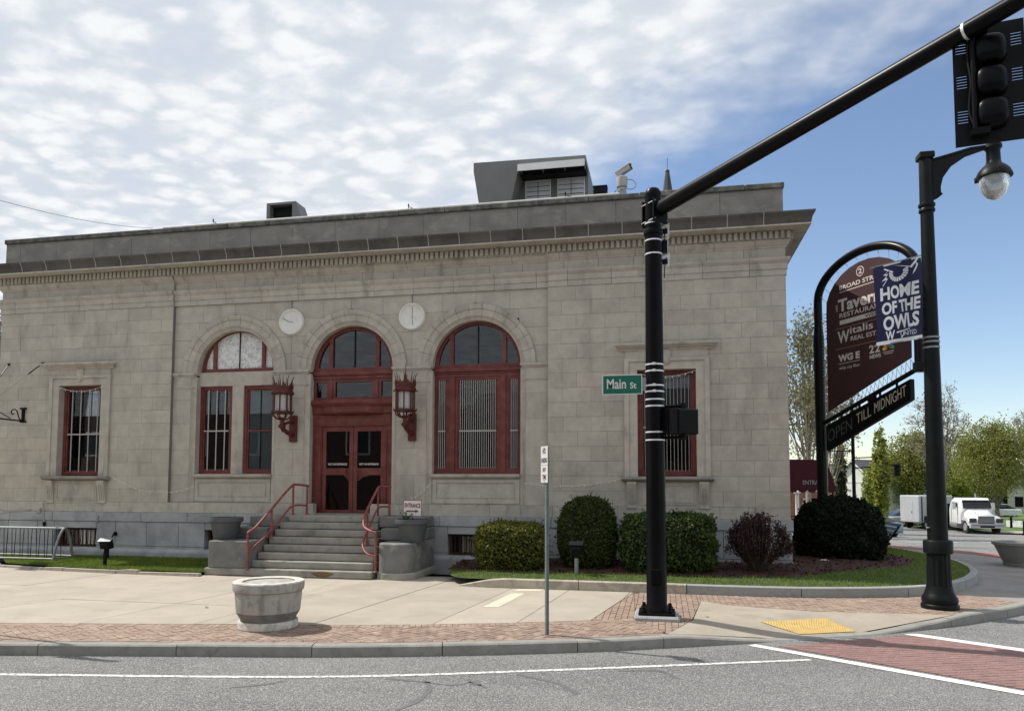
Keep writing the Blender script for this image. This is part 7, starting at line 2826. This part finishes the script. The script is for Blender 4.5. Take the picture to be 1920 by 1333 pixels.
for s in (-1, 1):
    MB().obox((3.555, s * .93, 1.02), (.012, s * -.02, 0), (0, .235, 0), (0, 0, .16)).build('headlight_surround', M['chrome'], tk, local=True)
    MB().obox((.55, s * 1.19, 1.55), (.008, 0, 0), (0, .006, 0), (0, 0, .75)).build('door_seam', M['blackmatt'], tk, local=True)
    MB().obox((1.6, s * 1.19, 1.45), (.008, 0, 0), (0, .006, 0), (0, 0, .65)).build('door_seam', M['blackmatt'], tk, local=True)
    MB().tube([(.2, s * .95, .62), (1.5, s * .95, .62)], .28, 12).build('fuel_tank', M['rim'], tk, local=True)
    MB().obox((2.9, s * .60, 1.62), (.5, 0, -.07), (0, .008, 0), (0, 0, .006)).build('hood_seam', M['blackmatt'], tk, local=True)
MB().obox((3.735, 0, .66), (.006, 0, 0), (0, 1.1, 0), (0, 0, .02)).build('bumper_line', M['chrome'], tk, local=True)
MB().tube([(-.1, .9, .9), (-.1, .9, 3.0)], .06, 8).build('exhaust', M['rim'], tk, local=True)
# white box van behind it
x, y = ux(1736, 63)
vn = thing('white_box_van', 'white box van half hidden by the lamp post', 'van', (x, y, zroad(x, y)), R(26))
MB().cbox(-1.75, 1.7, -1.05, 1.1, .55, 2.80, .06).build('box_body', M['vanwhite'], vn, local=True)
MB().cbox(1.702, 2.5, -1.0, 1.0, .5, 2.0, .15).build('cab', M['vanwhite'], vn, local=True)
MB().box(1.8, 2.3, -1.012, -1.002, 1.25, 1.85).build('side_window', M['dkwin'], vn, local=True)
MB().box(-1.762, -1.752, -.35, .45, .75, 2.3).build('rear_door', M['vanwhite'], vn, local=True)
MB().box(-1.77, -1.763, -.28, -.22, 1.3, 1.5).build('handle', M['blackmatt'], vn, local=True)
MB().box(-1.3, .3, -1.062, -1.052, .56, 1.1).build('skirt_panel', M['chrome'], vn, local=True)
MB().box(-1.55, -1.42, -1.064, -1.052, .6, 2.7).build('corner_strip', M['chrome'], vn, local=True)
for s in (-1, 1):
    wheel(vn, -1.0, s * 1.02, .36, .22)
    wheel(vn, 1.5, s * 1.02, .36, .22)


def car(label, u, d, rz, mat, L=4.4):
    x, y = ux(u, d)
    c = thing('parked_car' if 'parked' in label else 'car', label, 'car', (x, y, zroad(x, y)), rz)
    k = L / 4.4
    loft_x([(-2.2 * k, ring_box(.75, .45, .80, .08)), (-2.1 * k, ring_box(.86, .3, .92, .1)), (-1.2 * k, ring_box(.9, .25, .96, .1)), (1.0 * k, ring_box(.9, .25, .94, .1)), (1.9 * k, ring_box(.86, .3, .80, .12)), (2.2 * k, ring_box(.72, .42, .65, .08))]).build('body', M[mat], c, local=True, smooth=True, angle=40)
    loft_x([(-1.6 * k, ring_box(.80, .9, .98, .03, .76)), (-.95 * k, ring_box(.78, .9, 1.40, .12, .62)), (.2 * k, ring_box(.78, .9, 1.45, .12, .62)), (1.15 * k, ring_box(.80, .88, .96, .03, .76))]).build('cabin', M['dkwin'], c, local=True, smooth=True, angle=40)
    loft_x([(-.98 * k, ring_box(.60, 1.40, 1.46, .02)), (.22 * k, ring_box(.60, 1.44, 1.49, .02))]).build('roof', M[mat], c, local=True)
    for s in (-1, 1):
        MB().obox((2.08 * k, s * .62, .68), (.06, 0, 0), (0, .16, 0), (0, 0, .07)).build('headlight', M['lampglass'], c, local=True)
        wheel(c, 1.35 * k, s * .88, .32, .2)
        wheel(c, -1.35 * k, s * .88, .32, .2)
    return c


car('silver car behind the white van, nose to the left', 1690, 66, R(190), 'carsilver')
car('pale blue car behind the dark bush', 1622, 46, R(115), 'carblue')
car('small white car parked beyond the white truck', 1868, 84, R(185), 'carwhite')
sgx = at_depth(1627, 944, 46)
# ---- bollards, posts, far lamp, far traffic signal
b0 = None
for i, (u, d, lab) in enumerate(((1869, 57, 'black bollard just right of the white truck'), (1917, 54, 'black bollard at the right edge of the picture'), (1893, 62, 'black bollard behind the olive tree trunk'))):
    x, y = ux(u, d)
    if b0 is None:
        b0 = thing('bollard', lab, 'bollard', (x, y, zroad(x, y)), group='black bollards along the far kerb')
        MB().lathe([(.16, 0), (.16, .12), (.10, .16)], (0, 0, 0), 12).build('foot', M['black'], b0, local=True)
        MB().lathe([(.095, .162), (.085, .9), (.11, .92), (.11, .97), (.07, 1.02), (.02, 1.06)], (0, 0, 0), 12).build('shaft', M['black'], b0, local=True, smooth=True)
    else:
        b = copy_tree(b0)
        b.location = (x, y, zroad(x, y))
        b['label'] = lab
wl_ = thing('low_white_wall', 'low pale wall on the far lawn, between the bollards', 'wall', (*ux(1900, 66), -1.5))
A, B_ = Vector((*ux(1885, 64), 0)), Vector((*ux(1935, 62), 0))
d = (B_ - A).normalized()
for k in range(5):
    p, q = A.lerp(B_, k / 5), A.lerp(B_, (k + 1) / 5)
    MB().obox((p + q) / 2 + Vector((0, 0, zroad(p.x, p.y) + .35)), d * (q - p).length * .485, Vector((-d.y, d.x, 0)) * .12, Vector((0, 0, .30))).build('panel', M['clap'], wl_)
x, y = ux(1826, 72)
fl_ = thing('far_street_lamp', 'small far street lamp with a hanging lantern in front of the olive tree', 'street lamp', (x, y, zroad(x, y)))
zt = CAMH + (904 - 826) / FPX * 72
MB().lathe([(.16, zroad(x, y)), (.12, zroad(x, y) + 1.0), (.07, zroad(x, y) + 1.1), (.055, zt)], (x, y, 0), 10).build('pole', M['black'], fl_)
MB().tube([(x, y, zt - .05), (x - 1.2, y, zt - .02)], .035, 6).build('arm', M['black'], fl_)
MB().lathe([(.06, 0), (.08, -.15), (.28, -.55), (.28, -.6)], (x - 1.2, y, zt - .02), 12).build('lamp_housing', M['black'], fl_)
MB().lathe([(.24, -.61), (.22, -.78), (.10, -.95), (.01, -.98)], (x - 1.2, y, zt - .02), 12).build('globe', M['globe'], fl_)
x, y = ux(1601, 40)
z0, zt = zroad(x, y), CAMH + (904 - 748) / FPX * 40
fs = thing('far_signal_pole', 'thin black signal pole with side arms seen under the tavern sign', 'signal pole', (x, y, z0))
MB().lathe([(.16, z0), (.14, z0 + .6), (.10, z0 + .7), (.085, zt)], (x, y, 0), 10).build('pole', M['black'], fs)
for u_, v_ in ((1553, 846), (1640, 857), (1684, 872)):
    p = at_depth(u_, v_, 40)
    v0 = {1553: 845, 1640: 858, 1684: 877}[u_]
    zz_ = CAMH + (904 - v0) / FPX * 40
    MB().tube([(x, y, zz_), (p.x, p.y, p.z)], .035, 6).build('arm', M['black'], fs)
p = at_depth(1682, 880, 40)
s2 = thing('far_traffic_signal', 'small black traffic signal hung on the far arm, left of the olive tree', 'traffic signal', tuple(p))
MB().cbox(p.x - .14, p.x + .14, p.y - .12, p.y + .12, p.z - .36, p.z + .30, .03).build('housing', M['blackmatt'], s2)
for k in range(3):
    MB().lathe([(.08, 0), (.085, .1)], (p.x, p.y - .2, p.z - .25 + k * .2), 10).build('visor', M['blackmatt'], s2)
x, y = ux(1578, 52)
zt = CAMH + (904 - 884) / FPX * 52
p3 = thing('far_lamp_post', 'short dark post in front of the white gabled house', 'post', (x, y, zroad(x, y)))
MB().lathe([(.12, zroad(x, y)), (.10, zroad(x, y) + .6), (.06, zroad(x, y) + .7), (.05, zt - .3)], (x, y, 0), 8).build('shaft', M['black'], p3)
MB().lathe([(.06, zt - .298), (.17, zt - .05), (.05, zt + .05), (.01, zt + .12)], (x, y, 0), 8).build('head', M['black'], p3)
mp = at_depth(1540, 795, 45)
ma = thing('far_mast_arm', 'thin dark signal arm crossing behind the tavern sign post', 'signal arm', tuple(mp))
a, b = at_depth(1470, 796, 45), at_depth(1592, 794, 45)
MB().tube([tuple(a), tuple(b)], .05, 6).build('arm', M['black'], ma)
q = at_depth(1534, 795, 44.8)
MB().cbox(q.x - .16, q.x + .16, q.y - .1, q.y + .1, q.z - .22, q.z + .22, .03).build('bracket', M['blackmatt'], ma)
c_ = at_depth(1470, 900, 45)
MB().lathe([(.13, zroad(c_.x, c_.y)), (.09, a.z + .1)], (a.x, a.y, 0), 10).build('pole', M['black'], ma)
# overhead cable at the upper left
a, b = at_depth(-80, 352, 13), Vector(FX(286, 428, 18.2))
P = []
for k in range(25):
    t = k / 24
    q = a.lerp(b, t)
    q.z -= .25 * 4 * t * (1 - t) * .6
    P.append(tuple(q))
tag(MB().tube(P, .0055, 5).build('overhead_cable', M['alu']), 'thin overhead cable running from the upper left sky to the parapet', 'cable')
# ---- across the street, seen only as reflections in the window glass
op = thing('opposite_building', 'dark brick building across the street, reflected in the window glass', 'building', (-10, -16, 0))
M['oppbrick'] = material('opposite_brick', (.10, .065, .05), .9, .2, 3, world_space=True)
MB().box(-60, -14, -26, -16, -.3, 7.5).build('wall', M['oppbrick'], op)
MB().box(-13.9, 20, -26, -15, -.3, 6.2).build('wall', M['oppbrick'], op)
MB().prism([(-14.2, -14.6, 6.2), (-14.2, -26.2, 6.2), (-14.2, -20, 9.2)], (34.4, 0, 0)).build('roof', M['roofgrey'], op)
for k in range(9):
    f = MB().box(-56 + k * 4.6, -54 + k * 4.6, -16.06, -15.99, 4.2, 6.2).build('window', M['clap'], op)
    MB().box(-55.85 + k * 4.6, -54.15 + k * 4.6, -15.985, -15.97, 4.35, 6.05).build('pane', M['dkwin'], f)
tree('leafy tree across the street, reflected in the window glass', -13.5, -9.5, 7.5, 3.0, 2.6, 4.8, 'green', 3500, .2, limbs=16, fill=.6)
tree('second leafy tree across the street, reflected right of the first', -3.0, -12, 6.2, 3.0, 2.1, 4.0, 'green', 5000, .16, limbs=16, fill=.6)

# dry leaves blown onto the pavement
M['dryleaf'] = material('dry_leaf', (.42, .33, .20), .8, .15, 20)
for (u, v, lab) in ((1325, 1156, 'curled dry leaf on the concrete just right of the signal pole footing'), (387, 1139, 'dry leaf on the pavement left of the round planter'), (590, 1172, 'dry leaf on the bricks beside the round planter')):
    p = at_z(u, v, .0)
    a = random.uniform(0, 6)
    d1 = Vector((math.cos(a), math.sin(a), 0)) * .055
    d2 = Vector((-d1.y, d1.x, 0)) * .6
    o = MB()
    o.add([tuple(p - d1 + Vector((0, 0, .012))), tuple(p + d2 + Vector((0, 0, .03))), tuple(p + d1 + Vector((0, 0, .018))), tuple(p - d2 + Vector((0, 0, .028))), tuple(p + Vector((0, 0, .006)))], [(0, 4, 1), (1, 4, 2), (2, 4, 3), (3, 4, 0)])
    tag(o.build('fallen_leaf', M['dryleaf']), lab, 'leaf', 'dry leaves on the pavement')
